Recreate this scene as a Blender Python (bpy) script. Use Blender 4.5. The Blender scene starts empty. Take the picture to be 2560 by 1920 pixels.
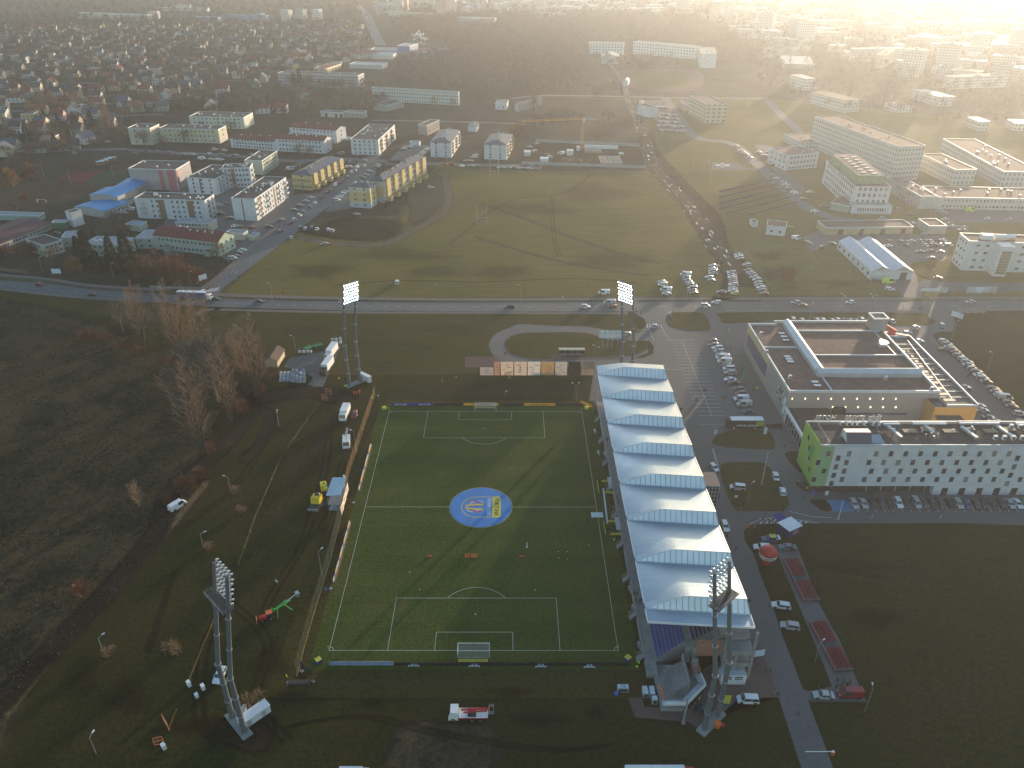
import bpy,math,random
from mathutils import Vector,Matrix
R=math.radians
sc=bpy.context.scene
random.seed(7)
# ---------------------------------------------------------------- camera,sky,sun,exposure
CAM=(8.02,-125.146,144.992);YAW,PIT,ROL,FPX=0.0052808,0.5273636,0.0040740,1936.29
Fv=Vector((math.sin(YAW)*math.cos(PIT),math.cos(YAW)*math.cos(PIT),-math.sin(PIT)))
r0=Vector((math.cos(YAW),-math.sin(YAW),0));u0=r0.cross(Fv)
Rv=math.cos(ROL)*r0 + math.sin(ROL)*u0;Uv=-math.sin(ROL)*r0 + math.cos(ROL)*u0
cd=bpy.data.cameras.new('camera');cam=bpy.data.objects.new('camera',cd);sc.collection.objects.link(cam)
cam.matrix_world=Matrix(((Rv.x,Uv.x,-Fv.x,CAM[0]),(Rv.y,Uv.y,-Fv.y,CAM[1]),(Rv.z,Uv.z,-Fv.z,CAM[2]),(0,0,0,1)))
cd.sensor_width=36;cd.lens=36*FPX/2560;cd.clip_start=0.5;cd.clip_end=40000
sc.camera=cam
SUN_AZ,SUN_EL=32.3,4.6
w=bpy.data.worlds.new('World');sc.world=w;w.use_nodes=True
nt=w.node_tree;bg=nt.nodes['Background']
sky=nt.nodes.new('ShaderNodeTexSky');sky.sky_type='NISHITA';sky.sun_disc=False
sky.sun_elevation=R(SUN_EL);sky.sun_rotation=R(SUN_AZ);sky.air_density=1.2;sky.dust_density=.8;sky.ozone_density=2.4
nt.links.new(sky.outputs[0],bg.inputs[0]);bg.inputs[1].default_value=SKY_STR=0.15
ld=bpy.data.lights.new('sun','SUN');ld.energy=3.2;ld.angle=R(0.6);ld.color=(1.0,0.79,0.55)
lo=bpy.data.objects.new('sun',ld);sc.collection.objects.link(lo)
sd=Vector((math.sin(R(SUN_AZ))*math.cos(R(SUN_EL)),math.cos(R(SUN_AZ))*math.cos(R(SUN_EL)),math.sin(R(SUN_EL))))
lo.rotation_euler=sd.to_track_quat('Z','Y').to_euler();lo.location=(300,500,200)
sc.view_settings.view_transform='Standard';sc.view_settings.look='None';sc.view_settings.gamma=1
sc.view_settings.exposure=1.72
sc.cycles.volume_bounces=1;sc.cycles.max_bounces=5;sc.cycles.diffuse_bounces=2;sc.cycles.glossy_bounces=3
sc.cycles.use_adaptive_sampling=True;sc.cycles.adaptive_threshold=0.02
# ---------------------------------------------------------------- photograph measurements -> real ground points
VW=dict(A=(640,960,640),B=(1200,960,640),C=(640,1400,640),D=(1200,1440,640),E=(0,0,640),F=(640,0,640),G=(1280,0,640),
 H=(1920,0,640),I=(0,360,640),J=(560,360,640),K=(1180,320,640),L=(1800,320,760),M=(1700,760,860),N=(1760,1200,640),
 O=(200,680,800),P=(0,1300,760),Q=(1100,780,640),S=(1480,1380,480),T=(740,1160,200),U=(2160,540,400),V=(0,0,2560),
 W=(1170,800,400),X=(1640,1600,600),Y=(460,700,500),Z=(1800,1040,400),n=(0,0,2212))
def px(v,x,y):
 a,b,s=VW[v];s /= 2212;return (a+x*s,b+y*s)
def g3(v,x,y,z=0.0):
 X,Y=px(v,x,y)
 d=Fv + Rv*((X-1280)/FPX) - Uv*((Y-960)/FPX)
 t=(z-CAM[2])/d.z;return Vector(CAM) + d*t
def g(v,x,y,z=0.0):
 p=g3(v,x,y,z);return (p.x,p.y)
def pj(P):
 d=Vector(P)-Vector(CAM);z=d.dot(Fv);return (1280+FPX*d.dot(Rv)/z,960-FPX*d.dot(Uv)/z)
def height(base,v,x,y):
 Y=px(v,x,y)[1];lo_,hi=0,140
 for _ in range(40):
  m=(lo_+hi)/2
  if pj((base[0],base[1],m))[1] > Y: lo_=m
  else: hi=m
 return lo_
# ---------------------------------------------------------------- materials
MT={}
def mat(name,col,rough=.75,metal=0.,var=.12,sc_=.6,bump=0.,emit=0.,col2=None,spec=.4,coat=0):
 if name in MT: return MT[name]
 m=bpy.data.materials.new(name);m.use_nodes=True;MT[name]=m
 t=m.node_tree;b=t.nodes['Principled BSDF']
 b.inputs['Roughness'].default_value=rough;b.inputs['Metallic'].default_value=metal
 b.inputs['Specular IOR Level'].default_value=spec
 if coat: b.inputs['Coat Weight'].default_value=coat;b.inputs['Coat Roughness'].default_value=.08
 c=(*col,1);c2=(*col2,1) if col2 else (*[x*(1-var) for x in col],1)
 tc=t.nodes.new('ShaderNodeNewGeometry');n=t.nodes.new('ShaderNodeTexNoise')
 n.inputs['Scale'].default_value=sc_;n.inputs['Detail'].default_value=6;n.inputs['Roughness'].default_value=.65
 t.links.new(tc.outputs['Position'],n.inputs['Vector'])
 r=t.nodes.new('ShaderNodeValToRGB');r.color_ramp.elements[0].position=.35;r.color_ramp.elements[1].position=.65
 r.color_ramp.elements[0].color=c2;r.color_ramp.elements[1].color=c
 t.links.new(n.outputs['Fac'],r.inputs['Fac']);t.links.new(r.outputs['Color'],b.inputs['Base Color'])
 if bump:
  bp=t.nodes.new('ShaderNodeBump');bp.inputs['Strength'].default_value=bump;bp.inputs['Distance'].default_value=.3
  t.links.new(n.outputs['Fac'],bp.inputs['Height']);t.links.new(bp.outputs['Normal'],b.inputs['Normal'])
 if emit:
  b.inputs['Emission Color'].default_value=c;b.inputs['Emission Strength'].default_value=emit
 return m
def _n(t,typ,**k):
 n=t.nodes.new(typ)
 for a,v in k.items(): setattr(n,a,v)
 return n
def ground(name,cols,s1=.02,s2=.3,rough=.95,bump=.5,stretch=None,fine=1.1,stripes=None,puddle=None,spec=.02,soft=False):
 """big patches + small mottling between the given colours"""
 m=bpy.data.materials.new(name);m.use_nodes=True;MT[name]=m;t=m.node_tree;L_=t.links;b=t.nodes['Principled BSDF']
 b.inputs['Roughness'].default_value=rough;b.inputs['Specular IOR Level'].default_value=spec
 geo=_n(t,'ShaderNodeNewGeometry');vec=geo.outputs['Position']
 if stretch:
  mp=_n(t,'ShaderNodeMapping');mp.inputs['Rotation'].default_value=(0,0,stretch[0]);mp.inputs['Scale'].default_value=(stretch[1],stretch[2],1)
  L_.new(vec,mp.inputs['Vector']);vec2=mp.outputs['Vector']
 else: vec2=vec
 n1=_n(t,'ShaderNodeTexNoise');n1.inputs['Scale'].default_value=s1;n1.inputs['Detail'].default_value=9;n1.inputs['Roughness'].default_value=.6
 n2=_n(t,'ShaderNodeTexNoise');n2.inputs['Scale'].default_value=s2;n2.inputs['Detail'].default_value=8;n2.inputs['Roughness'].default_value=.7
 n3=_n(t,'ShaderNodeTexNoise');n3.inputs['Scale'].default_value=fine;n3.inputs['Detail'].default_value=4;n3.inputs['Roughness'].default_value=.8
 L_.new(vec,n1.inputs['Vector']);L_.new(vec2,n2.inputs['Vector']);L_.new(vec,n3.inputs['Vector'])
 a=_n(t,'ShaderNodeMath',operation='MULTIPLY_ADD');a.inputs[1].default_value=.55;L_.new(n1.outputs['Fac'],a.inputs[0])
 a2=_n(t,'ShaderNodeMath',operation='MULTIPLY');a2.inputs[1].default_value=.45;L_.new(n2.outputs['Fac'],a2.inputs[0]);L_.new(a2.outputs[0],a.inputs[2])
 r=_n(t,'ShaderNodeValToRGB');e=r.color_ramp.elements
 k=len(cols)
 while len(e) < k: e.new(.5)
 for i,c in enumerate(cols): e[i].position=.36+.28*i/(k-1);e[i].color=(*c,1)
 L_.new(a.outputs[0],r.inputs['Fac']);out=r.outputs['Color']
 mx=_n(t,'ShaderNodeMix',data_type='RGBA',blend_type='MULTIPLY');mx.inputs['Factor'].default_value=1
 r3=_n(t,'ShaderNodeValToRGB');r3.color_ramp.elements[0].position=.3;r3.color_ramp.elements[1].position=.7
 r3.color_ramp.elements[0].color=(.52,.52,.52,1);r3.color_ramp.elements[1].color=(1.38,1.38,1.38,1)
 L_.new(n3.outputs['Fac'],r3.inputs['Fac']);L_.new(out,mx.inputs['A']);L_.new(r3.outputs['Color'],mx.inputs['B']);out=mx.outputs['Result']
 if stripes:
  sx=_n(t,'ShaderNodeSeparateXYZ');L_.new(geo.outputs['Position'],sx.inputs[0])
  q=_n(t,'ShaderNodeMath',operation='MULTIPLY_ADD');q.inputs[1].default_value=1/stripes;q.inputs[2].default_value=.25;L_.new(sx.outputs['Y'],q.inputs[0])
  f=_n(t,'ShaderNodeMath',operation='FRACT');L_.new(q.outputs[0],f.inputs[0])
  gt=_n(t,'ShaderNodeMath',operation='GREATER_THAN');gt.inputs[1].default_value=.5;L_.new(f.outputs[0],gt.inputs[0])
  m2=_n(t,'ShaderNodeMix',data_type='RGBA',blend_type='MULTIPLY');m2.inputs['B'].default_value=(.9,.92,.9,1)
  L_.new(gt.outputs[0],m2.inputs['Factor']);L_.new(out,m2.inputs['A']);out=m2.outputs['Result']
 if puddle:
  n4=_n(t,'ShaderNodeTexNoise');n4.inputs['Scale'].default_value=puddle[0];n4.inputs['Detail'].default_value=3;L_.new(vec2,n4.inputs['Vector'])
  g4=_n(t,'ShaderNodeValToRGB');g4.color_ramp.elements[0].position=puddle[1];g4.color_ramp.elements[1].position=puddle[1]+.02
  L_.new(n4.outputs['Fac'],g4.inputs['Fac'])
  m3=_n(t,'ShaderNodeMix',data_type='RGBA');m3.inputs['B'].default_value=(.6,.6,.6,1)  # puddles painted pale grey and part metal to stand in for sky reflection
  L_.new(g4.outputs['Color'],m3.inputs['Factor']);L_.new(out,m3.inputs['A']);out=m3.outputs['Result']
  mr=_n(t,'ShaderNodeMapRange');mr.inputs['To Min'].default_value=rough;mr.inputs['To Max'].default_value=.04
  L_.new(g4.outputs['Color'],mr.inputs['Value']);L_.new(mr.outputs[0],b.inputs['Roughness'])
  ms=_n(t,'ShaderNodeMapRange');ms.inputs['To Min'].default_value=spec;ms.inputs['To Max'].default_value=1.
  L_.new(g4.outputs['Color'],ms.inputs['Value']);L_.new(ms.outputs[0],b.inputs['Specular IOR Level'])
  mm_=_n(t,'ShaderNodeMath',operation='MULTIPLY');mm_.inputs[1].default_value=.6;L_.new(g4.outputs['Color'],mm_.inputs[0]);L_.new(mm_.outputs[0],b.inputs['Metallic'])
 L_.new(out,b.inputs['Base Color'])
 if soft:
  at_=_n(t,'ShaderNodeAttribute',attribute_name='edge');n5=_n(t,'ShaderNodeTexNoise');n5.inputs['Scale'].default_value=.2;n5.inputs['Detail'].default_value=7;n5.inputs['Roughness'].default_value=.75;L_.new(vec,n5.inputs['Vector'])
  q1=_n(t,'ShaderNodeMath',operation='MULTIPLY_ADD');q1.inputs[1].default_value=1.7;q1.inputs[2].default_value=-1.3;L_.new(at_.outputs['Fac'],q1.inputs[0])
  q2=_n(t,'ShaderNodeMath',operation='MULTIPLY_ADD',use_clamp=True);q2.inputs[1].default_value=1.9;L_.new(n5.outputs['Fac'],q2.inputs[0]);L_.new(q1.outputs[0],q2.inputs[2]);q3=_n(t,'ShaderNodeMath',operation='MULTIPLY');q3.inputs[1].default_value=float(soft);L_.new(q2.outputs[0],q3.inputs[0]);L_.new(q3.outputs[0],b.inputs['Alpha'])
 if bump and not puddle:
  bp=_n(t,'ShaderNodeBump');bp.inputs['Strength'].default_value=bump;bp.inputs['Distance'].default_value=.25
  ad=_n(t,'ShaderNodeMath',operation='ADD');L_.new(n2.outputs['Fac'],ad.inputs[0]);L_.new(n3.outputs['Fac'],ad.inputs[1])
  L_.new(ad.outputs[0],bp.inputs['Height']);L_.new(bp.outputs['Normal'],b.inputs['Normal'])
 return m
def facade(name,wall,win=(.10,.12,.14),cw=3.3,fh=3.0,rough=.8):
 """far facades: wall with its windows as a regular grid"""
 if name in MT: return MT[name]
 m=bpy.data.materials.new(name);m.use_nodes=True;MT[name]=m;t=m.node_tree;L_=t.links;b=t.nodes['Principled BSDF'];b.inputs['Roughness'].default_value=rough
 tc=_n(t,'ShaderNodeTexCoord');s=_n(t,'ShaderNodeSeparateXYZ');L_.new(tc.outputs['Object'],s.inputs[0])
 nn=_n(t,'ShaderNodeSeparateXYZ');L_.new(tc.outputs['Normal'],nn.inputs[0])
 ab=_n(t,'ShaderNodeMath',operation='ABSOLUTE');L_.new(nn.outputs['Y'],ab.inputs[0])
 mx=_n(t,'ShaderNodeMix',data_type='FLOAT');L_.new(ab.outputs[0],mx.inputs[0]);L_.new(s.outputs['Y'],mx.inputs[2]);L_.new(s.outputs['X'],mx.inputs[3])
 def band(src,period,lo_,hi):
  d=_n(t,'ShaderNodeMath',operation='DIVIDE');d.inputs[1].default_value=period;L_.new(src,d.inputs[0])
  f=_n(t,'ShaderNodeMath',operation='FRACT');L_.new(d.outputs[0],f.inputs[0])
  a=_n(t,'ShaderNodeMath',operation='GREATER_THAN');a.inputs[1].default_value=lo_;L_.new(f.outputs[0],a.inputs[0])
  c=_n(t,'ShaderNodeMath',operation='LESS_THAN');c.inputs[1].default_value=hi;L_.new(f.outputs[0],c.inputs[0])
  q=_n(t,'ShaderNodeMath',operation='MULTIPLY');L_.new(a.outputs[0],q.inputs[0]);L_.new(c.outputs[0],q.inputs[1]);return q.outputs[0]
 q=_n(t,'ShaderNodeMath',operation='MULTIPLY');L_.new(band(mx.outputs[0],cw,.28,.72),q.inputs[0]);L_.new(band(s.outputs['Z'],fh,.32,.78),q.inputs[1])
 c=_n(t,'ShaderNodeMix',data_type='RGBA');c.inputs['A'].default_value=(*wall,1);c.inputs['B'].default_value=(*win,1);L_.new(q.outputs[0],c.inputs['Factor'])
 L_.new(c.outputs['Result'],b.inputs['Base Color']);return m
# ---------------------------------------------------------------- mesh builder
class MB:
 def __init__(s): s.v=[];s.f=[];s.m=[];s.mats=[]
 def mi(s,m):
  if m not in s.mats: s.mats.append(m)
  return s.mats.index(m)
 def add(s,vs,fs,m):
  o=len(s.v);s.v += [tuple(v) for v in vs];k=s.mi(m)
  for f in fs: s.f.append([o+i for i in f]);s.m.append(k)
  return s
 def box(s,x0,y0,z0,x1,y1,z1,m,top=None):
  v=[(x0,y0,z0),(x1,y0,z0),(x1,y1,z0),(x0,y1,z0),(x0,y0,z1),(x1,y0,z1),(x1,y1,z1),(x0,y1,z1)]
  s.add(v,[(0,3,2,1),(0,1,5,4),(1,2,6,5),(2,3,7,6),(3,0,4,7)],m);s.add(v,[(4,5,6,7)],top or m);return s
 def cbox(s,cx,cy,z0,wx,wy,h,m,top=None): return s.box(cx-wx/2,cy-wy/2,z0,cx+wx/2,cy+wy/2,z0+h,m,top)
 def obox(s,c,ax,w_,d,h,m):
  ax=Vector(ax).normalized();sd_=ax.cross(Vector((0,0,1)))
  sd_=sd_.normalized() if sd_.length > 1e-4 else Vector((1,0,0));up=sd_.cross(ax);c=Vector(c)
  P=[c+ax*(i*w_/2)+sd_*(j*d/2)+up*(k*h/2) for k in (-1,1) for i,j in ((-1,-1),(1,-1),(1,1),(-1,1))]
  return s.add(P,[(0,1,2,3),(4,7,6,5),(0,4,5,1),(1,5,6,2),(2,6,7,3),(3,7,4,0)],m)
 def prism(s,poly,z0,z1,m,top=None,bottom=True):
  n=len(poly);A=sum(poly[i][0]*poly[(i+1)%n][1]-poly[(i+1)%n][0]*poly[i][1] for i in range(n))
  if A < 0: poly=poly[::-1]
  v=[(x,y,z0) for x,y in poly]+[(x,y,z1) for x,y in poly]
  s.add(v,[(i,(i+1)%n,n+(i+1)%n,n+i) for i in range(n)]+([tuple(range(n))[::-1]] if bottom else []),m)
  s.add(v,[tuple(range(n,2*n))],top or m);return s
 def tube(s,a,b,r,m,n=6,r2=None,cap=True):
  a=Vector(a);b=Vector(b);d=(b-a);r2=r if r2 is None else r2
  if d.length < 1e-6: return s
  d.normalize();p=d.orthogonal().normalized();q=d.cross(p);v=[]
  for c,rr in ((a,r),(b,r2)):
   for i in range(n):
    t=2*math.pi*i/n;v.append(c+p*(rr*math.cos(t))+q*(rr*math.sin(t)))
  f=[(i,(i+1)%n,n+(i+1)%n,n+i) for i in range(n)]
  if cap: f += [tuple(range(n))[::-1],tuple(range(n,2*n))]
  return s.add(v,f,m)
 def ball(s,c,rx,ry,rz,m,nu=8,nv=6,v0=0.,v1=1.):
  v=[];f=[]
  for j in range(nv+1):
   t=math.pi*(v0+(v1-v0)*j/nv)
   for i in range(nu):
    p=2*math.pi*i/nu;v.append((c[0]+rx*math.sin(t)*math.cos(p),c[1]+ry*math.sin(t)*math.sin(p),c[2]+rz*math.cos(t)))
  for j in range(nv):
   for i in range(nu): f.append((j*nu+i,(j+1)*nu+i,(j+1)*nu+(i+1)%nu,j*nu+(i+1)%nu))
  return s.add(v,f,m)
 def quad(s,a,b,c,d,m): return s.add([a,b,c,d],[(0,1,2,3)],m)
 def tri(s,a,b,c,m): return s.add([a,b,c],[(0,1,2)],m)
 def mesh(s,name):
  me=bpy.data.meshes.new(name);me.from_pydata(s.v,[],s.f)
  for m in s.mats: me.materials.append(m)
  me.polygons.foreach_set('material_index',s.m);me.update();return me
 def build(s,name,parent=None,loc=(0,0,0),rz=0): return obj(name,s.mesh(name),parent,loc,rz)
COL=sc.collection
def obj(name,me,parent=None,loc=(0,0,0),rz=0):
 o=bpy.data.objects.new(name,me);COL.objects.link(o);o.parent=parent;o.location=loc
 if rz: o.rotation_euler=(0,0,rz)
 return o
def short(l):
 for a in (' the ',' of '):
  while len(l.split()) > 16 and a in l[12:]: k=l.rindex(a);l=l[:k]+' '+l[k+len(a):]
 return l
def tag(o,label,cat,group=None):
 o['label']=short(label);o['category']=cat
 if group: o['group']=group
 return o
def thing(name,label,cat,loc=(0,0,0),rz=0,group=None):
 if len(loc) == 2: loc=(*loc,0)
 o=obj(name,None,None,loc,rz);o.empty_display_size=.5;return tag(o,label,cat,group)
def struct(o,kind='structure'): o['kind']=kind;return o
def copy_tree(o,parent=None):
 c=o.copy();COL.objects.link(c);c.parent=parent
 for ch in o.children: copy_tree(ch,c)
 return c
def loft(prof,w0,w1,m,mb):
 n=len(prof);v=[(x,-hw,z) for x,z,hw in prof]+[(x,hw,z) for x,z,hw in prof]
 mb.add(v,[tuple(range(n))[::-1],tuple(range(n,2*n))]+[(i,(i+1)%n,n+(i+1)%n,n+i) for i in range(n)],m)
ORD=['first','second','third','fourth','fifth','sixth','seventh','eighth','ninth','tenth','eleventh','twelfth','thirteenth','fourteenth','fifteenth',
 'sixteenth','seventeenth','eighteenth','nineteenth','twentieth']+['twenty-'+x for x in ('first','second','third','fourth','fifth','sixth','seventh','eighth','ninth')]+['thirtieth']+['thirty-'+x for x in ('first','second','third','fourth','fifth','sixth','seventh','eighth','ninth')]+['fortieth']
def rgb(r,g_,b): return tuple((x/255)**2.2 for x in (r,g_,b))
m_white=mat('white_paint',(.78,.78,.78),.5);m_wwall=mat('white_render',(.72,.72,.72),.85,sc_=.15,var=.08)
m_steel=mat('galvanised_steel',(.42,.45,.48),.42,.6,sc_=1.2);m_conc=mat('concrete',(.30,.30,.29),.9,sc_=.5,var=.25)
m_dark=mat('dark_metal',(.05,.05,.055),.5);m_glass=mat('window_glass',(.03,.04,.05),.08,0,spec=.9)
m_tyre=mat('tyre_rubber',(.02,.02,.02),.85);m_rim=mat('wheel_rim',(.4,.4,.42),.35,.8)
m_asph=mat('plain_asphalt',(.07,.07,.072),.9)
m_bark=mat('bark',(.10,.075,.055),.95,sc_=3);m_line=mat('road_paint',(.62,.62,.60),.8,sc_=2,var=.3)
m_orange=mat('orange_paint',(.75,.17,.04),.6);m_yellow=mat('yellow_paint',(.75,.55,.04),.5);m_red=mat('red_paint',(.5,.03,.03),.45)
m_blue=mat('blue_paint',(.04,.10,.42),.45);m_green=mat('green_paint',(.06,.32,.10),.5);m_black=mat('black_paint',(.02,.02,.02),.5)
m_skin=mat('skin',(.5,.32,.24),.7)
def text(s_,size,m,ex=.02,align='CENTER',bold=True,sx=1.):
 """lettering as a mesh lying in the local XY plane, centred"""
 c=bpy.data.curves.new('t','FONT');c.body=s_;c.size=size;c.extrude=ex;c.align_x=align;c.align_y='CENTER';c.resolution_u=2
 if bold: c.offset=size*.018
 o=bpy.data.objects.new('t',c);COL.objects.link(o);dg=bpy.context.evaluated_depsgraph_get()
 me=bpy.data.meshes.new_from_object(o.evaluated_get(dg));bpy.data.objects.remove(o)
 me.materials.clear();me.materials.append(m)
 if sx != 1:
  for v in me.vertices: v.co.x *= sx
 return me
def lettering(s_,size,m,parent,loc,rot=(0,0,0),name='lettering',sx=1.,ex=.02):
 me=text(s_,size,m,ex,sx=sx);o=bpy.data.objects.new(name,me);COL.objects.link(o);o.parent=parent;o.location=loc;o.rotation_euler=rot;return o
# ---------------------------------------------------------------- ground,fields,roads
G_dark=ground('dark_grass',[(.020,.027,.008),(.036,.035,.010),(.054,.038,.016)],.03,.35)
G_waste=ground('rough_meadow',[(.016,.019,.012),(.038,.034,.020),(.095,.066,.034),(.048,.044,.020)],.05,.6,bump=1.0,stretch=(.95,.35,1.6),fine=1.6)
G_field=ground('meadow_grass',[(.085,.084,.022),(.140,.112,.032),(.180,.130,.045)],.012,.25,stretch=(.05,.12,1.2),fine=1.2)
G_strip=ground('verge_grass',[(.036,.044,.012),(.065,.056,.018),(.085,.062,.026)],.03,.4,stretch=(.02,.2,1.4),fine=1.8)
G_pitch=ground('pitch_turf',[(.044,.070,.014),(.066,.086,.018),(.105,.096,.028)],.02,.12,bump=.1,stripes=11.64,fine=1.3)
G_rough=ground('trodden_turf',[(.036,.036,.010),(.066,.050,.016),(.046,.050,.012)],.06,.4)
G_dirt=ground('bare_soil',[(.020,.015,.011),(.036,.026,.019),(.055,.040,.030)],.08,.7,stretch=(.75,.3,2.))
G_track=ground('dirt_track',[(.10,.075,.055),(.15,.115,.085),(.08,.06,.045)],.1,1.,fine=2,soft=True)
G_sdirt=ground('soft_dirt',[(.016,.012,.009),(.032,.023,.016),(.048,.035,.026)],.08,.7,stretch=(.75,.3,2.),soft=True)
G_swaste=ground('rough_meadow_edge',[(.016,.019,.012),(.038,.034,.020),(.095,.066,.034),(.048,.044,.020)],.05,.6,bump=1.,fine=1.6,soft=True)
G_worn=ground('worn_grass',[(.060,.046,.020),(.095,.070,.034),(.050,.046,.016)],.06,.5,soft=.38)
G_swet=ground('damp_ground',[(.016,.014,.008),(.034,.027,.014),(.026,.024,.010)],.08,.7,soft=.45)
G_mud=ground('muddy_track',[(.055,.042,.030),(.085,.065,.045)],.05,.5,stretch=(.35,1.5,.38),puddle=(.42,.635),soft=True)
G_town=ground('garden_ground',[(.024,.023,.016),(.042,.036,.026),(.062,.053,.042),(.032,.034,.020)],.02,.12,fine=.6)
G_fields=ground('far_meadow',[(.060,.062,.034),(.095,.082,.045),(.12,.10,.06)],.003,.03,fine=.2)
A_road=ground('asphalt',[(.095,.098,.105),(.12,.122,.13),(.107,.108,.112)],.05,.5,rough=.82,bump=.1,stretch=(.02,.1,2.),spec=.35)
A_park=ground('paving',[(.098,.095,.098),(.128,.122,.124),(.110,.108,.112)],.05,.4,rough=.85,bump=.15,fine=4,spec=.3)
A_path=ground('footpath_paving',[(.17,.145,.13),(.215,.18,.165)],.08,.6,rough=.9,bump=.1)
A_brick=ground('red_brick_paving',[(.13,.085,.075),(.17,.115,.10)],.1,1,rough=.9,bump=.2,fine=5)
A_grey=ground('grey_kerb_path',[(.13,.13,.125),(.16,.155,.15)],.1,1,rough=.9)
m_kerb=mat('kerbstone',(.28,.27,.26),.9,sc_=1)
def sm(pts,n=4):
 o=[];k=len(pts)
 for i in range(k):
  p0,p1,p2,p3=(Vector(pts[(i+j-1) % k]) for j in range(4))
  for j in range(n):
   t=j/n;o.append(tuple(.5*((2*p1)+(p2-p0)*t+(2*p0-5*p1+4*p2-p3)*t*t+(3*p1-p0-3*p2+p3)*t**3)))
 return o
def smo(pts,n=6):
 P=[Vector(p) for p in pts];P=[2*P[0]-P[1]]+P+[2*P[-1]-P[-2]];o=[]
 for i in range(1,len(P)-2):
  p0,p1,p2,p3=P[i-1:i+3]
  for j in range(n):
   t=j/n;o.append(tuple(.5*((2*p1)+(p2-p0)*t+(2*p0-5*p1+4*p2-p3)*t*t+(3*p1-p0-3*p2+p3)*t**3)))
 o.append(tuple(P[-2]));return o
def sheet(name,pts,z,m,smooth=0):
 if smooth: pts=sm(pts,smooth)
 A=sum(pts[i][0]*pts[(i+1) % len(pts)][1]-pts[(i+1) % len(pts)][0]*pts[i][1] for i in range(len(pts)))
 if A < 0: pts=pts[::-1]
 b=MB();b.add([(x,y,z) for x,y in pts],[tuple(range(len(pts)))],m);return struct(b.build(name))
def edged(name,v,f,e,m):
 me=bpy.data.meshes.new(name);me.from_pydata(v,[],f);me.materials.append(m);a=me.attributes.new('edge','FLOAT','POINT');a.data.foreach_set('value',e);me.update();return struct(obj(name,me))
def soft(name,pts,z,m,smooth=3,k0=.72,k1=1.14):
 if smooth: pts=sm(pts,smooth)
 A=sum(pts[i][0]*pts[(i+1) % len(pts)][1]-pts[(i+1) % len(pts)][0]*pts[i][1] for i in range(len(pts)))
 if A < 0: pts=pts[::-1]
 n=len(pts);cx=sum(p[0] for p in pts)/n;cy=sum(p[1] for p in pts)/n
 v=[(cx+(x-cx)*k,cy+(y-cy)*k,z) for k in (k0,k1) for x,y in pts]
 return edged(name,v,[tuple(range(n))]+[(i,n+i,n+(i+1) % n,(i+1) % n) for i in range(n)],[1.]*n+[0.]*n,m)
def trail(name,pts,wd,z,m,smooth=6,w2=None):
 if smooth: pts=smo(pts,smooth)
 n=len(pts);v=[];e=[]
 for i,p in enumerate(pts):
  a=Vector(pts[max(i-1,0)]);c=Vector(pts[min(i+1,n-1)]);d=(c-a).normalized();ww=wd if w2 is None else wd+(w2-wd)*i/(n-1);en=1. if 0 < i < n-1 else 0.
  for k,q in ((.85,0),(.3,1),(-.3,1),(-.85,0)): v.append((p[0]-d.y*ww*k,p[1]+d.x*ww*k,z));e.append(q*en)
 return edged(name,v,[(4*i+j,4*(i+1)+j,4*(i+1)+j+1,4*i+j+1)[::-1] for i in range(n-1) for j in range(3)],e,m)
def gp(*a): return [g(*p) if isinstance(p[0],str) else p for p in a]
def ribbon(name,pts,wd,z,m,smooth=6,w2=None,mb=None):
 if smooth: pts=smo(pts,smooth)
 b=mb or MB();n=len(pts);v=[]
 for i,p in enumerate(pts):
  a=Vector(pts[max(i-1,0)]);c=Vector(pts[min(i+1,n-1)]);d=(c-a).normalized();q=Vector((-d.y,d.x))
  ww=wd if w2 is None else wd+(w2-wd)*i/(n-1);v += [(p[0]+q.x*ww/2,p[1]+q.y*ww/2,z),(p[0]-q.x*ww/2,p[1]-q.y*ww/2,z)]
 b.add(v,[(2*i+1,2*i+3,2*i+2,2*i) for i in range(n-1)],m)
 return b if mb else struct(b.build(name))
def island(pts,h=.12,smooth=3,m=None,nm='grass_island'):
 if smooth: pts=sm(pts,smooth)
 b=MB();b.prism(pts,0.0,h,m_kerb,m or G_strip,bottom=False);return struct(b.build(nm))
sheet('ground',[(-9000,-2500),(9000,-2500),(9000,14000),(-9000,14000)],-.02,G_fields)
sheet('grass_field',[(-420,-140),(420,-140),(420,200),(-420,200)],.0,G_dark)
soft('wasteland',gp((-300,-90),('V',0,1659),('P',250,1200),('P',1330,0),('O',1000,1020),('O',1060,880),('O',1000,760),('O',700,640),('O',250,380),('I',0,1300),(-420,190),(-420,-90)),.004,G_swaste,0,.93,1.05)
sheet('verge',gp(('I',0,1250),('I',1280,1375),('J',0,1440),('J',2212,1468),('K',1350,1605),('Q',1735,165),('Q',1350,470),('Q',0,545),('Y',1300,1050),('O',1400,800),('O',1000,640),('O',400,350),('I',0,1330)),.006,G_strip)
sheet('big_meadow',gp(('J',0,1290),('J',290,1020),('J',620,780),('J',800,720),('J',1500,700),('J',1700,420),('J',1850,180),('J',2212,230),('K',450,370),('K',1500,370),('K',1680,440),('K',2212,1000),('K',2212,1455),('K',0,1462),('J',1000,1330),('J',0,1310)),.004,G_field)
sheet('hospital_lawns',gp(('K',1640,380),('G',1230,1140),('G',1040,870),('G',2212,850),('H',600,900),('H',2212,1100),('V',2600,420),('V',2600,640),('L',0,1222),('K',2212,1000)),.004,G_field)
sheet('town_ground',gp(('I',-900,1180),('I',0,1120),('I',850,1215),('I',1720,1250),('J',290,1000),('J',620,760),('J',800,640),('J',1500,620),('J',1850,170),('K',450,365),('K',1500,365),('G',1040,870),('G',0,820))+[(120,700),(300,1300),(420,2300),(-1500,2300),(-1500,250)],.002,G_town)
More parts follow.
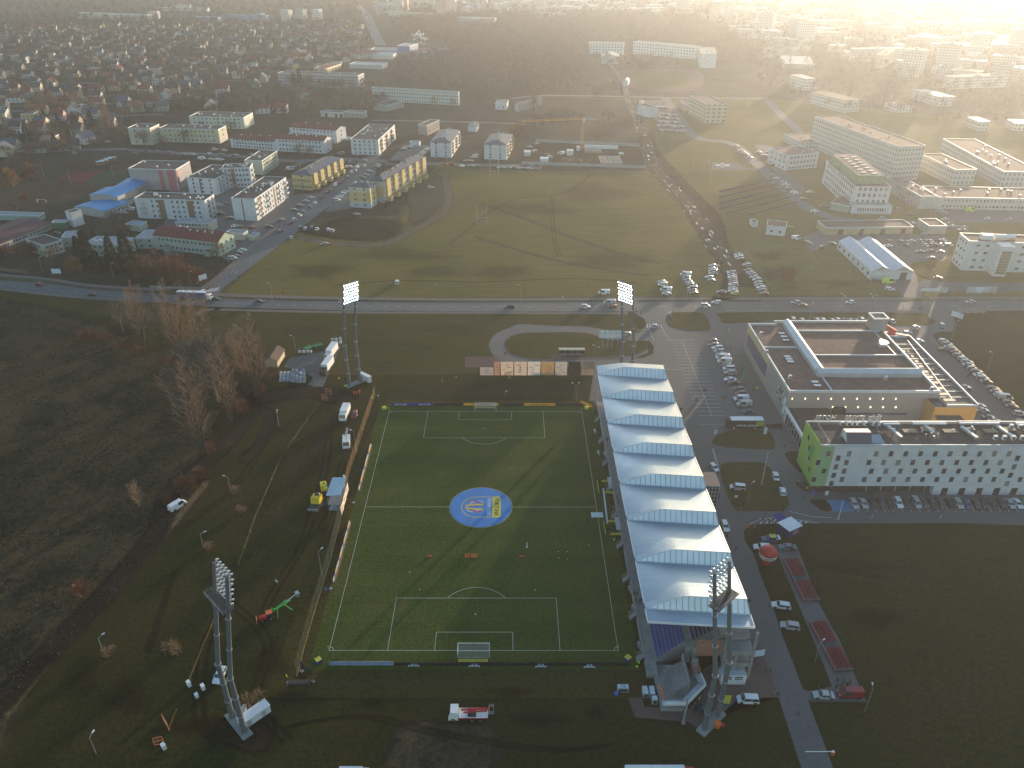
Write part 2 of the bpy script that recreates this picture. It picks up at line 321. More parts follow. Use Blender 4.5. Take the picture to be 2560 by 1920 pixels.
sheet('city_ground',gp(('G',1040,865),('G',2212,850),('H',600,900),('H',2212,1100),('V',2600,420))+[(1700,700),(2600,2600),(420,2600),(120,700)],.002,G_town)
N_=[('I',-200,1150),('I',0,1178),('I',400,1205),('I',830,1262),('I',1500,1305),('J',0,1343),('J',1000,1362),('K',0,1510),('K',2212,1500),('L',2212,1262),('L',3200,1262)]
S_=[('L',3200,1322),('L',2212,1322),('K',2212,1585),('K',0,1582),('J',1000,1434),('J',0,1405),('I',1500,1378),('I',830,1340),('I',400,1290),('I',0,1240),('I',-200,1212)]
sheet('main_road',gp(*(N_+S_)),.012,A_road)
def kerb(pts,hh=.11,wd=.25):
 b=MB();pts=smo(pts,5);n=len(pts)
 for i in range(n-1):
  a,c=Vector((*pts[i],0)),Vector((*pts[i+1],0));d=c-a
  if d.length > .01: b.obox((a+c)/2+Vector((0,0,hh/2)),d,d.length+.02,wd,hh,m_kerb)
 return struct(b.build('kerb'))
kerb(gp(*N_[4:9]));kerb(gp(('K',1350,1584),('K',0,1584),('J',1000,1436),('J',0,1408),('I',1500,1382)))
kerb(gp(('L',300,1258),('L',1370,1260)));kerb(gp(('L',1500,1258),('L',2700,1260)));kerb(gp(('M',290,46),('M',1500,48)))
ribbon('cycle_path',gp(('J',-480,1250),('J',0,1303),('J',1000,1332),('K',0,1482),('K',1000,1478),('K',2212,1473),('L',0,1240),('L',1370,1241)),3.2,.016,A_path)
ribbon('cycle_path',gp(('L',1520,1236),('L',2400,1236)),3.2,.016,A_path)
ribbon('footpath',gp(('I',-200,1085),('I',0,1128),('I',400,1165),('I',850,1228),('I',1700,1275)),2.6,.016,A_path)
ribbon('footpath',gp(('I',0,1252),('I',600,1318),('I',1280,1362)),2.2,.016,A_path)
ribbon('footpath',gp(('I',1700,1480),('I',1750,1440),('I',1900,1425),('J',0,1431),('J',1000,1452),('J',2212,1458),('K',1350,1600)),2.4,.016,A_path)
ribbon('footpath',gp(('M',290,38),('M',900,40),('M',1560,42)),2.2,.018,A_path)
ribbon('footpath',gp(('M',1770,36),('M',2500,38)),2.2,.018,A_path)
sheet('side_street',gp(('I',1740,1300),('J',0,1130),('J',290,858),('J',560,640),('J',830,420),('J',1100,215),('J',1180,130),('F',1010,1330),('F',1110,1330),('J',1310,130),('J',1130,330),('J',880,560),('J',620,765),('J',300,1015),('J',0,1235),('I',1870,1325)),.014,A_road)
ribbon('footpath',gp(('I',1735,1262),('J',0,1112),('J',270,862),('J',480,690)),3.6,.018,A_path,3)
sheet('yard',gp(('J',-520,985),('J',-150,880),('J',40,1020),('J',290,855),('J',560,640),('J',830,420),('J',600,440),('J',600,300),('J',340,300),('J',-450,260),('J',-520,700)),.008,A_park)
sheet('yard',gp(('J',870,590),('J',1085,560),('J',1290,330),('J',1340,130),('J',1180,200),('J',1000,420)),.008,A_park)
sheet('yard',gp(('F',1110,1420),('F',1330,1440),('F',1500,1300),('F',1500,1255),('F',1280,1250)),.010,A_park)
ribbon('street',gp(('E',-200,1310),('E',500,1300),('E',1000,1290),('E',1500,1320),('E',2212,1360),('F',300,1390),('F',720,1375),('F',1000,1385),('F',1500,1415),('F',2212,1430),('G',100,1440),('K',600,345)),8,.010,A_road)
ribbon('street',gp(('F',1000,1390),('F',900,1340),('F',760,1310),('F',860,1200),('F',960,1130)),7,.009,G_dirt)
ribbon('street',gp(('F',1000,1040),('F',1400,1045),('F',2212,1065),('G',100,1080)),6,.010,A_path)
ribbon('street',gp(('F',2212,850),('G',300,825),('G',1000,835),('G',1400,845),('G',2212,850)),7,.010,A_road)
ribbon('far_street',gp(('F',870,40),('F',960,130),('F',1010,250),('F',1080,390)),16,.010,A_road)
ribbon('far_street',gp(('E',100,960),('E',700,950),('E',1100,1010)),7,.010,A_road)
ribbon('far_street',gp(('F',210,330),('F',260,230),('F',330,130)),7,.010,A_road)
ribbon('street',gp(('G',1320,840),('G',1450,1030),('G',1600,1190),('G',1900,1240),('L',260,250),('L',420,400),('L',560,520),('L',720,620),('L',1000,680),('L',1400,690),('L',1800,730)),9,.012,A_road)
ribbon('street',gp(('H',0,870),('H',120,1000),('H',400,1250)),8,.010,A_road)
ribbon('path',gp(('G',850,560),('G',960,700),('G',1000,860),('G',1060,1010),('G',1110,1150)),6,.010,A_path)
sheet('parking_ground',gp(('L',720,740),('L',1640,790),('L',1690,830),('L',1640,960),('L',1400,980),('L',1420,1050),('L',1480,1240),('L',1340,1240),('L',1300,1180),('L',1090,1110),('L',860,830),('L',660,900),('L',600,800)),.014,A_park)
sheet('parking_ground',gp(('L',1380,1185),('L',1480,1185),('L',2600,1190),('L',2600,1130),('L',1640,1120),('L',1480,1100)),.010,A_park)
sheet('parking_ground',gp(('L',1640,690),('L',2300,690),('L',2300,590),('L',1590,590)),.010,A_park)
sheet('parking_ground',gp(('L',250,120),('L',450,140),('L',480,330),('L',620,430),('L',560,520),('L',300,200)),.016,A_park)
sheet('parking_ground',gp(('G',1100,865),('G',1320,865),('G',1520,1140),('G',1280,1145),('G',1250,1050),('G',1100,920)),.014,A_path)
island(gp(('L',1400,985),('L',1600,965),('L',1680,1010),('L',1800,1095),('L',1560,1110),('L',1420,1050)),m=G_field)
sheet('helipad_apron',gp(('G',1725,1400),('G',1960,1410),('G',2000,1445),('G',2212,1455),('G',2212,1470),('G',2000,1465),('G',1950,1480),('G',1725,1465)),.018,A_path)
hp=MB()
for a in (('G',1760,1420,1880,1434),('G',1800,1408,1835,1445)): hp.add([(*g(a[0],x,y),.022) for x,y in ((a[1],a[4]),(a[3],a[4]),(a[3],a[2]),(a[1],a[2]))],[(0,1,2,3)],m_line)
struct(hp.build('road_marking'))
sheet('loop_road',sm(gp(('Q',540,472),('Q',475,390),('Q',428,320),('Q',425,270),('Q',450,222),('Q',500,180),('Q',580,145),('Q',700,122)),4)[:-4]+gp(('Q',960,120),('Q',1240,122),('Q',1400,148),('Q',1560,185),('Q',1680,185),('Q',1760,240),('Q',1800,350),('Q',1500,480)),.010,A_park)
apron=gp(('K',1400,1590),('Q',1690,15),('Q',1765,60),('Q',1785,110),('Q',1735,170),('Q',1640,190),('Q',1640,250),('Q',1810,250),('Q',1850,300),('Q',1840,360),('Q',1760,395),('Q',1340,440))+[(37,112),(39,108),(62.5,104),(62.5,-10)]+gp(
 ('X',560,720),('X',640,540),('X',1130,530),('X',1340,1180),('X',1400,1400),('X',1800,1400),('X',1635,1180),('X',1420,610),('X',1400,540),('X',1352,450),('N',800,1659),('N',680,1350),('N',590,1080),('N',480,800),('N',430,640),('N',350,520),('N',345,440),('N',400,385),('N',1000,375),('N',2212,372),('M',2700,1440),('M',2700,760),('M',2212,745),('M',1700,290),('M',1640,225),('M',1625,195),('M',1660,180),('M',1750,178),('M',1775,110),('M',1740,60),('M',1760,40),('M',1760,20),('M',-30,26))
sheet('stadium_apron',apron,.008,A_park)
sheet('bleacher_paving',gp(('X',1352,452),('X',1400,470),('X',1620,430),('N',1060,1659),('N',860,1180),('N',640,650),('N',430,600),('N',425,550),('N',800,560),('N',1000,1080),('X',1690,0),('X',1940,570),('X',1440,570),('X',1402,545)),.0105,A_park)
sheet('brick_paving',gp(('Q',215,478),('Q',215,388),('Q',490,385),('Q',540,475)),.014,A_brick)
sheet('brick_paving',gp(('Q',975,412),('Q',975,378),('Q',1200,378),('Q',1300,388),('Q',1560,395),('Q',1560,412)),.016,A_brick)
sheet('brick_paving',gp(('D',1275,1050),('D',1400,1050),('D',1420,1130),('D',1800,1150),('D',1930,1000),('D',1930,800),('X',880,40),('X',960,60),('X',1030,210),('X',1130,530),('X',640,540),('X',560,700),('X',460,860),('D',1900,1325),('D',1790,1260),('D',1340,1222)),.014,A_brick)
island(gp(('Q',560,285),('Q',575,245),('Q',630,205),('Q',740,182),('Q',960,178),('Q',1210,178),('Q',1330,200),('Q',1420,235),('Q',1600,250),('Q',1780,250),('Q',1800,285),('Q',1770,335),('Q',1660,375),('Q',1500,383),('Q',1300,382),('Q',1200,374),('Q',975,374),('Q',970,408),('Q',800,408),('Q',680,385),('Q',600,350)),.12,3)
island(gp(('Q',1975,12),('Q',1960,60),('Q',1985,118),('Q',2080,152),('Q',2212,162),('M',192,168),('M',186,120),('M',148,60),('M',20,54)),.12,2)
island(gp(('M',262,90),('M',285,56),('M',900,56),('M',1500,58),('M',1600,85),('M',1638,112),('M',1600,135),('M',1400,140),('M',1100,115),('M',600,108),('M',300,130)),.12,2)
island(gp(('M',207,888),('M',232,850),('M',320,818),('M',450,812),('M',558,815),('M',600,860),('M',610,925),('M',560,938),('M',400,930),('M',290,922),('M',225,905)),.12,3)
ribbon('grey_path',gp(('M',200,905),('M',290,940),('M',400,946),('M',550,950),('M',680,990),('M',760,1090),('M',800,1190)),2.2,.10,A_grey)
island(gp(('M',257,1060),('M',290,1022),('M',440,1018),('M',540,1025),('M',600,1080),('M',660,1180),('M',700,1275),('M',665,1330),('M',500,1333),('M',380,1330),('M',330,1290),('M',280,1160)),.12,3)
island(gp(('M',835,1262),('M',930,1262),('M',970,1300),('M',975,1335),('M',920,1335),('M',870,1300)),.12,2,G_dirt)
island(gp(('M',672,965),('M',760,950),('M',800,1050),('M',790,1090),('M',740,1060)),.14,2,G_dirt)
island(gp(('M',545,775),('M',655,770),('M',660,805),('M',565,800)),.14,0,G_dirt)
ln=MB()
def seg(a,b,wd=.14,z=.024):
 a,b=Vector(a),Vector(b);d=(b-a).normalized();q=Vector((-d.y,d.x))*wd/2
 ln.add([(a.x+q.x,a.y+q.y,z),(b.x+q.x,b.y+q.y,z),(b.x-q.x,b.y-q.y,z),(a.x-q.x,a.y-q.y,z)],[(3,2,1,0)],m_line)
def gs(v,*a,wd=.14):
 for i in range(0,len(a),4): seg(g(v,a[i],a[i+1]),g(v,a[i+2],a[i+3]),wd)
L0,L1,R0,R1=(Vector(g(*a)) for a in (('B',1885,272),('Q',1980,243),('B',2120,272),('Q',2195,243)))
k=int((L1-L0).length/2.52)
for i in range(k+1): seg(L0.lerp(L1,i/k),R0.lerp(R1,i/k))
seg((L0+R0)/2,(L1+R1)/2)
for i in range(19):
 t=i/18;a=Vector(g('M',185,235)).lerp(Vector(g('M',390,715)),t);seg(a,(a.x+5,a.y+.2))
gs('Q',1590,252,1800,240,1700,160,1760,150,1790,110,1850,250,1900,100,1975,245,1975,242,2190,242,1940,495,2110,497)
gs('B',1902,348,2150,347)
gs('M',955,1262,930,1335,450,1415,525,1380,525,1380,660,1372,660,1372,895,1410,700,1332,850,1368,850,1368,975,1373,wd=.16)
for i in range(9): gs('M',515+i*36,1412-(i > 4)*3,552+i*33,1378+i*2.5,wd=.4)
for i in range(20): gs('M',1100+i*57,1262,1150+i*57,1336)
gs('N',1445,330,1460,300,2040,335,2055,300)
for i in range(8): gs('M',205+i*4.5,935+i*14,218+i*4,934+i*14,wd=.5)
for i in range(6): gs('Q',1785+i*24,105,1795+i*24,135,wd=.5)
gs('J',60,1118,75,1095,100,1125,112,1098,180,1020,195,1000,222,1025,238,1002)
for i in range(6): gs('I',1790+i*16,1285-i*3,1815+i*16,1252-i*3,wd=.5)
cl=smo(gp(('I',0,1210),('I',830,1302),('I',1500,1342),('J',0,1375),('J',1000,1399),('K',0,1546),('K',2212,1543),('L',2212,1293)),24)
for i in range(0,len(cl)-1,3): seg(cl[i],Vector(cl[i]).lerp(Vector(cl[i+1]),.8),.15,.022)
struct(ln.build('road_marking'))
soft('dry_scrub_ground',gp(('V',850,1570),('V',900,1555),('V',1000,1558),('V',1080,1580),('V',1060,1680),('V',860,1680),('V',835,1620)),.004,ground('dry_scrub',[(.03,.026,.015),(.075,.055,.034),(.10,.075,.045)],.1,.5,bump=1.,soft=True),4)
soft('worn_verge',gp(('C',-500,1450),('C',0,1300),('C',200,1450),('C',0,1700)),.0045,G_sdirt)
sheet('disabled_bays',gp(('M',948,1262),('M',1075,1260),('M',1125,1332),('M',968,1336)),.016,mat('blue_bay_paint',(.05,.20,.38),.8,sc_=1))
trail('dirt_road',gp(('P',-150,1500),('P',0,1330),('P',450,860),('P',900,380),('P',1150,60),('O',640,1500),('O',900,1290),('O',1060,1130),('O',1150,1010),('O',1180,900),('O',1100,770)),5.5,.010,G_sdirt)
trail('dry_grass_verge',gp(('P',0,1460),('P',280,1120),('P',560,800),('P',960,380),('P',1230,60),('O',900,1420)),2.0,.009,ground('straw',[(.10,.07,.035),(.17,.12,.06),(.06,.045,.03)],.3,1.2,soft=True))
trail('dirt_road',gp(('O',1130,900),('O',1350,850),('O',1600,830),('O',1800,870),('O',1830,900)),8,.010,G_sdirt)
trail('dirt_road',gp(('O',1180,920),('O',1310,1000),('O',1250,1180),('O',1100,1340)),4,.0095,G_sdirt)
trail('wheel_track',gp(('O',1800,960),('O',1700,1120),('O',1580,1300),('O',1500,1420)),3.2,.0095,G_sdirt)
trail('wheel_track',gp(('P',1290,330),('P',1180,650),('P',1060,1000)),1.6,.0095,G_swet)
ribbon('gravel_lane',gp(('Y',1440,1170),('Y',1500,1080),('Y',1560,950)),5,.012,A_grey)
sheet('gravel_yard',gp(('Y',1170,860),('Y',1540,790),('Y',1740,730),('Y',1660,900),('Y',1540,1180),('Y',1430,1180),('Y',1440,1080),('Y',1300,1010),('Y',1100,960)),.011,A_grey)
trail('dirt_track',gp(('J',620,800),('J',760,830),('J',900,858),('J',1100,872),('J',1300,872),('J',1450,840),('J',1600,770),('J',1750,690),('J',1880,610),('J',1940,500),('J',1930,380),('J',1900,250)),5,.010,G_track)
soft('dry_thicket_ground',gp(('J',850,700),('J',1000,640),('J',1450,650),('J',1560,700),('J',1500,800),('J',1300,845),('J',1000,830),('J',700,780),('J',640,740)),.008,G_sdirt,3)
soft('muddy_ground',gp(('J',1600,560),('J',1560,440),('J',1700,260),('J',1860,220),('J',1960,350),('J',1900,520),('J',1700,700),('J',1580,700)),.008,ground('worn_ground',[(.07,.06,.035),(.10,.08,.055)],.05,.3,soft=True),3)
trail('dirt_track',gp(('K',100,660),('K',450,780),('K',900,960),('K',1300,1090),('K',1650,1180)),2.6,.009,ground('faint_track',[(.085,.066,.036),(.11,.084,.05)],.1,.5,soft=True))
trail('dirt_track',gp(('K',0,930),('K',350,1040),('K',750,1150),('K',1250,1240),('K',1550,1280)),2.0,.009,MT['faint_track'])
trail('muddy_track',gp(('G',1010,880),('G',1090,1040),('G',1160,1200),('K',1560,300),('K',1700,480),('K',1850,640),('K',2000,850),('K',2130,1050),('L',60,950),('L',130,1080)),6.5,.011,G_mud,w2=11)
trail('muddy_track',gp(('K',1480,20),('K',1540,180),('K',1800,480),('K',2060,760),('L',0,880),('L',200,1180)),9,.009,G_sdirt)
sheet('running_track',gp(('G',930,640),('G',1000,605),('G',1500,600),('G',1650,640),('G',1640,740),('G',1500,790),('G',1150,790),('G',980,740)),.012,ground('tartan',[(.16,.09,.08),(.19,.11,.095)],.05,.3),4)
sheet('far_pitch',gp(('G',1060,650),('G',1150,632),('G',1450,630),('G',1540,660),('G',1530,730),('G',1400,765),('G',1220,765),('G',1090,730)),.016,G_field,4)
sheet('red_court',gp(('I',480,300),('I',640,235),('I',900,230),('I',700,335)),.012,ground('red_court_top',[(.12,.03,.03),(.15,.04,.035)],.1,.5))
sheet('green_court',gp(('I',710,335),('I',900,235),('I',1120,240),('I',1060,345)),.012,ground('green_court_top',[(.025,.055,.035),(.035,.07,.045)],.1,.5))
rk=random.Random(41)
for (v,x,y,w_,h_) in (('A',350,400,260,120),('A',650,350,120,160),('A',250,1200,260,120),('A',650,1350,120,150),('C',100,900,200,150),('C',350,1200,300,60),('C',1000,1250,200,70),('D',500,1250,300,90),('D',250,1000,180,60),('D',1000,1180,120,70),('P',900,1300,180,200),('P',1500,1500,350,120),('P',600,1150,160,160),('N',1300,760,380,70),('N',1500,1200,250,110),('N',650,900,60,120),('O',1450,1350,160,220),('O',1850,1250,70,140),('K',500,700,500,90),('K',1200,1150,520,80),('K',300,1250,300,60),('K',1000,560,400,90),('J',1500,950,500,60),('J',800,1100,300,80),('J',1800,1100,300,60),('Q',200,650,250,60),('Q',100,150,250,60),('Q',800,660,300,60),('M',1000,1500,300,50),('M',2050,250,200,120),('Y',1300,560,400,60),('L',900,1130,200,40),('L',400,1060,200,60),('L',350,930,150,40)):
 n=9;a0=rk.uniform(0,6);soft('worn_patch',gp(*[(v,x+w_*math.cos(a0+6.283*i/n)*rk.uniform(.5,1.2),y+h_*math.sin(a0+6.283*i/n)*rk.uniform(.5,1.2)) for i in range(n)]),.0166+.0002*rk.random() if v in 'KJL' else .0105+.0005*rk.random(),rk.choice((G_worn,G_swet if v in 'ACDPNOM' else G_worn)),3,.2,1.5)
for P_ in ([('O',1250,1230),('O',1150,1380),('O',1050,1500)],[('P',1700,520),('P',1500,900),('P',1450,1400),('P',1600,1650)],[('C',-300,300),('C',100,700),('C',0,1200),('C',300,1600)],[('C',200,1450),('C',900,1350),('C',1600,1500),('D',600,1500),('D',1200,1450)],[('N',880,680),('N',1200,780),('N',1650,860)],[('A',640,330),('A',600,700),('A',500,1100),('A',350,1500)],[('A',760,640),('A',650,1000),('C',200,200),('C',50,500)],[('K',700,560),('K',690,760),('K',720,1000),('K',760,1120)],[('J',900,1230),('J',1500,1180),('K',100,1330),('K',900,1300),('K',1500,1350)],[('K',1050,380),('K',800,560),('K',300,640),('J',1900,900)]):
 P_=gp(*P_)
 for s_ in (-1,1):
  Q_=[(p[0]+s_*.9,p[1]+s_*.3) for p in P_];trail('wheel_track',Q_,.8,.0112,G_swet if P_[0][1] < 150 else G_worn)
# ---------------------------------------------------------------- the pitch
HW,PL=33.77,104.75
sheet('trodden_turf',[(-45.5,-13),(39,-13),(39,112),(-36,112),(-42,60)],.010,G_rough)
sheet('pitch',[(-37.5,-5.5),(38,-5.5),(38,109),(-37.5,109)],.014,G_pitch)
pl=MB();m_pl=mat('pitch_line',(.55,.60,.52),.9,sc_=3,var=.2)
def pq(x0,y0,x1,y1,z=.018): pl.add([(x0,y0,z),(x1,y0,z),(x1,y1,z),(x0,y1,z)],[(0,1,2,3)],m_pl)
w_=.14
w_=.11
for s in (-1,1): pq(s*HW-w_/2,0,s*HW+w_/2,PL)
for y in (0,PL): pq(-HW,y-w_/2,HW,y+w_/2,.019)
pq(-HW,PL/2-w_/2,-9.2,PL/2+w_/2,.019);pq(9.2,PL/2-w_/2,HW,PL/2+w_/2,.019)
for y0,s in ((0,1),(PL,-1)):
 for hw,dp in ((20.16,16.5),(9.16,5.5)):
  for q in (-1,1): pq(q*hw-w_/2,min(y0,y0+s*dp),q*hw+w_/2,max(y0,y0+s*dp))
  pq(-hw,y0+s*dp-w_/2,hw,y0+s*dp+w_/2,.019)
 def arc(cx,cy,r,a0,a1,n=40):
  v=[]
  for i in range(n+1):
   a=a0+(a1-a0)*i/n
   for q in (r-w_/2,r+w_/2): v.append((cx+q*math.cos(a),cy+q*math.sin(a),.020))
  pl.add(v,[(2*i,2*i+1,2*i+3,2*i+2) for i in range(n)],m_pl)
 t=math.acos(5.5/9.15);c=math.pi/2*s
 arc(0,y0+s*11,9.15,c-t,c+t);arc(0,y0+s*11,.15,0,6.283,10)
 for q in (-1,1):
  a0={(1,1): math.pi/2,(-1,1): 0,(1,-1): math.pi,(-1,-1): -math.pi/2}[(q,s)];arc(q*HW,y0,1,a0,a0+math.pi/2,10)
arc(0,PL/2,9.15,0,6.2832,80)
struct(pl.build('pitch_marking'))
# ---------------------------------------------------------------- cars
PAINT=dict(white=(.72,.73,.74),silver=(.38,.40,.42),grey=(.16,.17,.18),black=(.018,.018,.020),red=(.24,.015,.018),blue=(.03,.07,.22),dark=(.05,.052,.06),beige=(.34,.30,.24),green=(.05,.12,.06),yellow=(.75,.50,.03),lime=(.55,.75,.08),brown=(.12,.07,.05))
def paint(c): return mat('car_paint_'+c,PAINT[c],.28,0,var=.06,sc_=.4,coat=.6)
m_hl=mat('headlight_glass',(.75,.75,.72),.15);m_tl=mat('tail_light_glass',(.4,.02,.02),.25);m_trim=mat('black_trim',(.025,.025,.028),.6)
SHAPE={
 'hatchback': (4.1,1.74,1.48,.86,(-1.95,1.05,-1.6,.35)),'saloon': (4.6,1.8,1.44,.86,(-1.55,1.1,-.95,.4)),
 'estate': (4.7,1.82,1.5,.88,(-2.2,1.1,-1.85,.4)),'suv': (4.6,1.88,1.7,1.0,(-2.15,1.05,-1.85,.45)),'van': (5.4,2.0,2.2,1.15,(-2.6,2.05,-2.55,1.3)),
 'minivan': (4.7,1.86,1.85,1.0,(-2.2,1.5,-2.05,.75))}
CARS={}
def car_parts(kind,col):
 Lg,Wd,H,zb,(b0,b1,t0,t1)=SHAPE[kind];h=Lg/2;hw=Wd/2;P=paint(col);base=.28
 b=MB();nose=zb-.14
 prof=[(-h+.06,base+.1,hw*.93),(-h,zb-.25,hw*.95),(-h+.10,zb,hw*.95),(b1,zb+.02,hw),(h-.45,nose-.02,hw*.95),(h-.08,nose-.16,hw*.86),(h,base+.28,hw*.84),(h-.06,base,hw*.88),(h-.9,base-.05,hw*.97),(-h+.9,base-.05,hw*.97)]
 loft(prof,0,0,P,b)
 for sx in (-h*.62,h*.64):
  for sy in (-1,1): b.cbox(sx,sy*(hw-.03),base-.02,.78,.09,.46,m_trim)
 b.box(-h-.01,-hw*.8,base+.02,-h+.1,hw*.8,base+.14,m_trim);b.box(h-.12,-hw*.7,base+.02,h+.01,hw*.7,base+.16,m_trim)
 rf=.94
 def frus(mb,x0,x1,X0,X1,z0,z1,w0,w1,m,top=None):
  v=[(x0,-w0,z0),(x1,-w0,z0),(x1,w0,z0),(x0,w0,z0),(X0,-w1,z1),(X1,-w1,z1),(X1,w1,z1),(X0,w1,z1)]
  mb.add(v,[(0,1,5,4),(1,2,6,5),(2,3,7,6),(3,0,4,7)],m);mb.add(v,[(4,5,6,7)],top or m)
 b2=MB();zt=H-.09
 frus(b2,b0,b1,t0,t1,zb-.01,zt,hw*.93,hw*.80,m_glass)
 frus(b,t0-.04,t1+.06,t0+.12,t1-.12,zt-.01,H,hw*.83,hw*.70,P)
 for q in (-1,1):
  for xb,xt in ((b0+.02,t0),(b1-.05,t1),((b0+b1)/2-.1,(t0+t1)/2-.1)):
   b.tube((xb,q*hw*.935,zb),(xt,q*hw*.805,zt),.045 if kind != 'van' else .06,P,4)
 if kind == 'van': frus(b,b0-.02,-0.1,t0-.02,-.15,zb-.02,zt,hw*.96,hw*.86,P)
 if kind in ('suv','estate'):
  for q in (-1,1): b.tube((t0+.1,q*hw*.72,H+.03),(t1-.1,q*hw*.72,H+.03),.025,m_steel,4)
 for q in (-1,1): b.cbox(b1-.35,q*(hw+.06),zb+.02,.12,.16,.14,P)
 wh=MB();wh.tube((0,-.1,0),(0,.1,0),.32,m_tyre,12);wh.tube((0,-.105,0),(0,.105,0),.19,m_rim,8)
 hl=MB();hl.cbox(0,0,-.08,.16,.34,.15,m_hl);tl=MB();tl.cbox(0,0,-.1,.08,.2,.24,m_tl)
 return b,b2,wh,hl,tl,(h,hw,zb,nose,base)
def car_proto(kind,col,near):
 k=(kind,col,near)
 if k in CARS: return CARS[k]
 b,b2,wh,hl,tl,(h,hw,zb,nose,base)=car_parts(kind,col)
 lights=[(h-.14,q*(hw*.66),nose-.2) for q in (-1,1)];tails=[(-h+.02,q*hw*.78,zb-.16) for q in (-1,1)]
 wp=[(sx*h,sy*(hw-.1),.32) for sx in (-.62,.64) for sy in (-1,1)]
 if near:
  CARS[k]=(b.mesh('body'),b2.mesh('windows'),wh.mesh('wheel'),hl.mesh('headlight'),tl.mesh('tail_light'),lights,tails,wp)
 else:
  def app(src,off):
   o=len(b.v);b.v += [(x+off[0],y+off[1],z+off[2]) for x,y,z in src.v]
   for f,m in zip(src.f,src.m): b.f.append([o+i for i in f]);b.m.append(b.mi(src.mats[m]))
  app(b2,(0,0,0))
  for p in wp: app(wh,p)
  for p in lights: app(hl,p)
  for p in tails: app(tl,p)
  CARS[k]=b.mesh('car')
 return CARS[k]
KINDW=dict(suv='SUV',saloon='saloon car',hatchback='hatchback',estate='estate car',van='van',minivan='people carrier')
CARQ=[]
def later(*a): CARQ.append(a)
def car(loc,head,kind,col,label,group=None,z=.02,near=None):
 d=(Vector((*loc,0))-Vector(CAM)).length
 if near is None: near=d < 330
 nm='van' if kind == 'van' else 'car';pr=car_proto(kind,col,near)
 if near:
  t=thing('parked_'+nm,label,nm,(*loc,z),head,group)
  obj('body',pr[0],t);obj('windows',pr[1],t)
  for p in pr[7]: obj('wheel',pr[2],t,p)
  for p in pr[5]: obj('headlight',pr[3],t,p)
  for p in pr[6]: obj('tail_light',pr[4],t,p)
 else:
  t=tag(obj('parked_'+nm,pr,None,(*loc,z),head),label,nm,group)
 return t
def hd(v,x1,y1,x2,y2):
 a,b=g(v,x1,y1),g(v,x2,y2);return math.atan2(b[1]-a[1],b[0]-a[0])
KSH=dict(h='hatchback',s='saloon',e='estate',u='suv',v='van',m='minivan')
CSH=dict(w='white',s='silver',g='grey',k='black',r='red',b='blue',d='dark',e='beige',y='yellow',n='brown',G='green',l='lime')
CAD=dict(d='dark grey')
def row(v,where,pts,head,spec,end='left',group=None,jit=2.):
 """pts: measured centres; spec: kind letter + colour letter for each"""
 sp=spec.split();n=min(len(pts),len(sp))
 if end == 'list start': end='far end'
 kk={'far end': lambda j: (pts[j][1],pts[j][0]),'near end': lambda j: (-pts[j][1],pts[j][0]),'left': lambda j: pts[j][0]}[end]
 od=sorted(range(n),key=kk);rank={j: k for k,j in enumerate(od)}
 for i,(p,s) in enumerate(zip(pts,sp)):
  hh=head[i] if isinstance(head,(list,tuple)) else head
  col=CSH[s[1]];kd=KSH[s[0]];cn=CAD.get(col,col)
  lab=f"{cn} {KINDW[kd]}, " + (f"{ORD[rank[i]]} from the {end} {where}" if n > 1 else where)
  later(g(v,*p,.5),hh+R(random.uniform(-jit,jit)),kd,col,lab,group or 'cars parked '+where)
def rr(n,seed=0,dark=.45):
 r=random.Random(seed);o=[]
 for i in range(n):
  c=r.choice('kdgdkb') if r.random() < dark else r.choice('wwssgwesr');o.append(r.choice('hhseu')+c)
 return ' '.join(o)
def line(a,b,n): return [(a[0]+(b[0]-a[0])*i/(n-1),a[1]+(b[1]-a[1])*i/(n-1)) for i in range(n)]
# ---------------------------------------------------------------- people
PCOL={'black': ((.02,.02,.022),(.03,.03,.035)),'navy': ((.03,.04,.09),(.03,.03,.04)),'brown': ((.12,.06,.05),(.03,.03,.04)),'orange': ((.95,.14,.03),(.9,.12,.03)),
 'lime': ((.55,.95,.05),(.04,.05,.06)),'blue': ((.03,.20,.55),(.02,.02,.03)),'grey': ((.25,.25,.26),(.05,.05,.06)),'red': ((.5,.04,.04),(.04,.04,.05)),'white': ((.7,.7,.7),(.1,.1,.12))}
BODY={}
def skel(pose):
 V_=[(0,0,.95),(0,0,1.2),(0,0,1.42),(0,0,1.52),(0,.01,1.62),(0,0,1.74)];E_=[(0,1),(1,2),(2,3),(3,4),(4,5)];Rd=[.145,.14,.15,.06,.095,.075]
 st=.28 if pose == 'walk' else .05
 for s in (-1,1):
  i=len(V_);f=st*s
  V_ += [(s*.1,0,.86),(s*.11,f*.6+.03,.48),(s*.11,f*1.1-.02,.09),(s*.11,f*1.1+.12,.05)];E_ += [(0,i),(i,i+1),(i+1,i+2),(i+2,i+3)];Rd += [.10,.072,.05,.045]
  i=len(V_);a=-f
  if pose == 'arms': V_ += [(s*.21,0,1.4),(s*.30,.12,1.2),(s*.18,.34,1.22),(s*.15,.42,1.24)]
  else: V_ += [(s*.21,0,1.4),(s*.27,a*.3-.03,1.13),(s*.27,a*.9+.06,.9),(s*.265,a*1.+.09,.8)]
  E_ += [(2,i),(i,i+1),(i+1,i+2),(i+2,i+3)];Rd += [.07,.052,.04,.038]
 return V_,E_,Rd
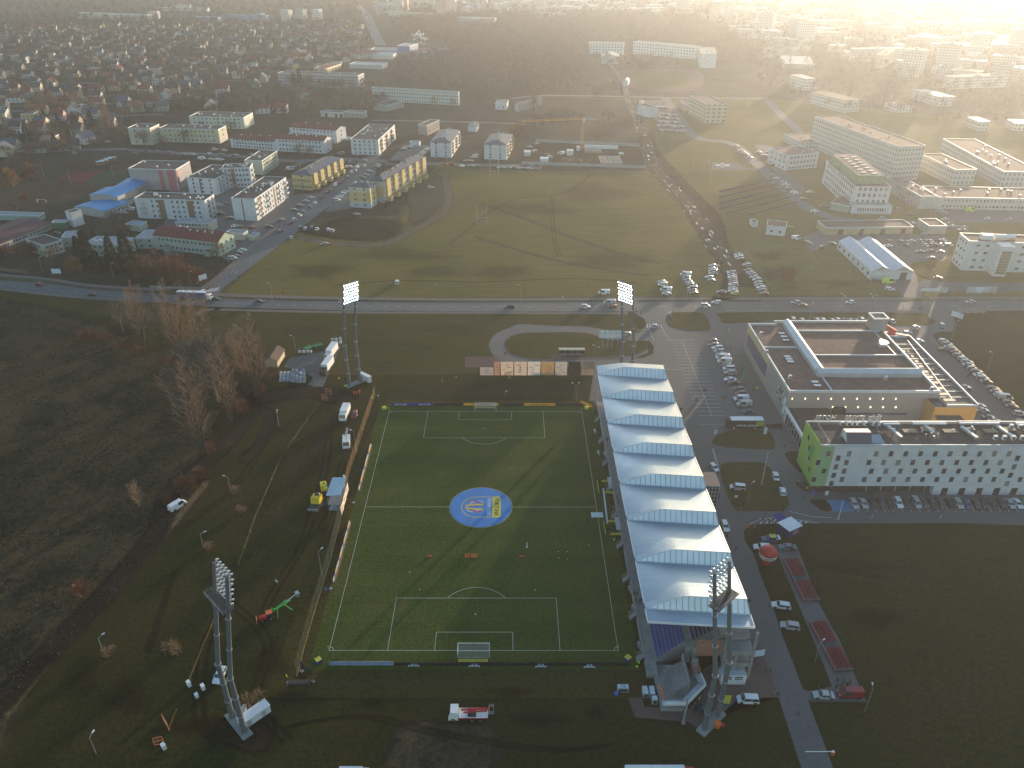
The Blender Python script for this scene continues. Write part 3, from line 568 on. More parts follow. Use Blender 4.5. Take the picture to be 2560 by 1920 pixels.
def person_mesh(pose,col):
 k=(pose,col)
 if k in BODY: return BODY[k]
 if pose not in BODY:
  V_,E_,Rd=skel(pose);me=bpy.data.meshes.new('b');me.from_pydata(V_,E_,[]);o=bpy.data.objects.new('b',me);COL.objects.link(o)
  md=o.modifiers.new('s','SKIN');
  for i,r in enumerate(Rd): me.skin_vertices[0].data[i].radius=(r,r*.8)
  me.skin_vertices[0].data[0].use_root=True
  o.modifiers.new('u','SUBSURF').levels=1;dg=bpy.context.evaluated_depsgraph_get();dg.update()
  BODY[pose]=bpy.data.meshes.new_from_object(o.evaluated_get(dg));bpy.data.objects.remove(o)
 me=BODY[pose].copy();jc,tc_=PCOL[col];me.materials.clear()
 vis=col in ('orange','lime')
 for m in (mat('cloth_'+col,jc,.85,emit=0),mat('trousers_'+col,tc_,.9),m_skin,m_black): me.materials.append(m)
 for p in me.polygons:
  z=p.center.z;x=abs(p.center.x);p.use_smooth=True
  p.material_index=3 if z < .1 else 2 if (z > 1.54 or (x > .2 and z < .84) or (x < .2 and p.center.y > .39 and z > 1.1)) else 1 if z < .93 and x < .2 else 0
 BODY[k]=me;return me
hair=MB();hair.ball((0,0,1.66),.105,.115,.115,m_black,8,4,0,.6);hair_me=None
def person(loc,head,col,label,pose='stand',group=None,z=.02):
 global hair_me
 if hair_me is None: hair_me=hair.mesh('hair')
 if len(loc) == 3: z=loc[2]
 o=tag(obj('person',person_mesh(pose,col),None,(loc[0],loc[1],z),head-math.pi/2),label,'person',group);s=random.uniform(.95,1.05);o.scale=(s,s,s)
 obj('hair',hair_me,o);return o
# ---------------------------------------------------------------- trees
def vase(seed,H,Rr,stems=8,nb=30,nt_=20):
 rd=random.Random(seed);tr=MB();cr=MB();mtw=mat('twigs',(.34,.215,.13),.95,sc_=.5,var=.3)
 for i in range(stems):
  a=6.283*i/stems+rd.uniform(-.5,.5);out=Rr*rd.uniform(.15,.75) if i else .3;hh=H*(rd.uniform(.72,1.) if i else 1.);P=[Vector((0,0,-.2))];n=8
  for k in range(1,n+1):
   t=k/n;P.append(Vector((math.cos(a)*out*t**.8+rd.uniform(-.25,.25),math.sin(a)*out*t**.8+rd.uniform(-.25,.25),hh*t)))
  for k in range(n): (tr if k < 5 else cr).tube(P[k],P[k+1],max(.05,H*.0125*(1-k/n)**1.2),m_bark if k < 6 else mtw,5,max(.04,H*.0125*(1-(k+1)/n)**1.2),cap=False)
  for j in range(nb):
   t=.22+.76*(j+rd.random())/nb;f=t*n;k=min(n-1,int(f));p=P[k].lerp(P[k+1],f-k);b_=a+rd.uniform(-2.2,2.2);ln_=H*.15*(1.15-t)*rd.uniform(.7,1.5)+.6
   d=Vector((math.cos(b_),math.sin(b_),rd.uniform(.6,1.5))).normalized();e=p+d*ln_;cr.tube(p,e,.07*(1.2-t),mtw,3,.025,cap=False)
   for _ in range(nt_):
    u=rd.uniform(.15,1);q=p.lerp(e,u);d2=(d+Vector((rd.uniform(-.7,.7),rd.uniform(-.7,.7),rd.uniform(-.2,.8)))).normalized();l2=rd.uniform(.6,1.9);s_=Vector((rd.uniform(-1,1),rd.uniform(-1,1),0))*.035;cr.tri(q-s_,q+s_,q+d2*l2,mtw)
 return tr.mesh('trunk'),cr.mesh('crown')
def cloud(seed,H,Rr,m,n,size,z0=.25,shape='round',trunk=True,thin=.25):
 """crown as many small separate flakes / twig bundles through an uneven volume, plus trunk and limbs"""
 rd=random.Random(seed);cr=MB();tr=MB()
 tr.tube((0,0,-.2),(0,0,H*.55),Rr*.07,m_bark,5,Rr*.03)
 lobes=[(rd.uniform(-.5,.5)*Rr,rd.uniform(-.5,.5)*Rr,H*rd.uniform(z0+.15,.78),rd.uniform(.35,.62)*Rr) for _ in range(7)]
 for l in lobes: tr.tube((0,0,H*rd.uniform(.15,.4)),(l[0],l[1],l[2]),Rr*.03,m_bark,4,Rr*.01)
 for _ in range(n):
  if shape == 'cone':
   t=rd.random()**.75;z=H*(z0*.3+(1-z0*.3)*(1-t));rr_=Rr*(t**.9)*(.55+.45*rd.random())*(.85+.15*math.sin(z*3));a=rd.uniform(0,6.283);c=Vector((rr_*math.cos(a),rr_*math.sin(a),z-.12*rr_))
   d=Vector((math.cos(a),math.sin(a),-.35))
  elif shape == 'column':
   z=H*rd.uniform(z0*.4,1);rr_=Rr*math.sqrt(max(.02,1-((z/H-.5)*1.9)**2))*rd.random()**.5;a=rd.uniform(0,6.283);c=Vector((rr_*math.cos(a),rr_*math.sin(a),z));d=Vector((math.cos(a)*.4,math.sin(a)*.4,1))
  else:
   l=rd.choice(lobes);u=Vector((rd.gauss(0,1),rd.gauss(0,1),rd.gauss(0,.85))).normalized()*l[3]*rd.random()**.4;c=Vector(l[:3])+u;d=(u+Vector((0,0,.3*Rr)))
  d.normalize();s_=d.cross(Vector((rd.uniform(-1,1),rd.uniform(-1,1),rd.uniform(-1,1)))).normalized();ln_=size*rd.uniform(.6,1.5)
  if c.z < 0: c.z=.1
  cr.tri(c-s_*ln_*thin,c+s_*ln_*thin,c+d*ln_,m)
 return tr.mesh('trunk'),cr.mesh('crown')
mt_br=mat('bare_twigs_brown',(.135,.092,.066),.95,sc_=.3,col2=(.085,.060,.046));mt_gr=mat('bare_twigs_grey',(.135,.115,.095),.95,sc_=.3,col2=(.08,.068,.056))
mt_rd=mat('russet_leaves',(.18,.075,.035),.9,sc_=.4,col2=(.10,.045,.028));mt_or=mat('orange_leaves',(.34,.16,.045),.9,sc_=.4,col2=(.18,.09,.03))
mt_cf=mat('conifer_needles',(.028,.040,.024),.9,sc_=.6,col2=(.014,.022,.014));mt_tn=mat('tan_twigs',(.28,.18,.10),.95,sc_=.4,col2=(.17,.11,.065));mt_lm=mat('pale_leaves',(.22,.20,.06),.9,sc_=.4,col2=(.12,.12,.05))
TREES=dict(
 bare_a=cloud(1,11,5,mt_br,900,1.2,.2,thin=.045),bare_b=cloud(2,14,6,mt_gr,1100,1.4,.2,thin=.045),bare_c=cloud(3,9,4.4,mt_br,800,1.0,.15,thin=.05),
 russet=cloud(4,7,4.2,mt_rd,1500,.55,.05),orange=cloud(5,9,4.4,mt_or,1300,.6,.15),conifer=cloud(6,12,3.1,mt_cf,1500,.9,.1,'cone'),conifer_b=cloud(7,9,2.4,mt_cf,1100,.8,.1,'cone'),
 poplar=cloud(8,22,5.5,mt_tn,2600,1.6,.2,'column',thin=.05),bush=cloud(9,3.2,3.0,mt_rd,1200,.5,.0,thin=.12),shrub=cloud(10,2.2,2.0,mt_tn,500,.5,.0,thin=.1),birch=cloud(11,12,3.2,mt_lm,900,.7,.2))
TW=dict(bare_a='bare brown tree',bare_b='tall bare grey-brown tree',bare_c='small bare brown tree',russet='russet leafed tree',orange='orange autumn tree',conifer='dark green conifer',conifer_b='small dark conifer',poplar='tall tan poplar',bush='russet bush',shrub='dry tan shrub',birch='pale yellowish tree')
def tree(kind,loc,label,scale=1.,group='trees',rz=None,z=0):
 tr,cr=TREES[kind];nm={'conifer':'conifer_tree','conifer_b':'conifer_tree','poplar':'poplar_tree','bush':'bush','shrub':'bush','birch':'birch_tree'}.get(kind,'bare_tree' if kind.startswith('bare') else 'autumn_tree')
 t=thing(nm,label,'bush' if nm == 'bush' else 'tree',(loc[0],loc[1],z),random.uniform(0,6.28) if rz is None else rz,group);t.scale=(scale,scale,scale*random.uniform(.9,1.1))
 obj('trunk',tr,t);obj('crown',cr,t);return t
# ---------------------------------------------------------------- main stand (world metres: x east,y north from the near goal line)
m_roof=mat('stand_roof_sheet',(.52,.58,.62),.26,.92,sc_=.08,var=.12);m_rfl=mat('stand_roof_flashing',(.52,.58,.62),.5,.3,sc_=.5)
m_glz=mat('polycarbonate_glazing',(.80,.84,.86),.3,.2,sc_=.2,var=.15,spec=.9)
m_seat=mat('blue_seat',(.03,.09,.42),.5);m_seat2=mat('navy_seat',(.04,.03,.16),.5);m_crail=mat('steel_railing',(.35,.36,.38),.4,.7);m_terra=mat('salmon_wall',(.42,.20,.13),.9,sc_=.4)
def rib_mat():
 m=mat('ribbed_roof_sheet',(.37,.445,.50),.34,.8,sc_=.06,var=.18);t=m.node_tree;b=t.nodes['Principled BSDF']
 geo=_n(t,'ShaderNodeNewGeometry');s=_n(t,'ShaderNodeSeparateXYZ');t.links.new(geo.outputs['Position'],s.inputs[0])
 q=_n(t,'ShaderNodeMath',operation='MULTIPLY');q.inputs[1].default_value=2*math.pi/.55;t.links.new(s.outputs['Y'],q.inputs[0])
 f=_n(t,'ShaderNodeMath',operation='SINE');t.links.new(q.outputs[0],f.inputs[0])
 bp=_n(t,'ShaderNodeBump');bp.inputs['Strength'].default_value=.25;bp.inputs['Distance'].default_value=.05
 t.links.new(f.outputs[0],bp.inputs['Height']);t.links.new(bp.outputs['Normal'],b.inputs['Normal']);return m
m_rib=rib_mat();m_slate_=mat('dark_mullion',(.12,.14,.16),.5)
st=thing('grandstand','long football grandstand with pale blue-grey sawtooth metal roof beside the pitch','grandstand',(50,50,0))
def S_(b,name): b.v=[(x-50,y-50,z) for x,y,z in b.v];return b.build(name,st)
XF,XA,XR=38.35,47.1,61.9
yk=[-2.3+15*k for k in range(8)]
def thick(vs,m,th=.18,b=None):
 b=b or MB();n=len(vs);lo_=[(x,y,z-th) for x,y,z in vs]
 b.add(list(vs)+lo_,[tuple(range(n)),tuple(range(n,2*n))[::-1]]+[(i,n+i,n+(i+1) % n,(i+1) % n) for i in range(n)],m);return b
for k in range(-1,8):
 b=MB();y0=yk[k]+1.8 if k >= 0 else -5.8;y1=yk[k+1] if k < 7 else 109.
 zr0=(16,18.05,17.05) if k >= 0 else (15.6,15.6,14.0)
 A_=[(XF,15.7),(XA,15.2),(XR,14.0)] if k < 0 else [(XF,16),(XA,18.05),(XR-.9,17.05)];B_=[(XF,16),(XA,15.3),(XR,14.1)] if k < 7 else [(XF,16),(XA,17.2),(XR-.4,16.3)]
 xs=[(0,i/5) for i in range(5)]+[(1,i/8) for i in range(9)];nr_=8;gvs=[]
 for r in range(nr_+1):
  t=r/nr_
  for sg,u in xs:
   a=[A_[sg][q]+(A_[sg+1][q]-A_[sg][q])*u for q in (0,1)];c=[B_[sg][q]+(B_[sg+1][q]-B_[sg][q])*u for q in (0,1)];gvs.append((a[0]+(c[0]-a[0])*t,y0+(y1-y0)*t,a[1]+(c[1]-a[1])*t))
 nx_=len(xs);b.add(gvs,[(r*nx_+i,r*nx_+i+1,(r+1)*nx_+i+1,(r+1)*nx_+i) for r in range(nr_) for i in range(nx_-1)],m_rib)
 for p in S_(b,'roof_panel').data.polygons: p.use_smooth=True
for k in range(8):
 y=yk[k];b=MB();V0=(XF,y,16);VR=(XR,y,14.1);AP=(XA,y+1.8,18.05);RR=(XR-.9,y+1.8,17.05);EV=(XF,y+1.8,16)
 b.add([EV,V0,AP],[(0,1,2)],m_rfl)
 S_(b,'roof_fold')
 b=MB();b.add([V0,VR,RR,AP],[(0,1,2,3)],m_glz);S_(b,'glazed_strip')
 b=MB();b.tube((XF,y-.05,16.05),(XR,y-.05,14.15),.16,m_rfl,6)
 b.obox(((XF+XR)/2,y+.15,15.1),(XR-XF,0,-1.9),23.6,.5,.12,m_slate_)
 b.tube((XA,y+1.8,18.1),(XR-.9,y+1.8,17.1),.12,m_white,6);b.tube((XF,y+.1,16.05),(XA,y+1.8,18.1),.07,m_rfl,5)
 for i in range(1,17):
  t=i/17;p=Vector(V0).lerp(Vector(VR),t)
  xa=(p.x-XF)/(XA-XF);top=Vector(V0).lerp(Vector(AP),xa) if xa < 1 else Vector(AP).lerp(Vector(RR),(p.x-XA)/(XR-.9-XA))
  b.tube(p+Vector((0,-.04,.03)),top+Vector((0,-.04,.03)),.055,m_slate_,4,cap=False)
 b.tube((XR+.02,y,14.1),(XR-.85,y+1.8,17.1),.12,m_rfl,5)
 S_(b,'roof_frame')
b=MB()
b.obox(((XF+XR)/2,-5.9,14.85),(XR-XF,0,-1.75),23.7,.22,.5,m_white)
for k in range(8):
 y0=-5.8 if k == 0 else yk[k-1]+1.8
 b.tube((XF-.05,y0,15.9),(XF-.05,yk[k],15.9),.14,m_white,6)
 b.tube((XR-.8 if k else XR,y0,17 if k else 14),(XR+.05,yk[k],14.1),.16,m_white,6)
S_(b,'roof_edge')
b=MB()
for i in range(15):
 y=-7.2+i*8.1
 b.cbox(62.2,y,0,.55,.55,14.,m_conc);b.cbox(56,y,0,.5,.5,13,m_conc)
 i and b.tube((62.2,y,11.5),(40,y,15.6),.13,m_steel,6) and b.tube((62.2,y,14),(50,y,14.4),.1,m_steel,5)
S_(b,'column_frame')
b=MB();zc=2.0
b.box(39.3,-7.8,0,41.6,108,zc,m_conc)
z=zc;x=41.6
rows_=[]
for i in range(8): b.box(x,-4.6+i*.35,0,x+.85,106,z+.4,m_conc);z += .4;rows_.append((x+.45,z,-4.2+i*.35,0));x += .85
b.box(x,-3.5,0,x+1.4,106,z+.1,m_conc);x += 1.4;z += .1
for i in range(8): b.box(x,-4.2+i*.1,max(0,z-3),x+.85,106,z+.5,m_conc);z += .5;rows_.append((x+.45,z,-1.8+i*.1,1));x += .85
b.box(x,-4.5,z-.6,62,106,z-.1,m_conc);S_(b,'terrace')
for (sx,sz,y0,up_) in rows_:
 b=MB();y=y0
 while y < 104:
  if int((y-y0)/12.6) == int((y+.5-y0)/12.6):
   b.cbox(sx,y,sz+.16,.38,.40,.05,m_seat2 if up_ else m_seat);b.cbox(sx+.19,y,sz+.18,.05,.40,.36,m_seat2 if up_ else m_seat)
  y += .5
 S_(b,'seat_row')
b=MB();
def rail(b,pts,h=1.05,n=3,m=m_crail,post=1.8):
 for a,c in zip(pts,pts[1:]):
  a,c=Vector(a),Vector(c);L_=(c-a).length
  for i in range(n): b.tube(a+Vector((0,0,h*(i+1)/n)),c+Vector((0,0,h*(i+1)/n)),.03,m,4,cap=False)
  for i in range(int(L_/post)+1): p=a.lerp(c,min(1,i*post/L_));b.tube(p,p+Vector((0,0,h)),.03,m,4,cap=False)
rail(b,[(39.35,-7.8,zc),(39.35,108,zc)]);rail(b,[(41.65,-4.6,2.4),(45.5,-3.6,4.)]);rail(b,[(50.2,-4.4,6),(55.8,-4.3,9.5)]);rail(b,[(57,-4.6,z),(61.9,-4.6,z),(61.9,10,z)]);S_(b,'railing')
for i in range(9):
 y=-3.5+i*12.6;b=MB()
 for j in range(5): b.box(37.6+j*.35,y,0,39.3,y+1.5,.4*(j+1),m_conc)
 rail(b,[(37.6,y,.4),(39.3,y,2.)]);rail(b,[(37.6,y+1.5,.4),(39.3,y+1.5,2.)]);S_(b,'steps')
b=MB()
b.box(57.2,-4.0,0,61.6,106,9.0,m_conc);b.box(50.5,-4.15,3,57.2,-3.9,8.2,m_terra)
b.box(55.8,-8.0,7.6,62.3,-4.1,8.0,m_conc);b.box(55.8,-8.05,8.0,62.3,-7.9,9.1,m_conc);b.box(55.8,-8.0,4.0,62.3,-4.1,4.35,m_conc);b.box(55.8,-8.06,4.35,62.3,-7.9,5.2,m_conc)
for x_ in (58.4,61.9): b.cbox(x_,-7.8,0,.5,.5,7.6,m_conc)
for i in range(9): b.box(50.4,-4.3+.0,6.0-.6*i,50.8+.75*i,-4.05+.01*i,6.5-.6*i,m_terra) if i < 2 else None
S_(b,'rear_block')
for i in range(13):
 for z0,z1 in ((1,3.4),(5,7.6)): y=1+i*8.1;b=MB();b.box(61.61,y,z0,61.66,y+5,z1,m_glass);S_(b,'window_band')
b=MB()
poly=[(40.8,-8.2),(41.0,-16.4),(45.6,-16.4),(50.6,-11.6),(50.2,-8.9),(48.6,-5.2),(41.8,-5.0)]
b.prism(poly,0,1.2,m_conc)
for i in range(8): b.box(42.0+i*.7,-14.2+.25*i,1.2,42.7+i*.7,-6.8,1.5+i*.45,m_conc)
b.box(47.2,-10.5,1.2,47.5,-4.9,4.8,m_conc);b.box(43.2,-8.0,1.2,46.8,-7.7,4.2,m_conc)
for a,c in zip(poly[1:4],poly[2:5]):
 d=Vector((c[0]-a[0],c[1]-a[1],0));mdl=Vector(((a[0]+c[0])/2,(a[1]+c[1])/2,2.7));b.obox(mdl+Vector((0,0,0)),d,d.length,1.3,.25,m_rfl);b.obox(mdl+Vector((.55,-.55,.5)),d,d.length+.3,.15,1.1,m_white)
for j in range(5): b.box(49.2,-8.6+j*.5,1.2,50.6,-8.1+j*.5,2.6+j*.5,m_conc)
rail(b,[(41.9,-14,2.2),(42.5,-8.5,2.2),(46.6,-7.6,4.2)]);S_(b,'corner_stair')
for a,c in (((40.9,-12.0),(41.4,-16.2)),((49.1,-8.8),(49.0,-6.5)),((50.7,-8.9),(50.3,-6.4))): b=MB();b.obox(((a[0]+c[0])/2,(a[1]+c[1])/2,3.6),(c[0]-a[0],c[1]-a[1],.15),(Vector(c)-Vector(a)).length,.12,1.0,m_orange);S_(b,'orange_gate')
b=MB();b.box(62.3,50,0,68.2,56.4,.3,m_conc);b.box(62.4,50.2,.3,68,56.2,9.4,m_glass);b.box(62.3,50,9.4,68.2,56.4,9.7,m_rfl,m_dark)
for i in range(7):
 for (xx,yy) in ((62.4+i*.93,50.12),): b.box(xx-.05,yy-.06,.3,xx+.05,yy,9.4,m_rfl)
 b.box(62.4,50.05,.3+i*1.4,68.1,50.14,.4+i*1.4,m_rfl);b.box(68.02,50.2,.3+i*1.4,68.1,56.2,.4+i*1.4,m_rfl)
S_(b,'glass_stair_tower')
# ---------------------------------------------------------------- floodlight masts
def solve_top(base,nrm,v,x,y):
 T_=px(v,x,y);L_,h=3.,42.
 for _ in range(30):
  f0=pj((base[0]+nrm[0]*L_,base[1]+nrm[1]*L_,h));fL=pj((base[0]+nrm[0]*(L_+.01),base[1]+nrm[1]*(L_+.01),h));fh=pj((base[0]+nrm[0]*L_,base[1]+nrm[1]*L_,h+.01))
  a,b_,c,d=(fL[0]-f0[0])/.01,(fh[0]-f0[0])/.01,(fL[1]-f0[1])/.01,(fh[1]-f0[1])/.01;e1,e2=T_[0]-f0[0],T_[1]-f0[1];D=a*d-b_*c
  if abs(D) < 1e-6: break
  L_ += (e1*d-e2*b_)/D;h += (a*e2-c*e1)/D
 return max(0,min(9,L_)),max(36,min(46,h))
m_lamp_on=mat('lit_floodlight',(1,1,1),.3,emit=9);m_lamp_on.node_tree.nodes['Principled BSDF'].inputs['Emission Color'].default_value=(.86,.95,1,1)
m_lamp_off=mat('floodlight_glass',(.5,.52,.55),.15,.3);m_lampb=mat('floodlight_housing',(.55,.57,.6),.35,.6);m_mast=mat('grey_mast_coating',(.17,.19,.205),.5,.3,sc_=.8)
for m_ in (m_lamp_on,): m_.cycles.emission_sampling='NONE'
def mast(p0,p1,lit,label,lean,zk,H,dh=0.):
 p0,p1=Vector((*p0,0)),Vector((*p1,0));c=(p0+p1)/2;ax=(p1-p0).normalized();nr=Vector((-ax.y,ax.x,0))
 if nr.dot(Vector((0,52,0))-c) < 0: nr=-nr
 t=thing('floodlight_mast',label,'floodlight',c,0,'floodlight masts at the corners of the pitch')
 half=(p1-p0).length/2
 up_=(nr*lean+Vector((0,0,H-zk))).normalized();kz=Vector((0,0,zk));tops=[]
 for s in (-1,1):
  b=MB();a=ax*s*half;b.tube(a,a+kz,.62,m_mast,12,.52);b.tube(a+kz-up_*.2,a+kz+up_*((H-zk)*1.0),.52,m_mast,12,.34)
  for zz in (.33,.66,1.): b.tube(a+kz*zz-Vector((0,0,.15)),a+kz*zz+Vector((0,0,.15)),.70,m_steel,12)
  for q in (.3,.6): e=a+kz+up_*((H-zk)*q);b.tube(e-up_*.12,e+up_*.12,.58,m_steel,12)
  b.build('shaft',t)
 b=MB();b.obox((0,0,.25),ax,half*2+3,2.2,.5,m_conc);b.build('foundation',t)
 b=MB();e0=kz+up_*((H-zk)*.70);ph=(H-zk)*.30
 b.obox(e0-nr*.4,ax,half*2+2.2,2.4,.12,m_dark)
 q=[e0-nr*1.6+ax*(half+1.1),e0-nr*1.6-ax*(half+1.1),e0+nr*.6-ax*(half+1.1),e0+nr*.6+ax*(half+1.1)]
 rail(b,[q[3],q[0],q[1],q[2]],1.1,2,m_steel,1.5);b.build('platform',t)
 b=MB();rows=7
 for r_ in range(rows):
  e=e0+up_*(.7+ph*.92*r_/(rows-1))+nr*.45;b.tube(e-ax*(half+.5),e+ax*(half+.5),.07,m_steel,5)
 for s in (-1,1): b.tube(e0+ax*s*(half+.3)+nr*.45,e0+up_*ph+ax*s*(half+.3)+nr*.45,.06,m_steel,4)
 b.tube(e0+up_*ph,e0+up_*(ph+2.),.03,m_steel,4);b.build('lamp_rack',t)
 lb=MB();dr=(nr-Vector((0,0,.55))).normalized()
 lb.tube((0,0,0),dr*.42,.18,m_lampb,8,.26,cap=False);lb.ball((0,0,0),.2,.2,.2,m_lampb,8,4);lb.tube(dr*.36,dr*.42,.23,m_lamp_on if lit else m_lamp_off,10)
 me=lb.mesh('lamp')
 for r_ in range(rows):
  for j in range(6):
   e=e0+up_*(.7+ph*.92*r_/(rows-1))+nr*.6+ax*(-(half+.25)+(2*half+.5)*j/5+(.12 if r_ % 2 else -.12));obj('lamp',me,t,e)
 return t
def mastpar(b0,n_,v,kx,ky,tx,ty):
 Lk,zk=solve_top(b0,n_,v,kx,ky) if False else (0,height(b0,v,kx,ky));Lt,H=solve_top(b0,n_,v,tx,ty);return Lt,zk,H
s2=.7071
TLp=mastpar((-50.8,122.),(s2,-s2),'O',1830,515,1862,155);BLp=mastpar((-50.7,-18.),(s2,s2),'P',1595,1050,1640,335);BRp=mastpar((53.,-17.6),(-s2,s2),'D',2100,860,2070,-60)
print('MAST',TLp,BLp,BRp)
mast((-50.8,122),(-47.4,125.2),True,'lit floodlight mast on the far left corner of the pitch beside the trucks',4.2,17,42)
mast((49.6,125.4),(53,122),True,'lit floodlight mast behind the far end of the grandstand roof',4.2,17,42)
mast((-50.7,-18),(-47.1,-21.6),False,'unlit grey floodlight mast on the near left corner, seen from behind',4.2,17,42)
mast((49.4,-20.9),(53,-17.6),False,'unlit grey floodlight mast at the near right corner rising over the grandstand',4.2,17,42)
def boxthing(name,label,cat,loc,rz,dims,m,top=None,z=0,group=None):
 b=MB();b.cbox(0,0,0,*dims,m,top);o=b.build(name,None,(*loc,z),rz);return tag(o,label,cat,group)
def cabinet(loc,rz,L_,W_,H_,label):
 t=thing('equipment_container',label,'container',loc,rz,'white containers at the mast feet');b=MB();b.cbox(0,0,.15,L_,W_,H_-.3,m_wwall);b.build('body',t)
 b=MB();b.cbox(0,0,H_-.15,L_+.2,W_+.2,.15,m_white);b.build('roof',t);b=MB()
 for x_ in (-L_/4,L_/4): b.cbox(x_,-W_/2-.02,.3,.9,.05,H_-.7,m_rfl)
 b.build('door',t)
cabinet(g('P',1850,1420,1.),R(45),6.5,2.2,2.3,'pale container beside the foot of the near left mast');cabinet(g('Y',2010,1110),R(-40),5.5,1.3,2.6,'white container beside the foot of the far left mast')
# ---------------------------------------------------------------- goals,flags,boards,banner
m_net=mat('goal_net',(.55,.56,.58),.9)
def goal(y,s,label):
 t=thing('football_goal',label,'goal',(0,y,.02),0,'football goals');b=MB()
 for q in (-1,1): b.tube((q*3.66,0,0),(q*3.66,0,2.44),.07,m_white,8)
 b.tube((-3.73,0,2.44),(3.73,0,2.44),.07,m_white,8);b.build('frame',t);b=MB();d=s*2.1
 for q in (-1,1): b.tube((q*3.66,0,2.44),(q*3.66,d,2.3),.03,m_white,5);b.tube((q*3.66,d,2.3),(q*3.66,d,0),.03,m_white,5);b.tube((q*3.66,0,.03),(q*3.66,d,.03),.03,m_white,5)
 b.tube((-3.66,d,.03),(3.66,d,.03),.03,m_white,5);b.tube((-3.66,d,2.3),(3.66,d,2.3),.03,m_white,5);b.build('net_support',t);b=MB();r=.011
 for i in range(31): x_=-3.66+i*.244;b.tube((x_,0,2.44),(x_,d,2.3),r,m_net,3,cap=False);b.tube((x_,d,2.3),(x_,d,0),r,m_net,3,cap=False)
 for i in range(1,10):
  u=d*i/10;b.tube((-3.66,u,2.42),(3.66,u,2.42),r,m_net,3,cap=False);zz=2.3*i/10;b.tube((-3.66,d,zz),(3.66,d,zz),r,m_net,3,cap=False)
  for q in (-1,1): b.tube((q*3.66,0,zz),(q*3.66,d,zz),r,m_net,3,cap=False);b.tube((q*3.66,u,0),(q*3.66,u,2.35),r,m_net,3,cap=False)
 b.build('net',t)
goal(PL,1,'white goal at the far end of the pitch, before the yellow board');goal(0,-1,'white goal with net at the near end of the pitch')
for (x_,y,lab) in ((-HW,0,'near left'),(HW,0,'near right'),(-HW,PL,'far left'),(HW,PL,'far right')):
 t=thing('corner_flag',f'yellow corner flag at the {lab} corner of the pitch','corner flag',(x_,y,.02),0,'corner flags');b=MB();b.tube((0,0,0),(0,0,1.5),.025,m_white,5);b.build('pole',t)
 b=MB();b.add([(0,0,1.5),(-.45,.1,1.38),(-.42,.12,1.15),(0,0,1.1),(0,.02,1.5),(-.45,.12,1.38),(-.42,.14,1.15),(0,.02,1.1)],[(0,1,2,3),(7,6,5,4)],m_yellow);b.build('flag',t)
m_disc=mat('blue_banner_cloth',(.030,.21,.55),.75,sc_=.25,var=.2);m_by=mat('banner_yellow',(.62,.55,.06),.8);m_bw=mat('banner_white',(.6,.7,.75),.8);m_br=mat('banner_red',(.55,.04,.09),.8);m_bg=mat('banner_gold',(.70,.48,.06),.8);m_ink=mat('banner_ink',(.06,.04,.03),.8)
t=thing('centre_circle_banner','round blue cup banner with yellow FORTUNA shield laid on the centre circle','banner',(0,PL/2,.03))
b=MB();b.prism([(8.95*math.cos(i*math.pi/40),8.95*math.sin(i*math.pi/40)) for i in range(80)],0,.03,m_disc);b.build('cloth',t)
def strip(pts,wd,m,z=.036,name='emblem'):
 q=MB();ribbon('',pts,wd,z,m,4,None,q);return q.build(name,t)
hs=4.62;cap_=[(-1.2-4.4*math.sin(a),hs*math.cos(a)) for a in [math.pi*i/24 for i in range(25)]]
q=MB();ribbon('',[(5.0,hs)]+cap_+[(5.0,-hs)],.26,.036,m_by,0,None,q);q.build('shield_outline',t)
q=MB();q.add([(x_,y_,.038) for x_,y_ in [(3.35,-4.75),(5.1,-4.75),(5.6,-4.5),(5.85,-4.0),(5.85,4.0),(5.6,4.5),(5.1,4.75),(3.35,4.75)]],[tuple(range(8))],m_by);q.build('yellow_panel',t)
lettering('FORTUNA',1.75,m_ink,t,(4.55,0,.042),(0,0,-math.pi/2),sx=.98,ex=.004);lettering('PUCHAR POLSKI',1.5,m_bw,t,(2.35,0,.036),(0,0,-math.pi/2),sx=.70,ex=.004)
for s in (-1,1):
 strip([(-4.1,s*.55),(-3.,s*.9),(-1.5,s*1.05),(0,s*1.0),(.6,s*1.5)],.75,m_bg);strip([(-3.6,s*1.9),(-2.4,s*2.55),(-1.,s*2.5),(.2,s*1.8)] if s > 0 else [(-3.,s*1.2),(-2.0,s*2.0),(-.8,s*2.3),(.3,s*1.9)],.42,m_br)
 strip([(-3.2,s*1.7),(-2.5,s*2.1),(-1.8,s*2.2)] if s > 0 else [(-4.,s*1.5),(-3.1,s*2.1),(-2.2,s*2.4)],.3,m_bw);strip([(-1.,s*2.75),(0.,s*2.5),(.6,s*2.)] if s > 0 else [(-1.5,s*1.7),(-.7,s*1.6),(0.,s*1.3)],.25,m_bw)
strip([(-4.35,-1.2),(-4.2,-.4),(-4.2,.4),(-4.3,1.2)],.35,m_bg)
m_led=mat('board_blue',(.02,.03,.22),.4,emit=.05);m_ledk=mat('board_black',(.018,.016,.022),.4);m_ledy=mat('board_amber',(.60,.30,.02),.5,emit=.05);m_grid=mat('board_back',(.20,.28,.40),.5,.2,sc_=1,var=.3)
yb=g('A',1500,186)[1]
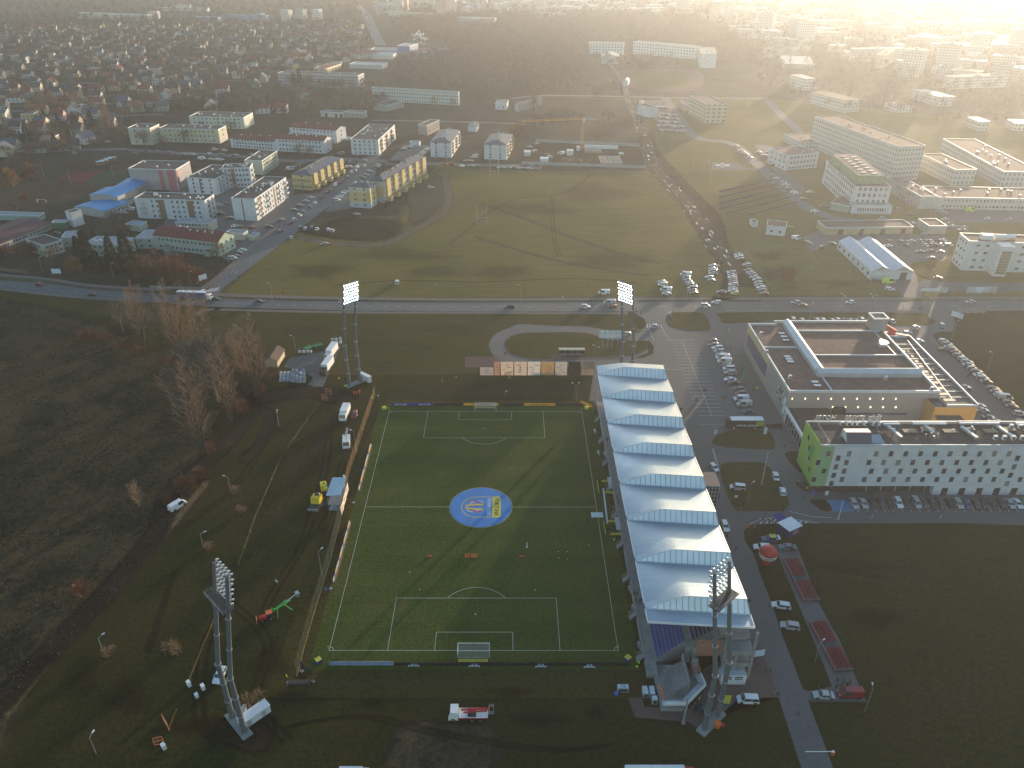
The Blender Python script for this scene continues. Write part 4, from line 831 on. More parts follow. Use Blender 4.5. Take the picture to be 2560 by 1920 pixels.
def board(x0,x1,y,m,label,txt=None,tm=None,hh=1.0,slant=0,group='advertising boards around the pitch',size=.72,sx=1.15,rz=0):
 t=thing('advertising_board',label,'advertising board',((x0+x1)/2,y,0),rz,group);L_=x1-x0;b=MB()
 v=[(-L_/2,-.02,.05),(L_/2,-.02,.05),(L_/2+slant,-.02,hh),(-L_/2+slant,-.02,hh)] if slant else [(-L_/2,-.02,.05),(L_/2,-.02,.05),(L_/2,-.02,hh),(-L_/2,-.02,hh)]
 b.add(v+[(x_,.08,z_) for x_,_,z_ in v],[(0,1,2,3),(7,6,5,4),(0,4,5,1),(1,5,6,2),(2,6,7,3),(3,7,4,0)],m);b.build('panel',t)
 b=MB();n=max(2,int(L_/2))
 for i in range(n+1): x_=-L_/2+.1+(L_-.2)*i/n;b.tube((x_,.08,.8),(x_,.55,.03),.025,m_steel,4)
 b.build('stand',t)
 if txt:
  for (xx,tx_) in txt: lettering(tx_,size,tm,t,(xx,-.05,hh*.52),(math.pi/2,0,0),sx=sx,ex=.01)
 return t
X=lambda v,x_: g(v,x_,186)[0]
board(X('A',1172),X('A',1535),yb,m_led,'blue board reading Laczy nas pilka twice, left of the far goal',[(-4.2,'Łączy nas piłka'),(4.2,'Łączy nas piłka')],m_white,sx=.98)
b=MB();b.cbox(0,0,0,.35,.04,.6,m_bw);
board(X('A',1545),X('A',1782),yb,m_ledk,'black board between the blue board and the far goal')
board(X('A',1792),X('A',2092),yb-.02,m_ledy,'amber board with black FORTUNA lettering behind the far goal',[(0,'FORTUNA')],m_ink,slant=.3,sx=1.9)
board(X('A',2100),X('B',368),yb,m_ledk,'black board just right of the far goal')
board(X('B',378),X('B',646),yb-.02,m_ledy,'amber board with black FORTUNA lettering right of the far goal',[(0,'FORTUNA')],m_ink,slant=.3,sx=1.9)
board(X('B',655),X('B',885),yb,m_ledk,'black board next to the far right corner flag')
t=board(-2.4,2.4,0,m_ledy,'amber board turned across the far right corner',None,rz=R(-40));t.location=(*g('B',918,185),0)
yn=g('C',900,912)[1]
for i in range(10):
 x0=g('C',630+i*56,912)[0];x1=g('C',684+i*56,912)[0];t=board(x0,x1,yn,m_grid,f'grey-blue board back behind the near goal line, {ORD[i]} from the left',group='board backs at the near left');t.rotation_euler=(R(-22),0,0)
xn0,xn1=g('C',1195,912)[0],g('D',1285,775)[0]
for i in range(8):
 a=xn0+(xn1-xn0)*i/8;board(a,a+(xn1-xn0)/8-.05,yn-.02,m_ledk,f'black board seen from behind at the near goal line, {ORD[i]} from the left',group='black boards at the near end')
t=thing('goal_carpet','yellow strip with dark lettering lying behind the near goal','carpet',(*g('C',1876,868),.03));b=MB();b.cbox(0,0,0,6.8,.75,.02,m_by);b.build('carpet',t);lettering('FORTUNA PUCHAR POLSKI',.5,m_ink,t,(0,0,.028),sx=.95,ex=.002)
t=thing('goal_carpet','yellow strip lying behind the far goal','carpet',(0,PL+2.8,.03));b=MB();b.cbox(0,0,0,6.8,.75,.02,m_by);b.build('carpet',t);lettering('FORTUNA PUCHAR POLSKI',.5,m_ink,t,(0,0,.028),sx=.95,ex=.002)
m_bs=mat('board_side_pale',(.45,.40,.38),.6)
for (a,c,n,w) in ((('A',990,535),('A',886,922),12,'upper'),(('A',808,1200),('C',667,195),16,'lower')):
 P0,P1=Vector(g(*a)),Vector(g(*c));d=P1-P0;an=math.atan2(d.y,d.x)
 for i in range(n):
  c_=P0.lerp(P1,(i+.5)/n);mm=m_ledy if i % 4 == 1 else (m_bs if i % 4 in (0,3) else m_led)
  t=board(-d.length/n/2+.03,d.length/n/2-.03,0,mm,f"{'amber' if mm is m_ledy else 'pale' if mm is m_bs else 'blue'} board beside the left touchline, {ORD[i]} from the far end of the {w} row",rz=an,group=f'{w} row of boards by the left touchline');t.location=(c_.x,c_.y,0)
for (v,x_,y_,w) in (('A',1110,208,'far left'),('B',925,205,'far right'),('C',538,868,'near left'),('D',1278,712,'near right')):
 t=thing('advertising_cube',f'yellow topped advertising cube near the {w} corner flag','advertising cube',g(v,x_,y_,.4),R(40),'cubes at the pitch corners');b=MB();b.cbox(0,0,0,1.25,1.25,.85,m_led if 'near' in w else m_by,m_by);b.build('body',t);b=MB();b.cbox(0,0,.85,1.3,1.3,.06,m_by);b.build('top',t)
for (v,a,c,w) in (('B',(1012,848),(1028,945),'far'),('B',(1068,1195),(1085,1305),'near')):
 P0,P1=Vector(g(v,*a)),Vector(g(v,*c));m_=(P0+P1)/2;d=P0-P1;L_=d.length
 t=thing('dugout',f'open team bench area framed by yellow boards, the {w} one beside the grandstand','dugout',m_,math.atan2(d.y,d.x),'team benches');b=MB()
 b.box(-L_/2,-.05,0,L_/2,.05,.8,m_by);b.box(-L_/2,-4.2,0,-L_/2+.06,-1.3,.8,m_by);b.box(L_/2,-4.2,0,L_/2+.06,-1.3,.8,m_by);b.build('yellow_board',t)
 b=MB()
 for i in range(int(L_/.7)): x_=-L_/2+.4+i*.7;b.cbox(x_,-3.6,.3,.5,.5,.1,m_dark);b.cbox(x_,-3.85,.4,.5,.1,.7,m_dark)
 b.build('seat_row',t);b=MB();b.box(-L_/2,-4.3,0,L_/2,-4.2,1.9,m_glass);b.box(-L_/2,-4.3,1.85,L_/2,-2.9,1.95,m_rfl);b.build('shelter',t)
t=thing('warm_up_bench','long white-edged bench between the two team areas','bench',g('B',1082,1060),math.pi/2-.03);b=MB();b.cbox(0,0,.4,16,.45,.08,m_bw);b.build('seat',t);b=MB()
for i in range(9): b.cbox(-7.6+i*1.9,0,0,.08,.4,.4,m_steel)
b.build('leg_frame',t)
t=thing('inflatable_pavilion','red and white mushroom shaped inflatable with black logo beside the stand road','inflatable',(*g('N',535,722,0),0));H0=2.0
Hh=6.2;b=MB();b.tube((0,0,0),(0,0,2.6),1.0,m_red,20,1.45);b.build('stem',t);b=MB();prof=[(1.45,2.4),(2.1,2.55),(2.35,3.2),(2.35,3.9)]
def lathe(b,pr,m,n=24):
 v=[(r*math.cos(2*math.pi*i/n),r*math.sin(2*math.pi*i/n),z_) for r,z_ in pr for i in range(n)]
 b.add(v,[(j*n+i,j*n+(i+1) % n,(j+1)*n+(i+1) % n,(j+1)*n+i) for j in range(len(pr)-1) for i in range(n)],m)
lathe(b,prof,m_white);b.build('band',t);b=MB();lathe(b,[(2.35,3.9),(2.2,4.5),(1.8,5.1),(1.1,5.5),(.4,5.7),(0,5.72)],m_red);b.build('dome',t)
b=MB();b.cbox(0,-2.37,2.8,1.6,.06,.9,m_black);b.box(-.6,-2.42,3.3,.1,-2.40,3.55,m_white);b.box(.2,-2.42,3.3,.65,-2.40,3.55,m_white);b.box(-.55,-2.42,3.0,.6,-2.40,3.1,m_white);b.build('logo_panel',t);b=MB();b.ball((-1.15,-2.1,3.3),.32,.12,.32,m_red,10,6);b.build('logo_dot',t)
m_rs=mat('red_seat',(.34,.022,.035),.5)
for (a,c,w,gap) in ((('N',680,690),('N',860,1055),'upper',0),(('N',905,1235),('X',1650,300),'lower',0)):
 P0,P1=Vector(g(*a)),Vector(g(*c));d=P1-P0;L_=d.length;an=math.atan2(d.y,d.x)
 t=thing('bleacher',f'mobile bleacher with rows of red seats, the {w} of the two on the paved strip','bleacher',P0,an,'mobile red seated bleachers');b=MB()
 for i in range(4): b.box(0,.3+i*.95,.15,L_,1.25+i*.95,.3+i*.12,m_dark)
 b.box(0,-.1,.1,L_,.3,.5,m_dark);b.build('deck',t)
 for s_ in (0,1):
  for i in range(4):
   b=MB();n=int(L_*.44/.62)
   for j in range(n):
    x_=L_*(.02 if s_ == 0 else .55)+.3+j*.62
    b.cbox(x_,.55+i*.95,.42+i*.12,.46,.42,.06,m_rs);b.cbox(x_,.78+i*.95,.45+i*.12,.46,.06,.36,m_rs)
   b.build('seat_row',t)
 b=MB();rail(b,[(0,-.1,.3),(L_,-.1,.3),(L_,4.2,.3)],.9,2,mat('rail_pink',(.42,.2,.22),.5));b.build('railing',t)
P0=Vector(g('A',735,1140));P1=Vector(g('A',783,985,0));d=(P1-P0)
t=thing('camera_platform','scaffold camera platform with pale blue roof beside the left touchline fence','camera platform',(P0.x,P0.y,0),math.pi/2-.02);LL=9.5
b=MB()
for x_ in (0,LL/2,LL):
 for y_ in (0,3.2): b.tube((x_,y_,0),(x_,y_,6.4),.07,m_steel,5)
for z_ in (2.,4.): b.box(0,0,z_,LL,3.2,z_+.12,m_steel)
rail(b,[(0,0,4.1),(0,3.2,4.1),(LL,3.2,4.1),(LL,0,4.1)],1.1,3);rail(b,[(0,0,4.1),(LL,0,4.1)],1.1,3);rail(b,[(0,3.2,4.1),(-0,5.2,3.),],1.,3);b.build('scaffold',t)
b=MB();thick([(1.2,-.2,6.6),(LL+.2,-.2,6.6),(LL+.2,3.9,6.35),(1.2,3.9,6.35)],mat('pale_blue_roof',(.30,.46,.56),.5),.1,b);b.build('roof',t)
m_cream=mat('cream_banner',(.62,.56,.48),.8);m_pk=mat('salmon_print',(.60,.28,.20),.8)
for i in range(3):
 b=MB();b.box(-.6+i*3.6,-.35,.6+i*.5,2.9+i*3.6,-.28,3.6+i*.35,m_cream);b.build('banner',t);b=MB();b.box(.3+i*3.6,-.40,1.7+i*.4,1.9+i*3.6,-.36,2.7+i*.4,m_pk);b.build('banner_print',t)
b=MB();b.tube((LL,.4,6.5),(LL,.4,7.4),.3,m_white,8);b.build('camera_housing',t)
def lift(loc,rz,label,body,boom,extra):
 t=thing('boom_lift',label,'boom lift',loc,rz,'boom lifts');b=MB();b.cbox(0,0,.5,3.6,1.9,.5,m_dark);b.cbox(-.6,0,1.,2.4,1.8,1.3,body);b.cbox(1.,0,1.,.9,1.7,.9,body);b.build('chassis',t)
 w_=MB();w_.tube((0,-.15,0),(0,.15,0),.5,m_tyre,12)
 me=w_.mesh('wheel')
 for sx in (-1.3,1.3):
  for sy in (-1,1): obj('wheel',me,t,(sx,sy,.5))
 b=MB()
 for p,q_ in zip(boom,boom[1:]): b.tube(p,q_,.2,extra,6)
 b.build('boom',t);b=MB();p=boom[-1];b.cbox(p[0],p[1],p[2]-.5,1.5,.9,.08,m_steel);rail(b,[(p[0]-.7,p[1]-.4,p[2]-.45),(p[0]+.7,p[1]-.4,p[2]-.45),(p[0]+.7,p[1]+.4,p[2]-.45),(p[0]-.7,p[1]+.4,p[2]-.45),(p[0]-.7,p[1]-.4,p[2]-.45)],1.,2);b.build('basket',t);return t
lift(g('A',585,900,1),R(-75),'yellow machine parked behind the camera platform with a green boom',m_yellow,[(-1,0,2),(.5,.4,3.5),(4.5,1.6,3.0),(8.2,2.6,1.0)],m_green)
t=thing('excavator','yellow tracked machine with a dark flat bed, nearest left of the camera platform','excavator',g('A',525,1020,.5),R(-95));b=MB();b.cbox(-.2,0,.7,3.,2.6,1.7,m_yellow);b.cbox(.4,0,2.4,1.2,2.6,.3,m_yellow);b.build('body',t);b=MB();b.cbox(2.6,0,.3,2.6,2.9,.5,m_dark);b.box(3.8,-1.5,.3,4.,1.5,1.,m_steel);b.build('flat_bed',t);b=MB()
for q in (-1,1): b.cbox(-.3,q*1.25,0,3.6,.5,.7,m_tyre)
b.build('track',t);b=MB();b.ball((-1.2,0,2.3),.9,.9,.6,m_dark,10,5);b.build('dome',t)
t=thing('tractor','small red tractor facing left with plough blade on the grass','tractor',g('P',1950,720),math.pi+R(20));b=MB();b.cbox(.9,0,.6,1.9,.9,.8,m_red);b.cbox(-.4,0,.6,1.2,1.1,.5,m_red);b.build('body',t);b=MB();b.cbox(-.5,0,1.1,1.2,1.2,1.,m_glass);b.cbox(-.5,0,2.1,1.5,1.4,.14,m_orange);b.build('cab',t)
for (x_,r_) in ((-.7,.75),(1.3,.45)):
 for q in (-1,1): w_=MB();w_.tube((0,-.18,0),(0,.18,0),r_,m_tyre,14);w_.tube((0,-.19,0),(0,.19,0),r_*.5,m_rim,8);w_.build('wheel',t,(x_,q*.85,r_))
b=MB();b.cbox(2.6,0,.2,.15,2.,.8,m_orange);b.build('blade',t)
t=thing('trailer_lift','bright green trailer lift with outriggers behind the red tractor','trailer lift',g('P',2050,650),R(40));b=MB();b.tube((-2.6,0,.8),(2.6,0,1.5),.16,mat('lime_green_paint',(.10,.62,.10),.5),6);b.tube((-2.2,0,1.),(1.6,.2,2.1),.12,MT['lime_green_paint'],6)
for a in (-1,1):
 for q in (-1,1): b.tube((a*1.,0,.8),(a*1.+a*.9,q*2.,.1),.08,MT['lime_green_paint'],5)
b.build('frame',t);b=MB();b.tube((1.6,0,1.8),(4.2,.2,2.2),.1,m_white,6);b.build('boom',t);b=MB();b.cbox(4.6,.2,1.6,.9,1.3,1.,m_steel);b.build('basket',t)
# ---------------------------------------------------------------- buildings measured by their visible corners
WM={}
def wall(c,nm=None):
 k='render_'+'_'.join(str(int(x*100)) for x in c);return mat(k,c,.88,sc_=.35,var=.17)
m_flat=mat('bitumen_roof',(.045,.045,.05),.85,sc_=.25,var=.3);m_flatl=mat('pale_flat_roof',(.30,.32,.35),.6,.2,sc_=.2,var=.25);m_slate=mat('grey_metal_roof',(.085,.095,.12),.5,.2,sc_=.3)
m_tile=mat('red_roof_tile',(.20,.045,.035),.8,sc_=.5,var=.3);m_tile2=mat('orange_roof_tile',(.28,.085,.045),.8,sc_=.5,var=.3);m_brownr=mat('brown_roof',(.085,.055,.048),.85,sc_=.4,var=.3);m_bluer=mat('blue_roof_sheet',(.040,.26,.55),.5,.1,sc_=.2)
m_gravel=mat('brown_gravel_roof',(.17,.095,.078),.9,sc_=.35,var=.35);m_frame=mat('window_frame',(.55,.55,.55),.6)
WIN={};m_gls=[m_glass,m_glass,m_glass,mat('curtained_glass',(.22,.21,.19),.35),mat('blind_glass',(.11,.12,.13),.25),mat('sky_glass',(.08,.11,.14),.05,.3)]
def winmesh(w_,h):
 v=random.randrange(6);k=(round(w_,2),round(h,2),v);m_glass=m_gls[v]
 if k not in WIN:
  b=MB();b.box(-w_/2,-.05,0,w_/2,.02,h,m_frame);b.box(-w_/2+.09,-.075,.09,-.04,-.05,h-.09,m_glass);b.box(.04,-.075,.09,w_/2-.09,-.05,h-.09,m_glass);b.box(-w_/2-.08,-.16,-.06,w_/2+.08,0,.0,m_rfl);WIN[k]=b.mesh('window')
 return WIN[k]
DETAIL=[]
def bld(name,label,cat,A,B,h,D,wl,rf,roof='flat',fl=3,wf=0,wsd=0,wins=(1.4,1.5),group=None,rise=2.2,vents=0,ventm=None,pitch_base=0.,skip=None,gab='x',over=.35,ch=0,x0=.06,far=None,bal=None,stripe=None,base_h=0.,par=True,back=True):
 """A, B: ground corners of the long visible front (left, right); h: eaves height or a measured top of A/B ('A',v,x,y);
    D: ('A'|'B', v, x, y) roof corner behind A/B, ('a'|'b', v, x, y) ground corner behind A/B, or a depth in metres"""
 A=Vector(g(*A)) if isinstance(A[0],str) else Vector(A);B=Vector(g(*B)) if isinstance(B[0],str) else Vector(B)
 if not isinstance(h,(int,float)): h=height(A if h[0] == 'A' else B,*h[1:])
 ax=(B-A).normalized();nr=Vector((-ax.y,ax.x));L_=(B-A).length
 if isinstance(D,(int,float)): dp=D
 else: q=Vector(g(*D[1:],h if D[0] in 'AB' else 0));dp=max(3,(q-(A if D[0] in 'Aa' else B)).dot(nr))
 t=thing(name,label,cat,(A.x,A.y,0),math.atan2(ax.y,ax.x),group);t['dim']=(L_,dp,h)
 b=MB();b.box(0,0,-.1,L_,dp,h,wl,rf if roof == 'flat' else wl)
 if roof in ('gable','gabley'):
  if roof == 'gable': b.add([(0,0,h),(0,dp,h),(0,dp/2,h+rise)],[(2,1,0)],wl);b.add([(L_,0,h),(L_,dp,h),(L_,dp/2,h+rise)],[(0,1,2)],wl)
  else: b.add([(0,0,h),(L_,0,h),(L_/2,0,h+rise)],[(0,1,2)],wl);b.add([(0,dp,h),(L_,dp,h),(L_/2,dp,h+rise)],[(2,1,0)],wl)
 b.build('wall',t)
 r=MB();o=over
 if roof == 'flat':
  if par:
   e=.3
   for q in ((-.12,-.12,L_+.12,e-.12),(-.12,dp-e+.12,L_+.12,dp+.12),(-.12,e-.12,e-.12,dp-e+.12),(L_-e+.12,e-.12,L_+.12,dp-e+.12)): r.box(q[0],q[1],h-.25,q[2],q[3],h+.35,m_rfl if wl is not m_flat else m_flat)
   r.build('parapet',t)
 elif roof == 'gable':
  k=rise/(dp/2)*o
  for s in (0,1):
   y0,y1=(-o,dp/2) if s == 0 else (dp+o,dp/2);vs=[(-o,y0,h-k+.03),(L_+o,y0,h-k+.03),(L_+o,y1,h+rise+.03),(-o,y1,h+rise+.03)]
   thick(vs if s == 0 else vs[::-1],rf,-.16,r) if False else r.add(vs+[(x,y,z+.16) for x,y,z in vs],[(0,3,2,1),(4,5,6,7),(0,1,5,4),(1,2,6,5),(2,3,7,6),(3,0,4,7)] if s == 0 else [(0,1,2,3),(7,6,5,4),(4,5,1,0),(5,6,2,1),(6,7,3,2),(7,4,0,3)],rf)
  r.build('roof',t)
 elif roof == 'gabley':
  k=rise/(L_/2)*o
  for s in (0,1):
   xx0,xx1=(-o,L_/2) if s == 0 else (L_+o,L_/2);vs=[(xx0,-o,h-k+.03),(xx1,-o,h+rise+.03),(xx1,dp+o,h+rise+.03),(xx0,dp+o,h-k+.03)]
   r.add(vs+[(x,y,z+.16) for x,y,z in vs],[(0,3,2,1),(4,5,6,7),(0,1,5,4),(1,2,6,5),(2,3,7,6),(3,0,4,7)] if s == 0 else [(0,1,2,3),(7,6,5,4),(4,5,1,0),(5,6,2,1),(6,7,3,2),(7,4,0,3)],rf)
  r.build('roof',t)
 elif roof == 'hip':
  i=min(L_,dp)/2
  if L_ >= dp: R0_,R1_=(i,dp/2),(L_-i,dp/2)
  else: R0_,R1_=(L_/2,i),(L_/2,dp-i)
  z=h+rise;V_=[(-o,-o,h),(L_+o,-o,h),(L_+o,dp+o,h),(-o,dp+o,h),(R0_[0],R0_[1],z),(R1_[0],R1_[1],z)]
  r.add(V_,[(0,1,5,4),(1,2,5),(2,3,4,5),(3,0,4)] if L_ >= dp else [(0,1,4),(1,2,5,4),(2,3,5),(3,0,4,5)],rf);r.add([(x,y,h-.18) for x,y,_ in V_[:4]]+V_[:4],[(3,2,1,0),(0,1,5,4),(1,2,6,5),(2,3,7,6),(3,0,4,7)],rf);r.build('roof',t)
 rd=random.Random(hash(label) % 9999 if False else len(label)*7+int(L_*3))
 fh=(h-base_h)/fl
 def faces(n,ln_,org,dx,rot,nm='window'):
  if n <= 0: return
  me=winmesh(*wins);st_=(ln_-2*x0*ln_)/n
  for f in range(fl):
   for i in range(n):
    me=winmesh(*wins);u=x0*ln_+st_*(i+.5)
    if skip and skip(rot,i,f): continue
    obj(nm,me,t,(org[0]+dx[0]*u,org[1]+dx[1]*u,base_h+f*fh+fh*.32),rot)
 faces(wf,L_,(0,0),(1,0),0);faces(wsd,dp,(L_,0),(0,1),math.pi/2);faces(wsd,dp,(0,dp),(0,-1),-math.pi/2)
 if back: faces(wf,L_,(L_,dp),(-1,0),math.pi)
 if vents:
  vm=MB();vm.cbox(0,0,0,.9,.7,.9,ventm or m_rfl,m_dark);vm.cbox(0,0,.9,1.1,.9,.12,ventm or m_rfl);me=vm.mesh('chimney')
  for i in range(vents):
   if roof == 'flat': x_,y_=rd.uniform(.08,.92)*L_,rd.uniform(.2,.8)*dp;z=h
   elif L_ >= dp: x_,y_=L_*(.1+.8*(i+.5)/vents),dp*rd.choice((.38,.5,.62));z=h+rise*.7
   else: y_,x_=dp*(.1+.8*(i+.5)/vents),L_*rd.choice((.38,.5,.62));z=h+rise*.7
   obj('roof_vent' if roof == 'flat' else 'chimney',me,t,(x_,y_,z),rd.uniform(0,.3))
 if bal:
  bm=MB();bm.box(-1.6,-1.3,0,1.6,0,.15,m_conc);bm.box(-1.6,-1.3,.15,1.6,-1.22,1.1,bal[2]);bm.box(-1.6,-1.3,.15,-1.54,0,1.1,bal[2]);bm.box(1.54,-1.3,.15,1.6,0,1.1,bal[2]);me=bm.mesh('balcony')
  for u in bal[1]:
   for f in range(1 if bal[0] != 'f' else 1,fl):
    if bal[0] == 'r': obj('balcony',me,t,(L_,u*dp,f*fh),math.pi/2)
    elif bal[0] == 'l': obj('balcony',me,t,(0,u*dp,f*fh),-math.pi/2)
    else: obj('balcony',me,t,(u*L_,0,f*fh),0)
 if stripe:
  for (face,u0,u1,m_,z0,z1) in stripe:
   s_=MB()
   if face == 'f': s_.box(u0*L_,-.04,z0*h,u1*L_,0,z1*h,m_)
   elif face == 'r': s_.box(L_,u0*dp,z0*h,L_+.04,u1*dp,z1*h,m_)
   else: s_.box(-.04,u0*dp,z0*h,0,u1*dp,z1*h,m_)
   s_.build('wall_stripe',t)
 return t,L_,dp,h
W_w=(.62,.64,.66);W_c=(.56,.52,.42);W_g=(.36,.46,.38);W_y=(.60,.47,.20);W_b=(.42,.38,.35)
AP='block of flats';gA='white flats of the estate left of the side street'
brn=mat('brown_cladding',(.22,.13,.085),.8);pnk=mat('pink_panel',(.42,.13,.16),.8);ylw=mat('lime_panel',(.50,.58,.15),.8)
bld('sports_hall','large grey sports hall with two pink wall stripes','sports hall',('I',1150,392),('I',1555,402),('B','I',1530,224),('B','I',1665,153),wall((.38,.36,.36)),m_flat,stripe=[('f',.62,.72,pnk,.02,.98),('f',.80,.97,pnk,.02,.98),('r',.02,.1,pnk,.02,.98)],vents=3)
bld('apartment_block','white flats with two brown stair strips, front block between blue roof and white annexes',AP,('I',1200,640),('I',1800,662),('B','I',1775,492),('B','I',1873,437),wall(W_w),m_flat,fl=4,wf=12,wsd=2,vents=11,group=gA,stripe=[('f',.33,.42,brn,0,1),('f',.74,.83,brn,0,1),('r',.35,.42,m_slate,0,1)],bal=('f',(.10,),m_rfl),skip=lambda r,i,f: r == 0 and i in (0,1,4,5,9))
bld('apartment_block','white flats with balconies right of the sports hall',AP,('I',1640,425),('I',1885,440),('A','I',1612,290),('B','I',1990,190),wall(W_w),m_flat,fl=4,wf=3,wsd=6,vents=9,group=gA,stripe=[('f',.42,.47,m_slate,0,1)],bal=('r',(.2,.8),m_rfl))
bld('apartment_block','white flats with a brown stair strip, farthest right behind the sports hall',AP,('I',1945,380),('J',250,372),('B','J',240,205),('B','J',338,165),wall(W_w),m_flat,fl=4,wf=7,wsd=3,vents=10,group=gA,stripe=[('f',.30,.44,brn,0,1)],bal=('r',(.4,),m_rfl))
bld('apartment_block','white flats with blank end wall split by a dark strip, nearest the side street',AP,('J',95,655),('J',292,665),('A','J',65,470),('B','J',590,292),wall(W_w),m_flat,fl=4,wf=0,wsd=11,vents=16,group=gA,stripe=[('f',.42,.47,m_slate,0,1),('r',.12,.17,brn,0,1),('r',.55,.60,brn,0,1)],bal=('r',(.05,.38,.72,.95),m_rfl))
bld('apartment_block','low green and cream flats behind the white estate blocks',AP,('J',195,262),('J',345,267),('A','J',178,143),('B','J',505,62),wall((.50,.52,.42)),m_flat,fl=4,wf=0,wsd=11,vents=4,stripe=[('r',0,1,wall((.32,.46,.38)),0,.3)])
t,L_,dp,h=bld('apartment_block','yellow and olive flats with grey hipped roof left of the side street',AP,('J',600,388),('J',765,402),('A','J',568,262),('B','J',985,118),wall(W_y),m_slate,'hip',fl=4,wf=1,wsd=14,vents=9,rise=2.4,ventm=wall((.6,.5,.3)),stripe=[('f',0,1,wall((.30,.30,.12)),.12,.3),('f',0,1,wall((.30,.30,.12)),.55,.72)])
def porches(t,L_,dp,n,m):
 for i in range(n):
  b=MB();b.box(L_,dp*(i+.35)/n,0,L_+2.6,dp*(i+.35)/n+3,3,m,m_slate);b.build('porch',t)
  b=MB();b.box(L_,dp*(i+.28)/n,3,L_+.9,dp*(i+.28)/n+4,h+.8,wall(W_y),m_slate);b.build('bay',t)
porches(t,L_,dp,5,wall(W_y))
yb_=wall((.45,.50,.56));gB='yellow and blue flats right of the side street'
bld('apartment_block','short yellow banded wing at the near end of the long yellow and blue flats',AP,('J',1092,545),('J',1275,558),('A','J',1072,365),('B','J',1282,335),wall((.62,.58,.44)),m_slate,'hip',fl=4,wf=2,wsd=1,vents=3,rise=1.6,group=gB,stripe=[('f',0,1,wall(W_y),.28,.75),('r',0,1,wall(W_y),.28,.75),('f',0,1,yb_,0,.25),('r',0,1,yb_,0,.25)])
t,L_,dp,h=bld('apartment_block','long yellow and blue flats with grey roof facing the meadow',AP,('J',1282,496),('J',1392,508),('B','J',1368,324),('B','J',1640,102),wall((.60,.54,.40)),m_slate,'hip',fl=4,wf=0,wsd=20,vents=14,rise=2.6,group=gB,ventm=wall((.6,.5,.3)),stripe=[('f',0,1,wall(W_y),.28,.72),('f',0,1,yb_,0,.25)]+[('r',(i+.5)/9,(i+.8)/9,wall(W_y) if i % 2 else yb_,0,1) for i in range(9)])
porches(t,L_,dp,6,wall(W_y))
bld('apartment_block','modern white flats with dark brown balconies before the paved lot',AP,('F',828,1335),('F',1065,1342),('A','F',825,1205),('B','F',1205,1080),wall(W_w),m_flat,fl=4,wf=5,wsd=8,vents=14,stripe=[('r',.1,.2,brn,0,1),('r',.4,.5,brn,0,1),('r',.7,.8,brn,0,1)],bal=('r',(.15,.45,.75),brn))
gT='tall white flats with grey roofs behind the meadow'
bld('apartment_block','tall white flats with grey hipped roof and stepped balconies, left one of the pair',AP,('F',1510,1357),('F',1690,1362),('A','F',1505,1228),('B','F',1765,1125),wall(W_w),m_slate,'hip',fl=5,wf=2,wsd=6,vents=10,rise=2.6,group=gT,bal=('r',(.1,.5,.85),brn))
bld('apartment_block','tall white flats with grey hipped roof and stepped balconies, right one of the pair',AP,('F',1972,1375),('F',2165,1382),('A','F',1970,1245),('B','K',342,55),wall(W_w),m_slate,'hip',fl=5,wf=2,wsd=6,vents=10,rise=2.6,group=gT,bal=('r',(.1,.5,.85),brn))
gR='long white flats with red roofs'
bld('apartment_block','long white flats with red gabled roof, left half of the front row',AP,('E',2000,1272),('F',175,1302),('A','E',2005,1192),11,wall(W_w),m_tile,'gable',fl=3,wf=14,vents=4,group=gR)
bld('apartment_block','long white flats with red gabled roof, right half of the front row',AP,('F',178,1305),('F',598,1328),('B','F',592,1220),('b','F',633,1290),wall(W_w),m_tile,'gable',fl=3,wf=13,wsd=1,vents=4,group=gR)
bld('apartment_block','white flats with red gabled roof standing behind the front red-roofed row',AP,('F',300,1205),('F',703,1240),('B','F',692,1130),('b','F',738,1200),wall(W_w),m_tile,'gable',fl=3,wf=12,wsd=1,vents=3,group=gR)
bld('school_building','cream end block of the school with lime panels','school',('E',1135,1248),('E',1325,1252),('A','E',1108,1108),('B','E',1395,1075),wall(W_c),m_flat,fl=3,wf=2,wsd=3,vents=2)
bld('school_building','cream school with lime green panels between its windows','school',('E',1400,1225),('E',1905,1240),('B','E',1892,1122),('B','E',1975,1088),wall(W_c),m_flat,fl=3,wf=12,wsd=1,vents=5,stripe=[('f',(i+.5)/8,(i+.5)/8+.03,ylw,.35,.95) for i in range(8)],bal=None)
bld('school_building','white and green block behind the cream school','school',('E',1650,1105),('E',2120,1115),('B','E',2115,1018),('B','E',2205,975),wall((.56,.60,.52)),m_flat,fl=3,wf=12,vents=8,stripe=[('f',.5,.53,mat('green_panel',(.2,.45,.15),.8),.1,.95),('f',.8,.85,MT['green_panel'],.1,.95)])
bld('apartment_block','beige flats at the left picture edge with a dark flat roof',AP,('E',-130,1100),('E',72,1085),('B','E',50,985),('b','E',195,1010),wall(W_c),m_flat,fl=4,wf=4,wsd=7,vents=7)
bld('college_building','long grey three storey college behind dark conifers','college',('F',200,742),('F',890,768),('B','F',872,657),('b','F',930,742),facade('facade_grey',(.34,.34,.36),(.09,.10,.12),2.4,3.2),m_flat,fl=3,wf=0,vents=3)
bld('college_building','long pale green college with big window bands beside the wood','college',('F',1008,868),('F',1748,912),('B','F',1710,800),('b','F',1785,905),facade('facade_pale',(.44,.48,.46),(.10,.13,.14),2.6,3.2),m_flat,fl=3)
bld('annex','low annex with flat roofs before the pale green college','annex',('F',1015,950),('F',1120,965),('A','F',1010,900),('B','F',1225,868),wall((.34,.35,.34)),m_flat,fl=1)
